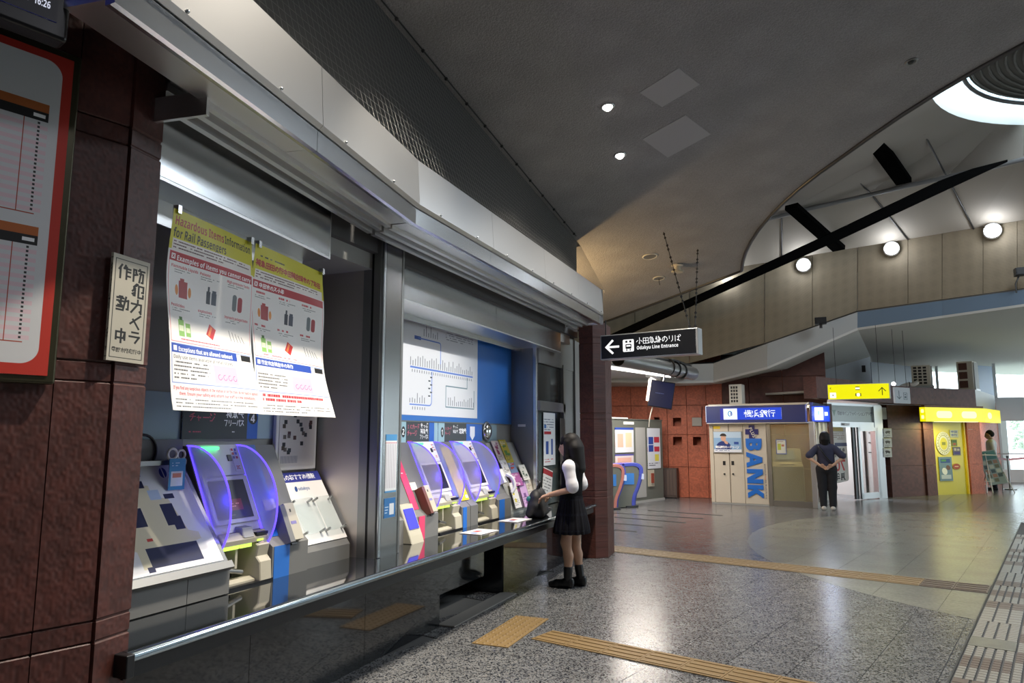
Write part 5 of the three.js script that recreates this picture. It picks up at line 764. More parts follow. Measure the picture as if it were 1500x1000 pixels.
// ---------- bank booth ----------
const BK = Face.between(PY(1047, 737, 0), PY(1190, 744, 0));
const bu = (px) => BK.uy(px, 690)[0], by = (px, py) => BK.uy(px, py)[1];
{
  const u0 = bu(1041), u1 = bu(1195), t = thing('bank_booth', 'cream cash machine booth with a glazed right half', 'booth', BK.world((u0 + u1) / 2, 0, 0), BK.th), c = (u0 + u1) / 2, X = (px) => bu(px) - c, H = by(1110, 618);
  part('rear_shell', [b2(X(1041), X(1190), 0, 2.28, -1.9, -1.84), b2(X(1041), X(1044), 0, 2.28, -1.84, -0.02), b2(X(1041), X(1190), 2.24, 2.28, -1.84, 0)], M.cream, t);
  part('kick', b2(X(1042), X(1125), 0, 0.03, -0.05, 0.006), M.greyLight, t);
  for (const [a, b] of [[1041, 1046.5], [1047, 1069], [1070, 1090.5]]) part('door', rb(X(b) - X(a), H - 0.04, 0.05, 0.008, (X(a) + X(b)) / 2, 0.03 + (H - 0.04) / 2, -0.02), M.cream, t);
  part('lettered_panel', rb(X(1125) - X(1091), H - 0.04, 0.05, 0.008, (X(1091) + X(1125)) / 2, 0.03 + (H - 0.04) / 2, -0.015), M.cream, t);
  for (const px of [1061.5, 1074]) { part('handle', cy(0.02, 0.02, 0.03, 0, 0, 0, 12).rotateX(Math.PI / 2).translate(X(px), by(px, 694), 0.02), M.dark, t); part('door_mark', b2(X(px) - 0.03, X(px) + 0.03, by(px, 681), by(px, 675), 0.005, 0.012), M.dark, t); }
  part('post', b2(X(1125.5), X(1131), 0, H, -0.05, 0.02), M.steelDull, t);
  const gf = part('glass_frame', b2(X(1131), X(1188), 0, 0.13, -0.03, 0.01), M.steelDull, t); part('head_rail', b2(X(1131), X(1188), H - 0.05, H, -0.03, 0.01), M.steelDull, t);
  part('pane', b2(X(1131), X(1188), 0.13, H - 0.05, -0.012, -0.006), mat(C(0.75, 0.72, 0.55), 0.12, 0, { transmission: 0.8, thickness: 0 }), gf);
  part('corner_post', rb(X(1196) - X(1188.5), H, 0.08, 0.01, (X(1188.5) + X(1196)) / 2, H / 2, 0), M.alu, t);
  part('inside_wall', b2(X(1131), X(1190), 0.0, 2.24, -1.84, -1.8), mat(C(0.45, 0.40, 0.22), 0.7), t);
  // blue sign band
  const sb = part('sign_band', b2(X(1040), X(1186), by(1110, 619), by(1110, 594), -0.1, 0.14), mat(C(0.025, 0.04, 0.17), 0.35), t);
  part('sign_face', b2(X(1061), X(1151), by(1105, 614.5), by(1105, 597.5), 0.14, 0.165), lit(720, 140, (g, w, h) => { g.fillStyle = '#0a3fc8'; g.fillRect(0, 0, w, h); g.fillStyle = '#10209a'; g.fillRect(0, 0, 40, h); g.fillStyle = '#f4f8ff'; g.fillRect(40, 4, 166, h - 8); g.strokeStyle = '#2a8ab8'; g.lineWidth = 10; g.beginPath(); g.ellipse(120, 66, 22, 30, 0, 1.6, 6.0); g.stroke(); g.fillStyle = '#1a4a9c'; g.fillRect(126, 44, 10, 52); g.fillRect(138, 54, 8, 34); word(g, '横浜銀行', 290, 28, 84, 8, '#f6faff', 1, 0.1); }, 1.15), sb);
  for (const y of [619.6, 593.4]) part('trim_bar', b2(X(1040), X(1188), by(1110, y + 0.5), by(1110, y - 0.7), -0.1, 0.15), M.alu, sb);
  part('lit_end', b2(X(1039), X(1040), by(1041, 618), by(1041, 595), -0.08, 0.13), glow(0.7, 0.8, 1, 1.1), sb);
  // BANK lettering, standing on its side
  const bl = thing('bank_lettering', 'big blue BANK letters running down the cream panel', 'lettering', BK.world(bu(1106), by(1106, 731.5), 0.012), BK.th);
  const len = by(1106, 642) - by(1106, 731.5), hh = bu(1117) - bu(1094);
  const letters = 'BANK'; let off = 0; const gl = letters.split('').map((ch) => { const g = new TextGeometry(ch, { font: FONT, size: 1, depth: 0.02, curveSegments: 4, bevelEnabled: true, bevelThickness: 0.002, bevelSize: 0.045, bevelSegments: 1 }); g.computeBoundingBox(); return g; }); const tot = gl.reduce((s, g) => s + g.boundingBox.max.x - g.boundingBox.min.x + 0.1, 0);
  gl.forEach((g, i) => { const b = g.boundingBox, sc = len / tot, wch = (b.max.x - b.min.x); g.translate(-b.min.x + off, -b.min.y, 0); off += wch + 0.1; g.scale(sc, hh / (b.max.y - b.min.y), 1).rotateZ(-Math.PI / 2).translate(-hh / 2, len, 0); part('letter', g, mat(C(0.012, 0.16, 0.62), 0.4), bl); });
  const pl = thing('plus_emblem', 'navy cross emblem reading PLUS above the blue letters', 'emblem', BK.world(bu(1104), by(1104, 642), 0.016), BK.th), pw = bu(1114) - bu(1095);
  part('cross', [b2(-pw * 0.22, pw * 0.22, -0.02, 0.30, 0, 0.015), b2(-pw / 2, pw / 2, 0.09, 0.21, 0, 0.015)], mat(C(0.015, 0.015, 0.14), 0.4), pl);
  { const g = new TextGeometry('PLUS', { font: FONT, size: 0.075, depth: 0.006, curveSegments: 3 }); part('lettering', g.translate(-0.12, -0.03, 0).rotateZ(-1.15).translate(0.005, 0.14, 0.016), M.offwhite, pl); }
  const sl = thing('slogan_strip', 'column of tiny coloured lettering beside the big letters', 'lettering', BK.world(bu(1121), by(1121, 732), 0.012), BK.th); part('print', bx(0.05, by(1121, 679) - by(1121, 732), 0.003, 0, (by(1121, 679) - by(1121, 732)) / 2, 0), print(32, 400, (g) => { g.fillStyle = '#c9bda6'; g.fillRect(0, 0, 32, 400); for (let y = 6; y < 390; y += 16) { g.fillStyle = y > 130 && y < 170 ? '#c05a3a' : '#4a4a68'; g.fillRect(6 + rnd() * 4, y, 14 + rnd() * 6, 4 + rnd() * 7); } }), sl);
  const ad = BK.thing('bank_poster', 'framed poster of a person in blue on the cream doors', 'poster', BK.rect(1045.5, 631.5, 1087.5, 663), 0.012);
  part('frame', rb(ad.w, ad.h, 0.03, 0.006, 0, ad.h / 2, 0.015), M.greyLight, ad);
  part('sheet', bx(ad.w - 0.03, ad.h - 0.03, 0.004, 0, ad.h / 2, 0.032), print(420, 310, (g, w, h) => { g.fillStyle = '#8fb4d8'; g.fillRect(0, 0, w, h); g.fillStyle = '#bdd3e6'; g.fillRect(0, 0, w, 90); g.fillStyle = '#20367c'; g.beginPath(); g.ellipse(150, 250, 120, 110, 0, 0, 7); g.fill(); g.fillStyle = '#d8a88c'; g.beginPath(); g.ellipse(150, 95, 40, 50, 0, 0, 7); g.fill(); g.fillStyle = '#2a211e'; g.beginPath(); g.ellipse(148, 62, 50, 40, 0, 3.1, 6.4); g.fill(); g.fillStyle = '#d8a88c'; g.beginPath(); g.ellipse(190, 160, 34, 22, 0.7, 0, 7); g.fill(); g.fillStyle = '#2a50a0'; g.fillRect(310, 150, 70, 40); word(g, '横浜銀行カードリーン', 24, 214, 36, 7, '#fff', 0.9); g.fillStyle = '#e8ebf0'; g.fillRect(0, h - 44, w, 44); lines(g, 20, h - 30, 360, 1, 10, '#45609a', 8); }), ad);
  const yn = BK.thing('yellow_sticker', 'small yellow sticker above the framed poster', 'sticker', BK.rect(1045, 624, 1055, 628), 0.012); part('sheet', bx(yn.w, yn.h, 0.004, 0, yn.h / 2, 0), M.yellow, yn);
  const gp = BK.thing('glass_notice', 'small blue edged notice stuck on the booth glass', 'notice', BK.rect(1137, 643.5, 1152, 665), 0.004); part('sheet', bx(gp.w, gp.h, 0.006, 0, gp.h / 2, 0.004), print(150, 210, (g) => { g.fillStyle = '#4a5a9c'; g.fillRect(0, 0, 150, 210); g.fillStyle = '#d8d6c4'; g.fillRect(10, 10, 130, 190); g.fillStyle = '#b8c04a'; g.fillRect(22, 60, 50, 90); g.fillStyle = '#c07a5a'; g.fillRect(80, 70, 40, 30); lines(g, 22, 26, 100, 2, 14, '#7a3a3a', 5); }), gp);
  const atm = thing('cash_machine', 'dark cash machine standing inside the glazed booth', 'cash machine', BK.world(bu(1140), 0, -0.9), BK.th + 0.3); part('body', prof([[-0.4, 0], [-0.4, 1.25], [-0.1, 1.25], [0.05, 0.95], [0.3, 0.85], [0.3, 0]], -0.35, 0.35, 0.01), M.grey, atm); part('screen', bx(0.4, 0.24, 0.01).rotateX(-0.46).translate(0, 1.11, 0.0), glow(0.3, 0.4, 0.5, 0.5), atm); part('keypad', bx(0.3, 0.01, 0.12).rotateX(0.38).translate(0, 0.92, 0.18), M.steelDull, atm);
  const bm = areaLight(0xffe6b0, 12, 1.0, 0.8, BK.world(bu(1160), 2.2, -0.9).toArray(), BK.world(bu(1160), 0, -0.9).toArray());
  const pn = thing('booth_ceiling_light', 'flat ceiling light inside the glazed booth', 'ceiling light', BK.world(bu(1160), 2.215, -0.9), BK.th); part('diffuser', bx(1.0, 0.015, 0.8), glow(1, 0.9, 0.7, 1.5), pn);
  // lit strip under the sign band, over the cream doors
  const ls = thing('sign_light', 'slim light strip under the blue bank sign', 'light strip', BK.world(bu(1100), H - 0.005, 0.1), BK.th); part('diffuser', bx(bu(1130) - bu(1045), 0.012, 0.05), glow(1, 0.95, 0.85, 1.2), ls);
  const rl = new THREE.RectAreaLight(0xfff0d8, 170, bu(1130) - bu(1045), 0.05); rl.position.set(0, -0.012, 0.0); rl.rotation.x = -Math.PI / 2; ls.add(rl);
  // side return with the lit corner sign
  const S0 = BK.world(u1, 0, 0), S1 = PY(1221, 735, 0), SF = Face.between(S0, S1), sl2 = S0.distanceTo(S1);
  const sd = thing('glazed_screen', 'narrow glazed side of the bank booth beside the standing woman', 'screen', SF.world(sl2 / 2, 0, 0), SF.th);
  part('pane', b2(-sl2 / 2 + 0.3, sl2 / 2, 0.1, H, -0.02, -0.01), M.frosted, sd); part('sill', b2(-sl2 / 2, sl2 / 2, 0, 0.1, -0.04, 0.01), M.alu, sd); for (let k = 0; k < 5; k++) part('mullion', b2(-sl2 / 2 + k * sl2 / 4 - 0.04, -sl2 / 2 + k * sl2 / 4 + 0.04, 0.1, H, -0.04, 0.02), M.alu, sd); part('head_band', b2(-sl2 / 2, sl2 / 2, H, 2.28, -0.05, 0.0), mat(C(0.025, 0.04, 0.17), 0.35), sd);
  const cs = thing('corner_lightbox', 'small glowing white and blue lightbox on the booth corner', 'sign', P(1203, 618, 15.6), 0.15 + YAW * 0.3); part('box', rb(0.40, 0.36, 0.14, 0.01, 0, 0.18, -0.08), mat(C(0.02, 0.03, 0.2), 0.4), cs); part('face', bx(0.36, 0.32, 0.006, 0, 0.18, -0.005), lit(180, 160, (g) => { g.fillStyle = '#1a46d8'; g.fillRect(0, 0, 180, 160); g.fillStyle = '#f4f8ff'; g.fillRect(26, 10, 90, 138); g.fillStyle = '#2a7ab0'; g.fillRect(58, 50, 22, 40); g.fillStyle = '#e8f0ff'; g.fillRect(130, 60, 34, 40); }, 1.5), cs);
  const pt = new THREE.PointLight(0xdfe8ff, 1.2, 0, 2); pt.position.set(0, 0.18, 0.12); pt.shadow.radius = 6; pt.castShadow = true; cs.add(pt);
  const ac = BK.thing('air_conditioner', 'small beige outdoor unit standing on the bank booth roof', 'air conditioner', BK.rect(1064, 571, 1083, 591), -0.4); ac.position.y = 2.29; part('casing', rb(ac.w, 0.46, 0.3, 0.01, 0, 0.23, 0), M.offwhite, ac); for (let i = 0; i < 3; i++) for (let j = 0; j < 5; j++) part('grille_gap', b2(-ac.w * 0.36 + i * ac.w * 0.2, -ac.w * 0.22 + i * ac.w * 0.2, 0.04 + j * 0.08, 0.095 + j * 0.08, 0.15, 0.155), M.dark, ac);
}
// ---------- information plaza doors ----------
const DW = Face.between(PY(1225, 735, 0), PY(1295, 729, 0));
const du = (px) => DW.uy(px, 690)[0], dy = (px, py) => DW.uy(px, py)[1];
{
  const d = struct('door_1', null, null, 'glazed sliding entrance with pale metal frame and a sign over it', 'door');
  const put = (n, g, m) => part(n, g.rotateY(DW.th).translate(...DW.o.toArray()), m, d), H = dy(1255, 618), T = dy(1255, 593);
  put('head_frame', b2(du(1215), du(1294), H - 0.13, H, -0.06, 0.04), M.alu); put('top_frame', b2(du(1215), du(1294), T - 0.03, T + 0.03, -0.06, 0.04), M.alu);
  put('side_post', b2(du(1283), du(1295), 0, T, -0.08, 0.05), M.alu); put('side_post', b2(du(1215), du(1221), 0, T, -0.08, 0.05), M.brown);
  put('sign_panel', b2(du(1221), du(1283), H, T - 0.03, -0.02, 0.0), print(900, 320, (g, w, h) => { g.fillStyle = '#a9b4ae'; g.fillRect(0, 0, w, h); g.fillStyle = '#3a6a4a'; g.beginPath(); g.moveTo(40, 90); g.lineTo(120, 90); g.lineTo(80, 220); g.fill(); word(g, '秦野市インフォメーションプラザ', 150, 118, 70, 9, '#333a38', 0.68, 0.05); }, 0.3));
  const leaf = put('door_leaf', merge([b2(du(1258), du(1261), 0.02, H - 0.13, 0.0, 0.05), b2(du(1284), du(1287), 0.02, H - 0.13, 0.0, 0.05), b2(du(1258), du(1287), 0.02, 0.16, 0.0, 0.05), b2(du(1258), du(1287), H - 0.22, H - 0.13, 0.0, 0.05)]), M.alu);
  part('pane', b2(du(1261), du(1284), 0.16, H - 0.22, 0.02, 0.03).rotateY(DW.th).translate(...DW.o.toArray()), M.glass, leaf);
  put('door_edge', b2(du(1253), du(1257.5), 0.02, H - 0.13, -0.06, -0.01), M.steelDark); put('sensor', rb(0.2, 0.06, 0.06, 0.01, du(1240), H - 0.06, 0.07), M.white);
  // room behind
  const room = struct('wall_plaza', null, null, 'pale interior of the information plaza behind the glass doors', 'wall'), pr = (n, g, m) => part(n, g.rotateY(DW.th).translate(...DW.o.toArray()), m, room);
  pr('back_wall', b2(du(1190), du(1300), 0, 2.6, -3.6, -3.5), M.wall); pr('side_wall', b2(du(1296), du(1300), 0, 2.6, -3.5, -0.06), M.wall); pr('room_ceiling', b2(du(1190), du(1300), 2.55, 2.6, -3.5, -0.06), M.wall);
  const lp = DW.world(du(1255), 2.5, -1.6); areaLight(0xeaf4ff, 34, 1.2, 1.2, lp.toArray(), [lp.x, 0, lp.z]);
  const pl = thing('plaza_ceiling_light', 'square ceiling light inside the information plaza', 'ceiling light', lp.clone().add(V(0, 0.02, 0)), DW.th); part('diffuser', bx(1.2, 0.02, 1.2), glow(1, 1, 1, 1.2), pl);
  const ct = thing('plaza_counter', 'low white counter inside the information plaza', 'counter', DW.world(du(1268), 0, -2.4), DW.th); part('body', rb(1.8, 0.75, 0.5, 0.02, 0, 0.375, 0), M.greyLight, ct); part('top', rb(1.9, 0.04, 0.6, 0.01, 0, 0.77, 0), M.white, ct);
  const pst = thing('wall_poster', 'pale blue poster on the plaza back wall', 'poster', DW.world(du(1272), 1.1, -3.49), DW.th); part('sheet', bx(1.2, 0.8, 0.01, 0, 0.4, 0), print(240, 160, (g) => { g.fillStyle = '#b4c8d0'; g.fillRect(0, 0, 240, 160); g.fillStyle = '#5a8aa0'; g.fillRect(20, 80, 150, 50); lines(g, 20, 20, 190, 4, 14, '#5a6a74', 5); }), pst);
  // anniversary banner seen from behind
  const b = thing('anniversary_banner', 'white hanging banner with a mirrored red seventy', 'banner', DW.world(du(1238), 0.42, -0.14), DW.th + 0.12), bw = du(1254) - du(1222);
  const sh = new THREE.Shape(); sh.moveTo(-bw / 2, 2.0 - 0.42); sh.lineTo(bw / 2, 2.0 - 0.42); sh.lineTo(bw / 2, 0.12); sh.quadraticCurveTo(bw / 2, 0.03, bw / 2 - 0.12, 0.03); sh.lineTo(-bw / 2 + 0.3, 0); sh.quadraticCurveTo(-bw / 2 + 0.1, 0.06, -bw / 2 + 0.06, 0.3); sh.closePath();
  const bg = new THREE.ExtrudeGeometry(sh, { depth: 0.004, bevelEnabled: false }), bp = bg.attributes.position, bv = bg.attributes.uv; for (let i = 0; i < bp.count; i++) bv.setXY(i, bp.getX(i) / bw + 0.5, bp.getY(i) / 1.58);
  part('cloth', bg, print(340, 840, (g, w, h) => { g.fillStyle = '#cfcac2'; g.fillRect(0, 0, w, h); g.save(); g.translate(w, 0); g.scale(-1, 1); g.fillStyle = '#c8604a'; g.beginPath(); g.ellipse(120, 70, 26, 36, 0.5, 0, 7); g.ellipse(240, 60, 20, 40, -0.5, 0, 7); g.fill(); g.fillStyle = '#c8b060'; g.fillRect(60, 120, 200, 60); lines(g, 40, 210, 240, 4, 22, '#8a7468', 9); g.fillStyle = '#3a4468'; g.fillRect(0, 330, 240, 44); word(g, '中田', 50, 400, 50, 8, '#222', 1, 0.4); word(g, '市年行中田', 20, 466, 44, 7, '#222', 1, 0.14); g.fillStyle = '#c0322c'; g.font = 'bold 190px sans-serif'; g.textBaseline = 'top'; g.fillText('70', 50, 510, 270); word(g, '周年', 70, 716, 92, 12, '#222', 1, 0.15); g.restore(); }), b);
  part('top_rod', tube([[-bw / 2, 1.585, 0], [bw / 2, 1.585, 0]], 0.012), M.steelDull, b);
}
// black recess with pictogram plates, right of the doors
{
  const o = struct('wall_recess_black', null, null, 'black passage beside the plaza doors under a grey head panel', 'wall'), put = (n, g, m) => part(n, g.rotateY(DW.th).translate(...DW.o.toArray()), m, o);
  put('back', b2(du(1295), du(1316), 0, dy(1303, 614), -0.5, -0.45), M.black); put('head', b2(du(1295), du(1314), dy(1303, 614), dy(1303, 597), -0.1, 0), M.greyLight); put('side', b2(du(1315), du(1316), 0, dy(1303, 614), -0.45, 0), M.black);
  [627, 641.5, 656].forEach((y, i) => { const r = DW.rect(1291, y, 1303, y + 13.5, 0.06), t = DW.thing('pictogram_plate', ['white pictogram plate, top of the three beside the plaza door', 'white pictogram plate, middle of the three beside the plaza door', 'white pictogram plate, lowest of the three beside the plaza door'][i], 'sign', r, 0.06); t.position.addScaledVector(DW.u, 0.1); part('plate', bx(t.w, t.h, 0.01, 0, t.h / 2, 0), print(100, 110, (g) => { g.fillStyle = '#b9bcbc'; g.fillRect(0, 0, 100, 110); g.fillStyle = '#17181a'; g.beginPath(); g.ellipse(50, 44, 32, 14, 0.2 * (i - 1), 0, 7); g.fill(); g.fillRect(26, 50, 12, 16); g.fillRect(62, 50, 12, 16); lines(g, 16, 82, 66, 2, 12, '#44484a', 5); g.fillStyle = '#c8c060'; g.fillRect(0, 0, 100, 4); }), t); part('arm', b2(-t.w / 2, t.w / 2, t.h * 0.45, t.h * 0.55, -0.4, -0.005), M.black, t); });
  for (const px of [1297, 1300.5, 1304]) { const q = DW.world(du(px), 0, -0.2), t = thing('steel_rail', 'slim upright steel rail in the black passage', 'rail', q, DW.th, 'steel rails in the passage'); part('tube', cy(0.014, 0.014, 0.85, 0, 0.43, 0, 8), M.alu, t); part('foot', cy(0.03, 0.03, 0.01, 0, 0.005, 0, 10), M.alu, t); }
}
// ---------- brown shop block ----------
const G0 = PY(1308, 728, 0), G1 = PY(1372, 725, 0), G2 = PY(1416, 723.5, 0), G3 = PY(1441, 722.5, 0);
{
  const o = struct('wall_shop', null, null, 'brown tiled shop block with a wide upper band', 'wall');
  const F1 = Face.between(G0, G1), F2 = Face.between(G1, G3);
  const put = (F, n, g, m) => part(n, g.rotateY(F.th).translate(...F.o.toArray()), m, o), l1 = G0.distanceTo(G1), l2 = G1.distanceTo(G3), lp = F2.uy(1417, 680)[0];
  for (const [y0, y1] of [[0, 0.78], [0.786, 1.72], [1.726, 2.34]]) { put(F1, 'wall_tile', b2(0, l1 * 0.76, y0, y1, -0.3, 0), M.brown); put(F1, 'wall_tile', b2(l1 * 0.765, l1, y0, y1, -0.3, 0.05), M.brown); put(F2, 'wall_tile', b2(lp + 0.03, l2, y0, y1, -0.3, 0.05), M.redwall); }
  put(F1, 'backing', b2(0.02, l1 - 0.02, 0, 2.36, -0.5, -0.28), M.brown); put(F2, 'backing', b2(0.02, l2 - 0.02, 0, 2.36, -0.5, -0.28), M.brown);
  // upper band following the doors and the shop
  const band = [[1200, 16.0, 2.38, 2.86], [1250, 17.1, 2.40, 2.87], [1308, 18.0, 2.36, 2.80], [1372, 18.65, 2.34, 2.78], [1434, 19.2, 2.30, 2.78]];
  for (let i = 1; i < band.length; i++) { const q = (k, y) => { const p = P(band[k][0], 638, band[k][1] - 0.18); return V(p.x, y, p.z); }; part('band_board', quad(q(i - 1, band[i - 1][2]), q(i, band[i][2]), q(i, band[i][3]), q(i - 1, band[i - 1][3]), 0.3), M.brown, o); }
  const e0 = P(1434, 638, 19.02), e1 = P(1462, 638, 22); part('band_board', quad(V(e0.x, 2.3, e0.z), V(e1.x, 2.3, e1.z), V(e1.x, 2.78, e1.z), V(e0.x, 2.78, e0.z), 0.2), M.greyLight, o);
  part('roof_slab', prism([P(1200, 638, 16.3), P(1308, 638, 18.2), P(1434, 638, 19.3), P(1462, 638, 22.2), P(1300, 638, 25), P(1180, 638, 22)].map((p) => [p.x, p.z]), 2.66, 2.72), M.brown, o);
  // back wall of the shop front by the man
  const w0 = P(1436, 638, 23), w1 = P(1466, 638, 24.6); part('wall_tile', quad(V(w0.x, 0, w0.z), V(w1.x, 0, w1.z), V(w1.x, 2.66, w1.z), V(w0.x, 2.66, w0.z), 0.2), M.redwall, o);
  const w2 = P(1476, 638, 24.9); part('wall_tile', quad(V(w1.x, 0, w1.z), V(w2.x, 0, w2.z), V(w2.x, 2.66, w2.z), V(w1.x, 2.66, w1.z), 0.2), M.wall, o);
  // yellow wall of the shop
  const t = thing('yellow_shop_wall', 'bright yellow shop panel carrying round and square adverts', 'shop panel', F2.world(lp / 2, 0, -0.02), F2.th);
  const H = 2.28; part('panel', b2(-lp / 2, lp / 2, 0, H, -0.08, 0), mat(C(0.62, 0.54, 0.01), 0.4), t); part('edge_strip', b2(lp / 2 - 0.05, lp / 2, 0, H, 0, 0.04), M.yellow, t);
  const on = (name, lab, cat, x0, y0, x1, y1, draw, round) => { const r = F2.rect(x0, y0, x1, y1, 0), q = F2.thing(name, lab, cat, r, -0.015); const m = print(160, 200, draw); if (round) { const g = new THREE.CylinderGeometry(0.5, 0.5, 0.012, 36).rotateX(Math.PI / 2); const p = g.attributes.position, u = g.attributes.uv; for (let i = 0; i < p.count; i++) u.setXY(i, p.getX(i) + 0.5, p.getY(i) + 0.5); part('disc', g.scale(q.w, q.h, 1).translate(0, q.h / 2, 0.01), m, q); } else part('sheet', bx(q.w, q.h, 0.012, 0, q.h / 2, 0.01), m, q); };
  on('round_advert', 'round white advert ringed with lettering on the yellow panel', 'advert', 1371.5, 632, 1393, 666, (g) => { g.fillStyle = '#cfd0c4'; g.fillRect(0, 0, 160, 200); g.strokeStyle = '#8a9070'; g.lineWidth = 6; g.beginPath(); g.ellipse(80, 100, 54, 68, 0, 0, 7); g.stroke(); g.fillStyle = '#c8c040'; g.beginPath(); g.ellipse(80, 104, 40, 52, 0, 0, 7); g.fill(); g.fillStyle = '#7a8030'; g.fillRect(60, 90, 40, 26); for (let k = 0; k < 20; k++) { const a = k / 20 * 6.28; g.fillRect(77 + 66 * Math.cos(a), 96 + 84 * Math.sin(a), 8, 8); } }, true);
  on('square_advert', 'grey blue poster of drinks low on the yellow panel', 'advert', 1376, 669, 1395, 704, (g) => { g.fillStyle = '#6a869c'; g.fillRect(0, 0, 160, 200); g.fillStyle = '#2a4a8c'; g.fillRect(20, 16, 120, 34); g.fillStyle = '#4a8a50'; g.fillRect(30, 22, 60, 16); g.fillStyle = '#e0e4e4'; g.beginPath(); g.ellipse(64, 120, 34, 28, 0.5, 0, 7); g.fill(); g.fillStyle = '#6a4a38'; g.beginPath(); g.ellipse(110, 90, 26, 20, 0.3, 0, 7); g.fill(); g.fillStyle = '#b8c4cc'; g.fillRect(20, 150, 120, 34); });
  on('square_advert', 'pale lettered sticker at the top of the yellow panel', 'advert', 1391.5, 629.5, 1403.5, 640.5, (g) => { g.fillStyle = '#c0c4ac'; g.fillRect(0, 0, 160, 200); word(g, '中田', 20, 20, 56, 10, '#4a5a9a'); word(g, '市行', 20, 110, 56, 10, '#4a5a9a'); });
  on('square_advert', 'dark green sticker under the pale lettered one', 'advert', 1394, 643.5, 1402, 653, (g) => { g.fillStyle = '#6a7a2a'; g.fillRect(0, 0, 160, 200); g.fillStyle = '#3a5a2a'; g.fillRect(20, 30, 120, 60); g.fillStyle = '#a04a30'; g.fillRect(40, 110, 80, 60); });
  on('square_advert', 'purple grey photo sticker beside the round advert', 'advert', 1396, 654.5, 1407, 666.5, (g) => { g.fillStyle = '#5a5668'; g.fillRect(0, 0, 160, 200); g.fillStyle = '#b0a8a0'; g.fillRect(24, 30, 50, 60); g.fillRect(90, 40, 50, 50); g.fillStyle = '#3a3080'; g.fillRect(20, 120, 120, 50); });
  on('square_advert', 'small red oval sticker on the yellow panel', 'advert', 1395.5, 678.5, 1407, 687.5, (g) => { g.fillStyle = '#b08a10'; g.fillRect(0, 0, 160, 200); g.fillStyle = '#a03a1c'; g.beginPath(); g.ellipse(80, 100, 70, 80, 0, 0, 7); g.fill(); g.fillStyle = '#d8b080'; g.fillRect(40, 80, 80, 40); }, true);
  // lit yellow fascia sign in two lengths
  const sgn = thing('yellow_fascia_sign', 'glowing yellow sign box wrapping the shop corner', 'sign', P(1402, 617.5, 18.4), 0), Y0 = 1.91, A = P(1358, 638, 18.05), B = P(1445, 638, 18.9), Cc = P(1468, 638, 20.6);
  const yl = (w) => lit(w, 80, (g) => { g.fillStyle = '#e8e000'; g.fillRect(0, 0, w, 80); const bl = (x) => { g.fillStyle = '#fdfbb8'; g.beginPath(); g.roundRect(x, 20, w * 0.26, 40, 18); g.fill(); }; bl(w * 0.18); if (w > 200) bl(w * 0.6); }, 1.15);
  const box = (p, q, m) => { const s = (v, y) => V(v.x, y, v.z).sub(sgn.position); const g = quad(s(p, Y0), s(q, Y0), s(q, Y0 + 0.36), s(p, Y0 + 0.36), 0.16); const u = g.attributes.uv, L = p.clone().setY(0).distanceTo(q.clone().setY(0)); for (let i = 0; i < u.count; i++) u.setXY(i, u.getX(i) / L, u.getY(i) / 0.36); part('sign_face', g, m, sgn); };
  box(A, B, yl(420)); box(B, Cc, yl(140));
  part('back_board', (() => { const s = (v, y) => V(v.x, y, v.z).sub(sgn.position).add(V(0.02, 0, -0.2)); return quad(s(A, Y0 + 0.02), s(B, Y0 + 0.02), s(B, Y0 + 0.42), s(A, Y0 + 0.42), 0.1); })(), M.brown, sgn);
  const lm = A.clone().lerp(B, 0.5); const dl = new THREE.RectAreaLight(0xfff2a0, 40, 1.4, 0.16); dl.position.set(lm.x, Y0 - 0.012, lm.z).sub(sgn.position); dl.rotation.set(-Math.PI / 2, 0, 0); sgn.add(dl);
  part('under_light', bx(1.4, 0.012, 0.12, ...V(lm.x, Y0 - 0.004, lm.z).sub(sgn.position).toArray(), 0, F2.th, 0), glow(1, 0.95, 0.6, 1.3), sgn);
  const dl2 = areaLight(0xfff0e0, 24, 0.6, 0.6, P(1452, 612, 22.3).toArray(), P(1456, 720, 22.8).toArray());
}
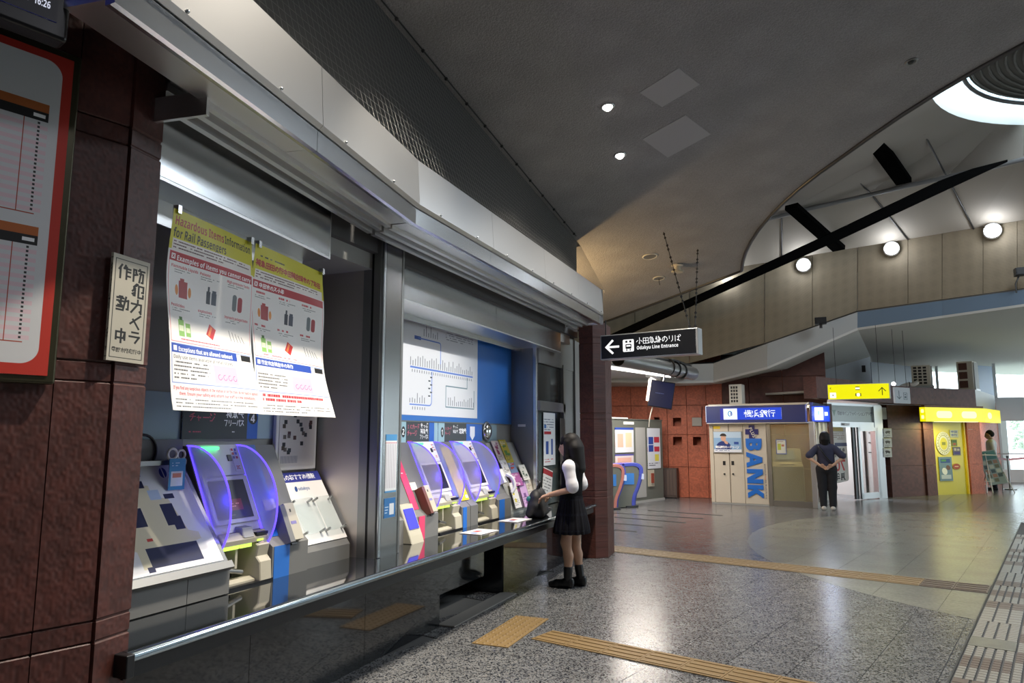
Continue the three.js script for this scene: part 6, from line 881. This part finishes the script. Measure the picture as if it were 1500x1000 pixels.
// hanging yellow and white direction signs
{
  const a = P(1212, 565, 15.4), b = P(1302, 559.5, 14.9), F = Face.between(a, b), w = F.o.distanceTo(b.clone().setY(0)), y0 = P(1256, 584, 15.15).y, y1 = P(1256, 562.5, 15.15).y, h = y1 - y0;
  const t = thing('yellow_hanging_sign', 'glowing yellow direction sign with a black up arrow', 'sign', F.world(w / 2, y0, 0), F.th); part('box', rb(w + 0.02, h + 0.02, 0.14, 0.01, 0.01, h / 2, -0.075), M.alu, t);
  part('face', bx(w - 0.01, h, 0.006, 0, h / 2, 0.0), lit(720, 180, (g, W, H) => { g.fillStyle = '#ece600'; g.fillRect(0, 0, W, H); g.strokeStyle = '#2c2a08'; g.lineWidth = 9; g.beginPath(); g.moveTo(640, 140); g.lineTo(640, 50); g.moveTo(598, 92); g.lineTo(640, 48); g.lineTo(682, 92); g.stroke(); g.lineWidth = 5; g.beginPath(); g.moveTo(40, 34); g.lineTo(26, 44); g.lineTo(40, 54); g.stroke(); g.fillStyle = '#f6f6f0'; g.fillRect(20, 96, 76, 70); g.fillStyle = '#888a70'; g.fillRect(52, 122, 14, 16); g.fillStyle = '#2c2a08'; g.fillRect(330, 30, 50, 7); g.fillRect(330, 64, 50, 7); g.fillStyle = '#f6f6f0'; g.fillRect(330, 40, 50, 22); g.fillStyle = '#f6f6f0'; g.beginPath(); g.arc(360, 130, 22, 0, 7); g.fill(); g.fillStyle = '#2c2a08'; g.fillRect(326, 112, 12, 34); g.fillRect(384, 112, 10, 34); }, 1.1), t);
  for (const x of [-w * 0.35, w * 0.35]) part('hanger', tube([[x, h, -0.08], [x, 3.9 - y0, -0.08]], 0.005), M.dark, t);
  const c = P(1309.5, 579, 15.6), d = P(1332, 579.5, 15.9), F3 = Face.between(c, d), w3 = F3.o.distanceTo(d.clone().setY(0)), yb = P(1321, 591, 15.75).y, yt = P(1321, 567.5, 15.75).y;
  const s = thing('white_hanging_sign', 'grey white hanging sign with a down arrow', 'sign', F3.world(w3 / 2, yb, 0), F3.th); part('plate', rb(w3, yt - yb, 0.04, 0.006, 0, (yt - yb) / 2, 0), M.white, s);
  part('face', bx(w3 - 0.01, yt - yb - 0.01, 0.003, 0, (yt - yb) / 2, 0.022), print(200, 210, (g) => { g.fillStyle = '#b4b8ba'; g.fillRect(0, 0, 200, 210); g.strokeStyle = '#4a565c'; g.lineWidth = 9; g.beginPath(); g.moveTo(52, 40); g.lineTo(52, 150); g.moveTo(24, 118); g.lineTo(52, 152); g.lineTo(80, 118); g.stroke(); g.lineWidth = 6; g.strokeRect(112, 66, 44, 90); g.fillStyle = '#4a565c'; g.fillRect(124, 84, 20, 14); g.fillRect(122, 112, 24, 26); }), s); for (const x of [-w3 * 0.35, w3 * 0.35]) part('hanger', tube([[x, yt - yb, 0], [x, 3.9 - yb, 0]], 0.005), M.dark, s);
}
// ---------- things on the shop roof ----------
{
  const wb = struct('wall_upper_block', null, null, 'pale grey block wall above the information plaza', 'wall'); const a = P(1120, 638, 19), b = P(1282, 638, 21.5); part('block', quad(V(a.x, 2.7, a.z), V(b.x, 2.7, b.z), V(b.x, 3.95, b.z), V(a.x, 3.5, a.z), 0.2), mat(C(0.45, 0.47, 0.5), 0.8), wb); part('vent', bx(0.1, 0.2, 0.05, ...P(1265, 540, 21.1).toArray()), M.black, wb);
  const un = (lab, px, py0, px1, py1, d, dark) => { const c = P((px + px1) / 2, py1, d), w = (px1 - px) / 1049 * d, h = (py1 - py0) / 1049 * d, t = thing('air_conditioner', lab, 'air conditioner', c, YAW * 0.2 + (dark ? -0.5 : -0.2)); part('casing', rb(w * 0.8, h, 0.42, 0.015, 0, h / 2, -0.1), M.offwhite, t); if (!dark) for (let i = 0; i < 3; i++) for (let j = 0; j < 6; j++) part('grille_gap', b2(-w * 0.32 + i * w * 0.2, -w * 0.18 + i * w * 0.2, h * (0.08 + j * 0.15), h * (0.18 + j * 0.15), 0.11, 0.115), M.dark, t); else for (let j = 0; j < 3; j++) part('fan_opening', b2(-w * 0.3, w * 0.12, h * (0.05 + j * 0.32), h * (0.30 + j * 0.32), 0.11, 0.115), M.brown, t); part('side_cover', b2(w * 0.4, w * 0.46, 0, h * 0.95, -0.3, 0.08), M.greyLight, t); part('stand', b2(-w * 0.45, w * 0.5, -0.05, 0, -0.3, 0.12), M.alu, t); return t; };
  un('outdoor unit with a fine grille on the brown shop roof', 1335, 535, 1366, 565, 19.0, false); un('tall outdoor unit with three square openings on the shop roof', 1404, 529, 1430, 570, 19.6, true);
  const sp = thing('spotlight', 'small round glowing spotlight on the brown roof edge', 'spotlight', P(1309, 562, 18)); part('bulb', new THREE.SphereGeometry(0.055, 14, 10), glow(1, 0.98, 1, 2.5), sp); part('stem', cy(0.015, 0.015, 0.12, 0, -0.07, 0, 8), M.dark, sp);
  const pp = thing('insulated_pipe', 'white insulated pipe beside the fine grilled outdoor unit', 'pipe', P(1326, 566, 18.4)); part('pipe', tube([[-0.12, -0.02, 0], [0.05, 0.05, 0], [0.2, 0.05, 0], [0.3, 0.12, 0]], 0.05, 8, 12), M.white, pp); part('clamp', new THREE.TorusGeometry(0.055, 0.012, 6, 14).rotateY(1.57).translate(0.1, 0.055, 0), M.dark, pp);
  const gl = struct('window_upper', null, null, 'grey blue upper glazing between the shop roof and the soffit', 'window'); const c = P(1283, 638, 23), d = P(1372, 638, 26), e = P(1436, 638, 25), f = P(1462, 638, 25.5);
  part('tinted_pane', quad(V(c.x, 2.7, c.z), V(d.x, 2.7, d.z), V(d.x, 4.05, d.z), V(c.x, 4.05, c.z), 0.05), mat(C(0.10, 0.12, 0.15), 0.35), gl); part('tinted_pane', quad(V(e.x, 2.5, e.z), V(f.x, 2.3, f.z), V(f.x, 4.1, f.z), V(e.x, 4.1, e.z), 0.05), mat(C(0.16, 0.22, 0.32), 0.3), gl);
  const sx = [[1202, 470, 15.6], [1497, 398, 13.3]]; sx.forEach(([x, y, dd], i) => { const t = thing('wall_speaker', ['small black box speaker on the grey fascia slope', 'black box speaker on a frame above the blue fascia'][i], 'speaker', P(x, y, dd), 0, 'black speakers on the fascia'); part('box', rb(0.24, 0.15, 0.18, 0.01, 0, 0, 0), M.black, t); part('grille', bx(0.2, 0.11, 0.01, 0, 0, 0.095), M.dark, t); part('bracket', i ? tube([[-0.05, -0.07, 0], [-0.12, -0.16, 0], [-0.12, -0.4, 0]], 0.015) : bx(0.06, 0.1, 0.06, 0, -0.11, 0), M.steelDark, t); });
}
// ---------- far end: windows, exit sign, barrier, board ----------
{
  const z = -28.9, w = struct('wall_end', null, null, 'far end wall with wide daylight windows', 'wall');
  part('panel', [b2(-9, 2.6, 0, 4.6, z - 0.2, z), b2(2.6, 11.2, 0, 0.42, z - 0.2, z), b2(2.6, 11.2, 2.05, 2.85, z - 0.2, z), b2(2.6, 11.2, 4.15, 8, z - 0.2, z), b2(-9, 2.6, 4.6, 8, z - 0.2, z)], mat(C(0.78, 0.82, 0.84), 0.5), w);  // window haze is put into this pale blue-white colour
  part('panel', b2(-9.2, -9, 0, 7.6, z, -14), M.wall, w); part('panel', b2(-9, -6, 0, 7.6, -14.2, -14), M.wall, w);
  const win = struct('window_1', null, null, 'wide daylight window at the far end of the concourse', 'window');
  for (let x = 2.6; x <= 11.2; x += 1.72) part('mullion', [b2(x - 0.04, x + 0.04, 0.42, 2.05, z - 0.12, z - 0.04), b2(x - 0.04, x + 0.04, 2.85, 4.15, z - 0.12, z - 0.04)], M.alu, win);
  for (let x = 2.6; x < 11; x += 1.72) { part('pane', b2(x + 0.04, x + 1.68, 0.42, 2.05, z - 0.09, z - 0.084), M.glass, win); part('pane', b2(x + 0.04, x + 1.68, 2.85, 4.15, z - 0.09, z - 0.084), M.glass, win); }
  part('handrail', tube([[2.6, 0.95, z + 0.25], [11, 0.95, z + 0.25]], 0.02), M.alu, win); part('curtain_rail', tube([P(1458, 593.5, 24.5), P(1540, 592, 25.5)], 0.035), M.brown, win);
  const ex = thing('exit_sign', 'green exit sign box under the brown rail at the far end', 'sign', P(1497, 606, 25.5), 0.1); part('box', rb(0.62, 0.32, 0.06, 0.01, 0, 0.16, 0), M.beige, ex); part('face', bx(0.48, 0.24, 0.004, 0.02, 0.16, 0.032), mat(C(0.01, 0.10, 0.05), 0.4), ex);
  const bp = PY(1480, 717, 0), br = thing('barrier_post', 'slim grey belt barrier post near the far windows', 'barrier', bp); part('base', cy(0.16, 0.17, 0.03, 0, 0.015, 0), M.steelDull, br); part('pole', cy(0.025, 0.025, 0.9, 0, 0.48, 0, 10), M.steelDull, br); part('head', cy(0.035, 0.035, 0.06, 0, 0.94, 0, 10), M.steelDark, br);
  const le = P(1442, 684, 23.0), re = P(1540, 682, 24.0); const e1 = V(le.x, 0.86, le.z).sub(bp), e2 = V(re.x, 0.86, re.z).sub(bp); part('belt', [quad(e1, V(0, 0.83, 0.02), V(0, 0.89, 0.02), e1.clone().add(V(0, 0.06, 0)), 0.006), quad(V(0, 0.83, 0.02), e2, e2.clone().add(V(0, 0.06, 0)), V(0, 0.89, 0.02), 0.006)], mat(C(0.6, 0.02, 0.03), 0.5), br);
  // tilted notice board
  const nb = thing('notice_easel', 'tilted notice board on folding legs by the shop corner', 'notice board', PY(1460, 721, 0), 0.25);
  const bd = bx(0.48, 0.95, 0.02).translate(0, 0.48, 0).rotateX(-0.28).rotateZ(0.16); part('board', bd.translate(0.06, 0.22, 0.02), print(240, 470, (g) => { g.fillStyle = '#8a9a98'; g.fillRect(0, 0, 240, 470); g.fillStyle = '#4f7f80'; g.fillRect(14, 14, 212, 110); for (let i = 0; i < 14; i++) { g.fillStyle = ['#b8bcb0', '#6a6a5a', '#a07a68', '#4a5a60'][i % 4]; g.fillRect(20 + (i % 3) * 70, 140 + Math.floor(i / 3) * 62, 56, 48); } }), nb);
  for (const [x0, x1, z1] of [[-0.22, -0.34, 0.2], [0.24, 0.36, 0.2], [-0.2, -0.26, -0.3], [0.22, 0.3, -0.3]]) part('leg', tube([[x0, 0.55, -0.02], [x1, 0.0, z1]], 0.014), M.alu, nb);
  const fr = thing('white_stand', 'white folding stand with a shelf beside the shop pillar', 'stand', PY(1444, 721, 0), 0.2); for (const x of [-0.14, 0.14]) part('leg', tube([[x, 0, 0.1], [x * 0.6, 1.06, -0.05]], 0.014), M.white, fr); part('shelf', rb(0.42, 0.02, 0.3, 0.005, 0.1, 1.02, 0), M.white, fr); part('brace', tube([[-0.12, 0.3, 0.07], [0.12, 0.3, 0.07]], 0.01), M.white, fr);
  // outside: ground and a few trees
  struct('ground', b2(-20, 40, -0.6, -0.35, -70, -29.2), mat(C(0.45, 0.47, 0.42), 0.9), 'grass bank beyond the far windows', 'ground');
  [[6.2, -37, 2.7], [9.5, -39, 3.0], [12.5, -36, 2.6], [8, -46, 3.6], [14, -44, 3.4]].forEach(([x, zz, h], i) => { const t = thing('tree', ['haze paled green tree outside the far window, left of the group', 'haze paled green tree outside the far window, second of the row', 'haze paled green tree outside the far window, right end of the row', 'taller haze paled tree behind the row outside', 'tall haze paled tree standing farthest right outside'][i], 'tree', [x, -0.35, zz], 0, 'trees outside the far window'); part('trunk', cy(0.1, 0.16, h * 0.5, 0, h * 0.25, 0, 8), mat(C(0.1, 0.07, 0.05), 0.9), t); const gs = []; for (let k = 0; k < 420; k++) { const a = rnd() * 6.28, r = h * 0.32 * Math.sqrt(rnd()), y = h * (0.4 + 0.55 * rnd()); gs.push(new THREE.IcosahedronGeometry(h * 0.035, 0).scale(1, 0.7, 1).rotateY(rnd() * 3).translate(r * Math.cos(a), y, r * Math.sin(a))); } part('crown', gs, mat(C(0.62, 0.70, 0.58), 0.9), t); });  // crown colour is paled to paint in the daylight haze
}
// ---------- people ----------
const mcMat = new THREE.MeshBasicMaterial();
function blob(bones, cell = 0.014, k = 0.03) {
  const lo = [9, 9, 9], hi = [-9, -9, -9];
  for (const b of bones) for (let i = 0; i < 3; i++) { lo[i] = Math.min(lo[i], b[i] - b[6], b[3 + i] - b[7]); hi[i] = Math.max(hi[i], b[i] + b[6], b[3 + i] + b[7]); }
  const half = Math.max(hi[0] - lo[0], hi[1] - lo[1], hi[2] - lo[2]) / 2 + 4 * cell, c = lo.map((v, i) => (v + hi[i]) / 2), n = Math.ceil(2 * half / cell);
  const mc = new MarchingCubes(n, mcMat, false, false, 160000), s = mc.size, hs = s / 2; mc.isolation = 0; mc.field.fill(-1);
  const rng = (i) => [Math.max(0, Math.floor(((lo[i] - 0.03 - c[i]) / half + 1) * hs) - 1), Math.min(s - 1, Math.ceil(((hi[i] + 0.03 - c[i]) / half + 1) * hs) + 1)];
  const [x0, x1] = rng(0), [y0, y1] = rng(1), [z0, z1] = rng(2);
  for (let z = z0; z <= z1; z++) for (let y = y0; y <= y1; y++) for (let x = x0; x <= x1; x++) {
    const px = (x - hs) / hs * half + c[0], py = (y - hs) / hs * half + c[1], pz = (z - hs) / hs * half + c[2]; let d = 1;
    for (const b of bones) {
      const ux = b[3] - b[0], uy = b[4] - b[1], uz = b[5] - b[2], wx = px - b[0], wy = py - b[1], wz = pz - b[2], q = ux * ux + uy * uy + uz * uz; let t = q > 1e-9 ? (wx * ux + wy * uy + wz * uz) / q : 0; t = t < 0 ? 0 : t > 1 ? 1 : t;
      const sx = b[8] || 1, ex = (wx - ux * t) / sx, ey = wy - uy * t, ez = wz - uz * t, e = (Math.sqrt(ex * ex + ey * ey + ez * ez) - (b[6] + (b[7] - b[6]) * t));
      const h = Math.max(k - Math.abs(d - e), 0) / k; d = Math.min(d, e) - h * h * k * 0.25;
    }
    mc.field[z * s * s + y * s + x] = -d;
  }
  mc.update();
  const m = mc.count, g = new THREE.BufferGeometry(); g.setAttribute('position', new THREE.BufferAttribute(mc.positionArray.slice(0, m * 3), 3)); g.setAttribute('normal', new THREE.BufferAttribute(mc.normalArray.slice(0, m * 3), 3)); g.setAttribute('uv', new THREE.BufferAttribute(new Float32Array(m * 2), 2));
  g.scale(half, half, half); g.translate(...c); g.computeVertexNormals(); return g;
}
const B = (a, b, ra, rb = ra, sx = 1) => [...a, ...b, ra, rb, sx];
function hand(w, dir, thumb, curl) {                // palm, four fingers and a thumb, from the wrist along dir
  const d = V(...dir).normalize(), t = V(...thumb).normalize(), up = d.clone().cross(t).normalize(), o = V(...w), at = (a, b, c) => o.clone().addScaledVector(d, a).addScaledVector(t, b).addScaledVector(up, c).toArray(), r = [];
  for (const b of [-0.022, 0, 0.02]) r.push(B(at(0, b * 0.7, 0), at(0.07, b, 0), 0.014, 0.013));
  [[0.03, 0.062], [0.01, 0.072], [-0.01, 0.068], [-0.03, 0.052]].forEach(([b, l]) => { r.push(B(at(0.075, b, 0), at(0.075 + l * 0.5, b * 1.1, curl * l * 0.25), 0.0088, 0.0085), B(at(0.075 + l * 0.5, b * 1.1, curl * l * 0.25), at(0.075 + l * 0.85, b * 1.1, curl * l * 0.75), 0.0085, 0.007)); });
  r.push(B(at(0.02, 0.025, 0), at(0.05, 0.05, curl * 0.012), 0.012, 0.010), B(at(0.05, 0.05, curl * 0.012), at(0.08, 0.056, curl * 0.03), 0.010, 0.008)); return r;
}
function head(y, z, s = 1) {
  return [B([0, y + 0.03, z - 0.012], [0, y + 0.03, z + 0.015], 0.088 * s, 0.086 * s, 0.9), B([0, y - 0.03, z + 0.02], [0, y - 0.075, z + 0.045], 0.062 * s, 0.034 * s), B([0, y + 0.012, z + 0.088], [0, y - 0.025, z + 0.108], 0.008, 0.013), B([0, y - 0.052, z + 0.082], [0, y - 0.052, z + 0.084], 0.016, 0.016, 1.5),
    B([0.078, y + 0.0, z - 0.01], [0.08, y - 0.035, z - 0.005], 0.013, 0.01), B([-0.078, y + 0.0, z - 0.01], [-0.08, y - 0.035, z - 0.005], 0.013, 0.01)];
}
function eyes(t, y, z) { for (const s of [-1, 1]) { part('eye', new THREE.SphereGeometry(0.012, 10, 8).scale(1.2, 0.7, 0.6).translate(s * 0.032, y, z + 0.082), mat(C(0.02, 0.015, 0.012), 0.2), t); part('eyebrow', bx(0.032, 0.006, 0.008, s * 0.033, y + 0.024, z + 0.083), mat(C(0.015, 0.01, 0.008), 0.7), t); } }
const SKIN = mat(C(0.50, 0.30, 0.20), 0.55), HAIR = mat(C(0.007, 0.006, 0.006), 0.6, 0, { specularIntensity: 0.5 });
// schoolgirl at the clerk window
{
  const p = thing('person', 'schoolgirl in white shirt, black vest and plaid skirt at the ticket counter', 'person', [-2.335, 0, -7.28], -Math.PI / 2 + 0.05); p.scale.setScalar(0.97);
  const wr = [0.19, 0.97, 0.2], wr2 = [-0.15, 0.95, 0.22];
  const body = blob([...head(1.475, 0.02), B([0, 1.42, -0.01], [0, 1.30, -0.02], 0.047, 0.055), B([0, 1.25, -0.01], [0, 1.0, 0], 0.105, 0.09, 1.35), B([0, 0.95, 0], [0, 0.86, -0.01], 0.085, 0.09, 1.2),
    ...[1, -1].flatMap((s) => [B([0.1 * s, 1.29, -0.015], [0.165 * s, 1.27, -0.015], 0.05, 0.05), B([0.165 * s, 1.27, -0.015], [0.2 * s, 1.04, -0.07], 0.047, 0.038), B([0.2 * s, 1.04, -0.07], s > 0 ? wr : wr2, 0.036, 0.024), B([0.066 * s, 0.82, 0], [0.078 * s, 0.47, 0.015 + 0.03 * s], 0.074, 0.055), B([0.08 * s, 0.47, 0.015 + 0.03 * s], [0.078 * s, 0.33, -0.01 + 0.03 * s], 0.053, 0.05), B([0.078 * s, 0.33, -0.01 + 0.03 * s], [0.075 * s, 0.08, -0.02 + 0.05 * s], 0.05, 0.034), B([0.075 * s, 0.06, -0.02 + 0.05 * s], [0.08 * s, 0.035, 0.12 + 0.05 * s], 0.034, 0.03)])], 0.014, 0.03);
  const hands = merge([blob(hand(wr, [0, -0.3, 1], [-1, 0.2, 0], 1), 0.004, 0.008), blob(hand(wr2, [0.1, -0.3, 1], [1, 0.2, 0], -1), 0.004, 0.008)]);
  part('body', merge([body, hands]), SKIN, p); eyes(p, 1.478, 0.02);
  part('hair', blob([B([0, 1.53, -0.005], [0, 1.50, -0.02], 0.102, 0.105, 0.98), B([0, 1.46, -0.05], [0, 1.25, -0.085], 0.095, 0.075, 1.3), ...[1, -1].flatMap((s) => [B([0.07 * s, 1.52, 0.02], [0.088 * s, 1.36, 0.03], 0.04, 0.028), B([0.088 * s, 1.36, 0.03], [0.085 * s, 1.23, 0.035], 0.03, 0.016), B([0.05 * s, 1.57, 0.06], [0.06 * s, 1.515, 0.092], 0.028, 0.016)]), B([-0.03, 1.565, 0.075], [0.03, 1.565, 0.075], 0.026, 0.026)], 0.008, 0.02), HAIR, p);
  part('shirt', merge([...[1, -1].map((s) => blob([B([0.13 * s, 1.285, -0.015], [0.17 * s, 1.265, -0.018], 0.062, 0.066), B([0.17 * s, 1.265, -0.018], [0.205 * s, 1.07, -0.066], 0.064, 0.058), B([0.203 * s, 1.085, -0.064], [0.206 * s, 1.055, -0.07], 0.062, 0.06)], 0.01, 0.025)), blob([B([-0.035, 1.345, -0.01], [0.035, 1.345, -0.01], 0.052, 0.052)], 0.008)]), mat(C(0.75, 0.74, 0.76), 0.8), p);
  part('vest', blob([B([0, 1.255, -0.012], [0, 1.02, -0.002], 0.122, 0.108, 1.35), B([-0.11, 1.30, -0.015], [0.11, 1.30, -0.015], 0.055, 0.055), B([0, 1.02, 0], [0, 0.90, 0], 0.108, 0.115, 1.3)], 0.011, 0.03), mat(C(0.006, 0.006, 0.007), 0.9, 0, { specularIntensity: 0.3 }), p);
  { const prof2 = [[0.125, 0.96], [0.135, 0.9], [0.165, 0.78], [0.195, 0.64], [0.205, 0.565], [0.19, 0.57]].map(([r, y]) => new THREE.Vector2(r, y)); const g = new THREE.LatheGeometry(prof2, 96), q = g.attributes.position; for (let i = 0; i < q.count; i++) { const x = q.getX(i), z = q.getZ(i), y = q.getY(i), a = Math.atan2(z, x), f = 1 + 0.05 * Math.sin(a * 18) * Math.min(1, (0.96 - y) / 0.25); q.setXYZ(i, x * f * 1.12, y, z * f * 0.95); } g.computeVertexNormals();
    part('skirt', g, print(512, 128, (c, w, h) => { c.fillStyle = '#0f0f13'; c.fillRect(0, 0, w, h); for (let x = 0; x < w; x += 32) { c.fillStyle = '#191a21'; c.fillRect(x, 0, 6, h); c.fillStyle = '#26262e'; c.fillRect(x + 16, 0, 2, h); } for (let y = 0; y < h; y += 36) { c.fillStyle = '#191a21'; c.fillRect(0, y, w, 5); } }, 0.9, { side: THREE.DoubleSide, specularIntensity: 0.3 }), p); }
  for (const s of [1, -1]) {
    part('sock', blob([B([0.0765 * s, 0.2, -0.015 + 0.04 * s], [0.075 * s, 0.08, -0.02 + 0.05 * s], 0.049, 0.042)], 0.008), M.black, p);
    part('shoe', blob([B([0.075 * s, 0.045, -0.045 + 0.05 * s], [0.08 * s, 0.042, 0.10 + 0.05 * s], 0.045, 0.043), B([0.08 * s, 0.035, 0.11 + 0.05 * s], [0.082 * s, 0.032, 0.16 + 0.05 * s], 0.038, 0.032), B([0.075 * s, 0.075, -0.05 + 0.05 * s], [0.076 * s, 0.07, 0.0 + 0.05 * s], 0.038, 0.04)], 0.008, 0.02), M.black, p);
  }
  const bag = thing('school_bag', 'black school bag resting on the counter before the schoolgirl', 'bag', [-2.735, 0.69, -7.34], 0.2);
  part('body', blob([B([-0.05, 0.05, -0.19], [-0.05, 0.05, 0.19], 0.05), B([0.05, 0.05, -0.19], [0.05, 0.05, 0.19], 0.05), B([0, 0.12, -0.18], [0, 0.12, 0.18], 0.085, 0.085), B([0, 0.20, -0.17], [0, 0.20, 0.17], 0.07, 0.07), B([0, 0.25, -0.14], [0, 0.24, 0.15], 0.05, 0.05)], 0.012, 0.03), mat(C(0.012, 0.012, 0.014), 0.6), bag);
  part('handle', tube([[0, 0.28, -0.09], [0.02, 0.36, -0.06], [0.03, 0.37, 0.04], [0, 0.28, 0.09]], 0.012, 6, 14), M.black, bag); part('buckle', rb(0.02, 0.03, 0.05, 0.004, 0.135, 0.09, 0.08), M.steelMirror, bag); part('buckle', rb(0.02, 0.03, 0.03, 0.004, 0.14, 0.08, 0.0), M.steelMirror, bag); part('charm', new THREE.SphereGeometry(0.03, 10, 8).translate(-0.06, 0.2, 0.2), mat(C(0.02, 0.2, 0.19), 0.6), bag);
}
// woman standing before the plaza doors, hands on the small of her back
{
  const p = thing('person', 'woman in navy top seen from behind, hands on her back', 'person', PY(1214, 747, 0), Math.PI - 0.12 + 0.1);
  const wl = [0.12, 0.93, -0.15], wr = [-0.12, 0.93, -0.15];
  const body = blob([...head(1.49, 0.0), B([0, 1.43, -0.02], [0, 1.32, -0.02], 0.05, 0.058), B([0, 1.27, -0.01], [0, 1.02, 0], 0.105, 0.09, 1.4), B([0, 0.96, 0], [0, 0.86, -0.01], 0.105, 0.12, 1.3), ...[1, -1].flatMap((s) => [B([0.1 * s, 1.31, -0.015], [0.18 * s, 1.28, -0.02], 0.052, 0.052), B([0.18 * s, 1.28, -0.02], [0.34 * s, 1.10, -0.08], 0.05, 0.038), B([0.34 * s, 1.10, -0.08], s > 0 ? wl : wr, 0.037, 0.025), B([0.09 * s, 0.85, 0], [0.09 * s, 0.48, 0.01], 0.095, 0.06), B([0.09 * s, 0.48, 0.01], [0.085 * s, 0.09, -0.02], 0.056, 0.036), B([0.085 * s, 0.05, -0.02], [0.1 * s, 0.035, 0.12], 0.035, 0.03)])], 0.014, 0.03);
  part('body', merge([body, blob(hand(wl, [-0.8, -0.35, 0.1], [0, 1, -0.2], 1), 0.004, 0.008), blob(hand(wr, [0.8, -0.35, 0.1], [0, 1, -0.2], -1), 0.004, 0.008)]), SKIN, p); eyes(p, 1.493, 0);
  part('hair', blob([B([0, 1.545, -0.02], [0, 1.51, -0.035], 0.102, 0.108, 0.98), B([0, 1.46, -0.05], [0, 1.39, -0.055], 0.098, 0.07, 1.05), ...[1, -1].map((s) => B([0.075 * s, 1.52, 0.01], [0.085 * s, 1.40, 0.015], 0.035, 0.025))], 0.008, 0.02), HAIR, p);
  part('top', blob([B([0, 1.27, -0.012], [0, 1.0, 0], 0.125, 0.118, 1.4), B([-0.13, 1.315, -0.015], [0.13, 1.315, -0.015], 0.06, 0.06), B([0, 1.0, 0], [0, 0.9, -0.005], 0.115, 0.125, 1.3), ...[1, -1].flatMap((s) => [B([0.18 * s, 1.28, -0.02], [0.32 * s, 1.13, -0.075], 0.07, 0.075)])], 0.012, 0.035), mat(C(0.028, 0.03, 0.06), 0.85), p);
  part('strap', tube([[0.16, 1.36, -0.02], [0.1, 1.28, -0.145], [0.0, 1.12, -0.155], [-0.12, 0.98, -0.13], [-0.17, 0.92, -0.04]], 0.016, 6, 16), M.black, p);
  part('trousers', blob([B([0, 0.94, 0], [0, 0.86, -0.01], 0.118, 0.135, 1.3), ...[1, -1].flatMap((s) => [B([0.095 * s, 0.85, -0.01], [0.095 * s, 0.48, 0.01], 0.118, 0.09), B([0.095 * s, 0.48, 0.01], [0.09 * s, 0.1, -0.02], 0.09, 0.068)])], 0.013, 0.03), mat(C(0.008, 0.008, 0.011), 0.85), p);
  for (const s of [1, -1]) part('shoe', blob([B([0.088 * s, 0.045, -0.05], [0.1 * s, 0.04, 0.12], 0.044, 0.04), B([0.088 * s, 0.07, -0.05], [0.09 * s, 0.07, 0], 0.04, 0.04)], 0.008, 0.02), mat(C(0.6, 0.56, 0.5), 0.6), p);
}
// man in a white shirt behind the notice easel
{
  const p = thing('person', 'man in a white shirt standing behind the notice easel', 'person', PY(1457, 717.5, 0), -Math.PI / 2 - 0.15);
  const wl = [0.2, 0.92, 0.16], wr = [-0.18, 0.95, 0.2];
  const body = blob([...head(1.56, 0.02), B([0, 1.5, -0.01], [0, 1.38, -0.02], 0.052, 0.06), B([0, 1.32, -0.01], [0, 1.06, 0], 0.12, 0.1, 1.35), B([0, 1.0, 0], [0, 0.9, 0], 0.105, 0.115, 1.25), ...[1, -1].flatMap((s) => [B([0.1 * s, 1.37, -0.015], [0.19 * s, 1.34, -0.02], 0.055, 0.055), B([0.19 * s, 1.34, -0.02], [0.22 * s, 1.08, -0.06], 0.052, 0.042), B([0.22 * s, 1.08, -0.06], s > 0 ? wl : wr, 0.04, 0.027), B([0.09 * s, 0.88, 0], [0.09 * s, 0.5, 0.01], 0.095, 0.06), B([0.09 * s, 0.5, 0.01], [0.085 * s, 0.09, -0.02], 0.056, 0.038), B([0.085 * s, 0.05, -0.02], [0.1 * s, 0.035, 0.13], 0.036, 0.03)])], 0.016, 0.03);
  part('body', merge([body, blob(hand(wl, [-0.1, -0.4, 1], [-1, 0, 0], -1), 0.005, 0.008), blob(hand(wr, [0.1, -0.4, 1], [1, 0, 0], 1), 0.005, 0.008)]), SKIN, p); eyes(p, 1.563, 0.02);
  part('hair', blob([B([0, 1.63, 0.0], [0, 1.6, -0.02], 0.092, 0.096, 0.95), B([-0.03, 1.645, 0.06], [0.03, 1.645, 0.06], 0.035, 0.035)], 0.009, 0.02), HAIR, p);
  part('shirt', blob([B([0, 1.32, -0.012], [0, 1.04, 0], 0.135, 0.122, 1.35), B([-0.13, 1.375, -0.015], [0.13, 1.375, -0.015], 0.062, 0.062), B([0, 1.04, 0], [0, 0.94, 0], 0.122, 0.12, 1.3), ...[1, -1].map((s) => B([0.19 * s, 1.34, -0.02], [0.222 * s, 1.1, -0.056], 0.07, 0.066))], 0.013, 0.035), mat(C(0.78, 0.78, 0.78), 0.8), p);
  part('trousers', blob([B([0, 0.97, 0], [0, 0.9, 0], 0.115, 0.125, 1.25), ...[1, -1].flatMap((s) => [B([0.092 * s, 0.88, 0], [0.092 * s, 0.5, 0.01], 0.108, 0.078), B([0.092 * s, 0.5, 0.01], [0.088 * s, 0.1, -0.02], 0.078, 0.058)])], 0.014, 0.03), mat(C(0.02, 0.02, 0.03), 0.85), p);
  for (const s of [1, -1]) part('shoe', blob([B([0.088 * s, 0.042, -0.05], [0.1 * s, 0.038, 0.13], 0.042, 0.038)], 0.009), M.black, p);
}
renderer.render(scene, camera);
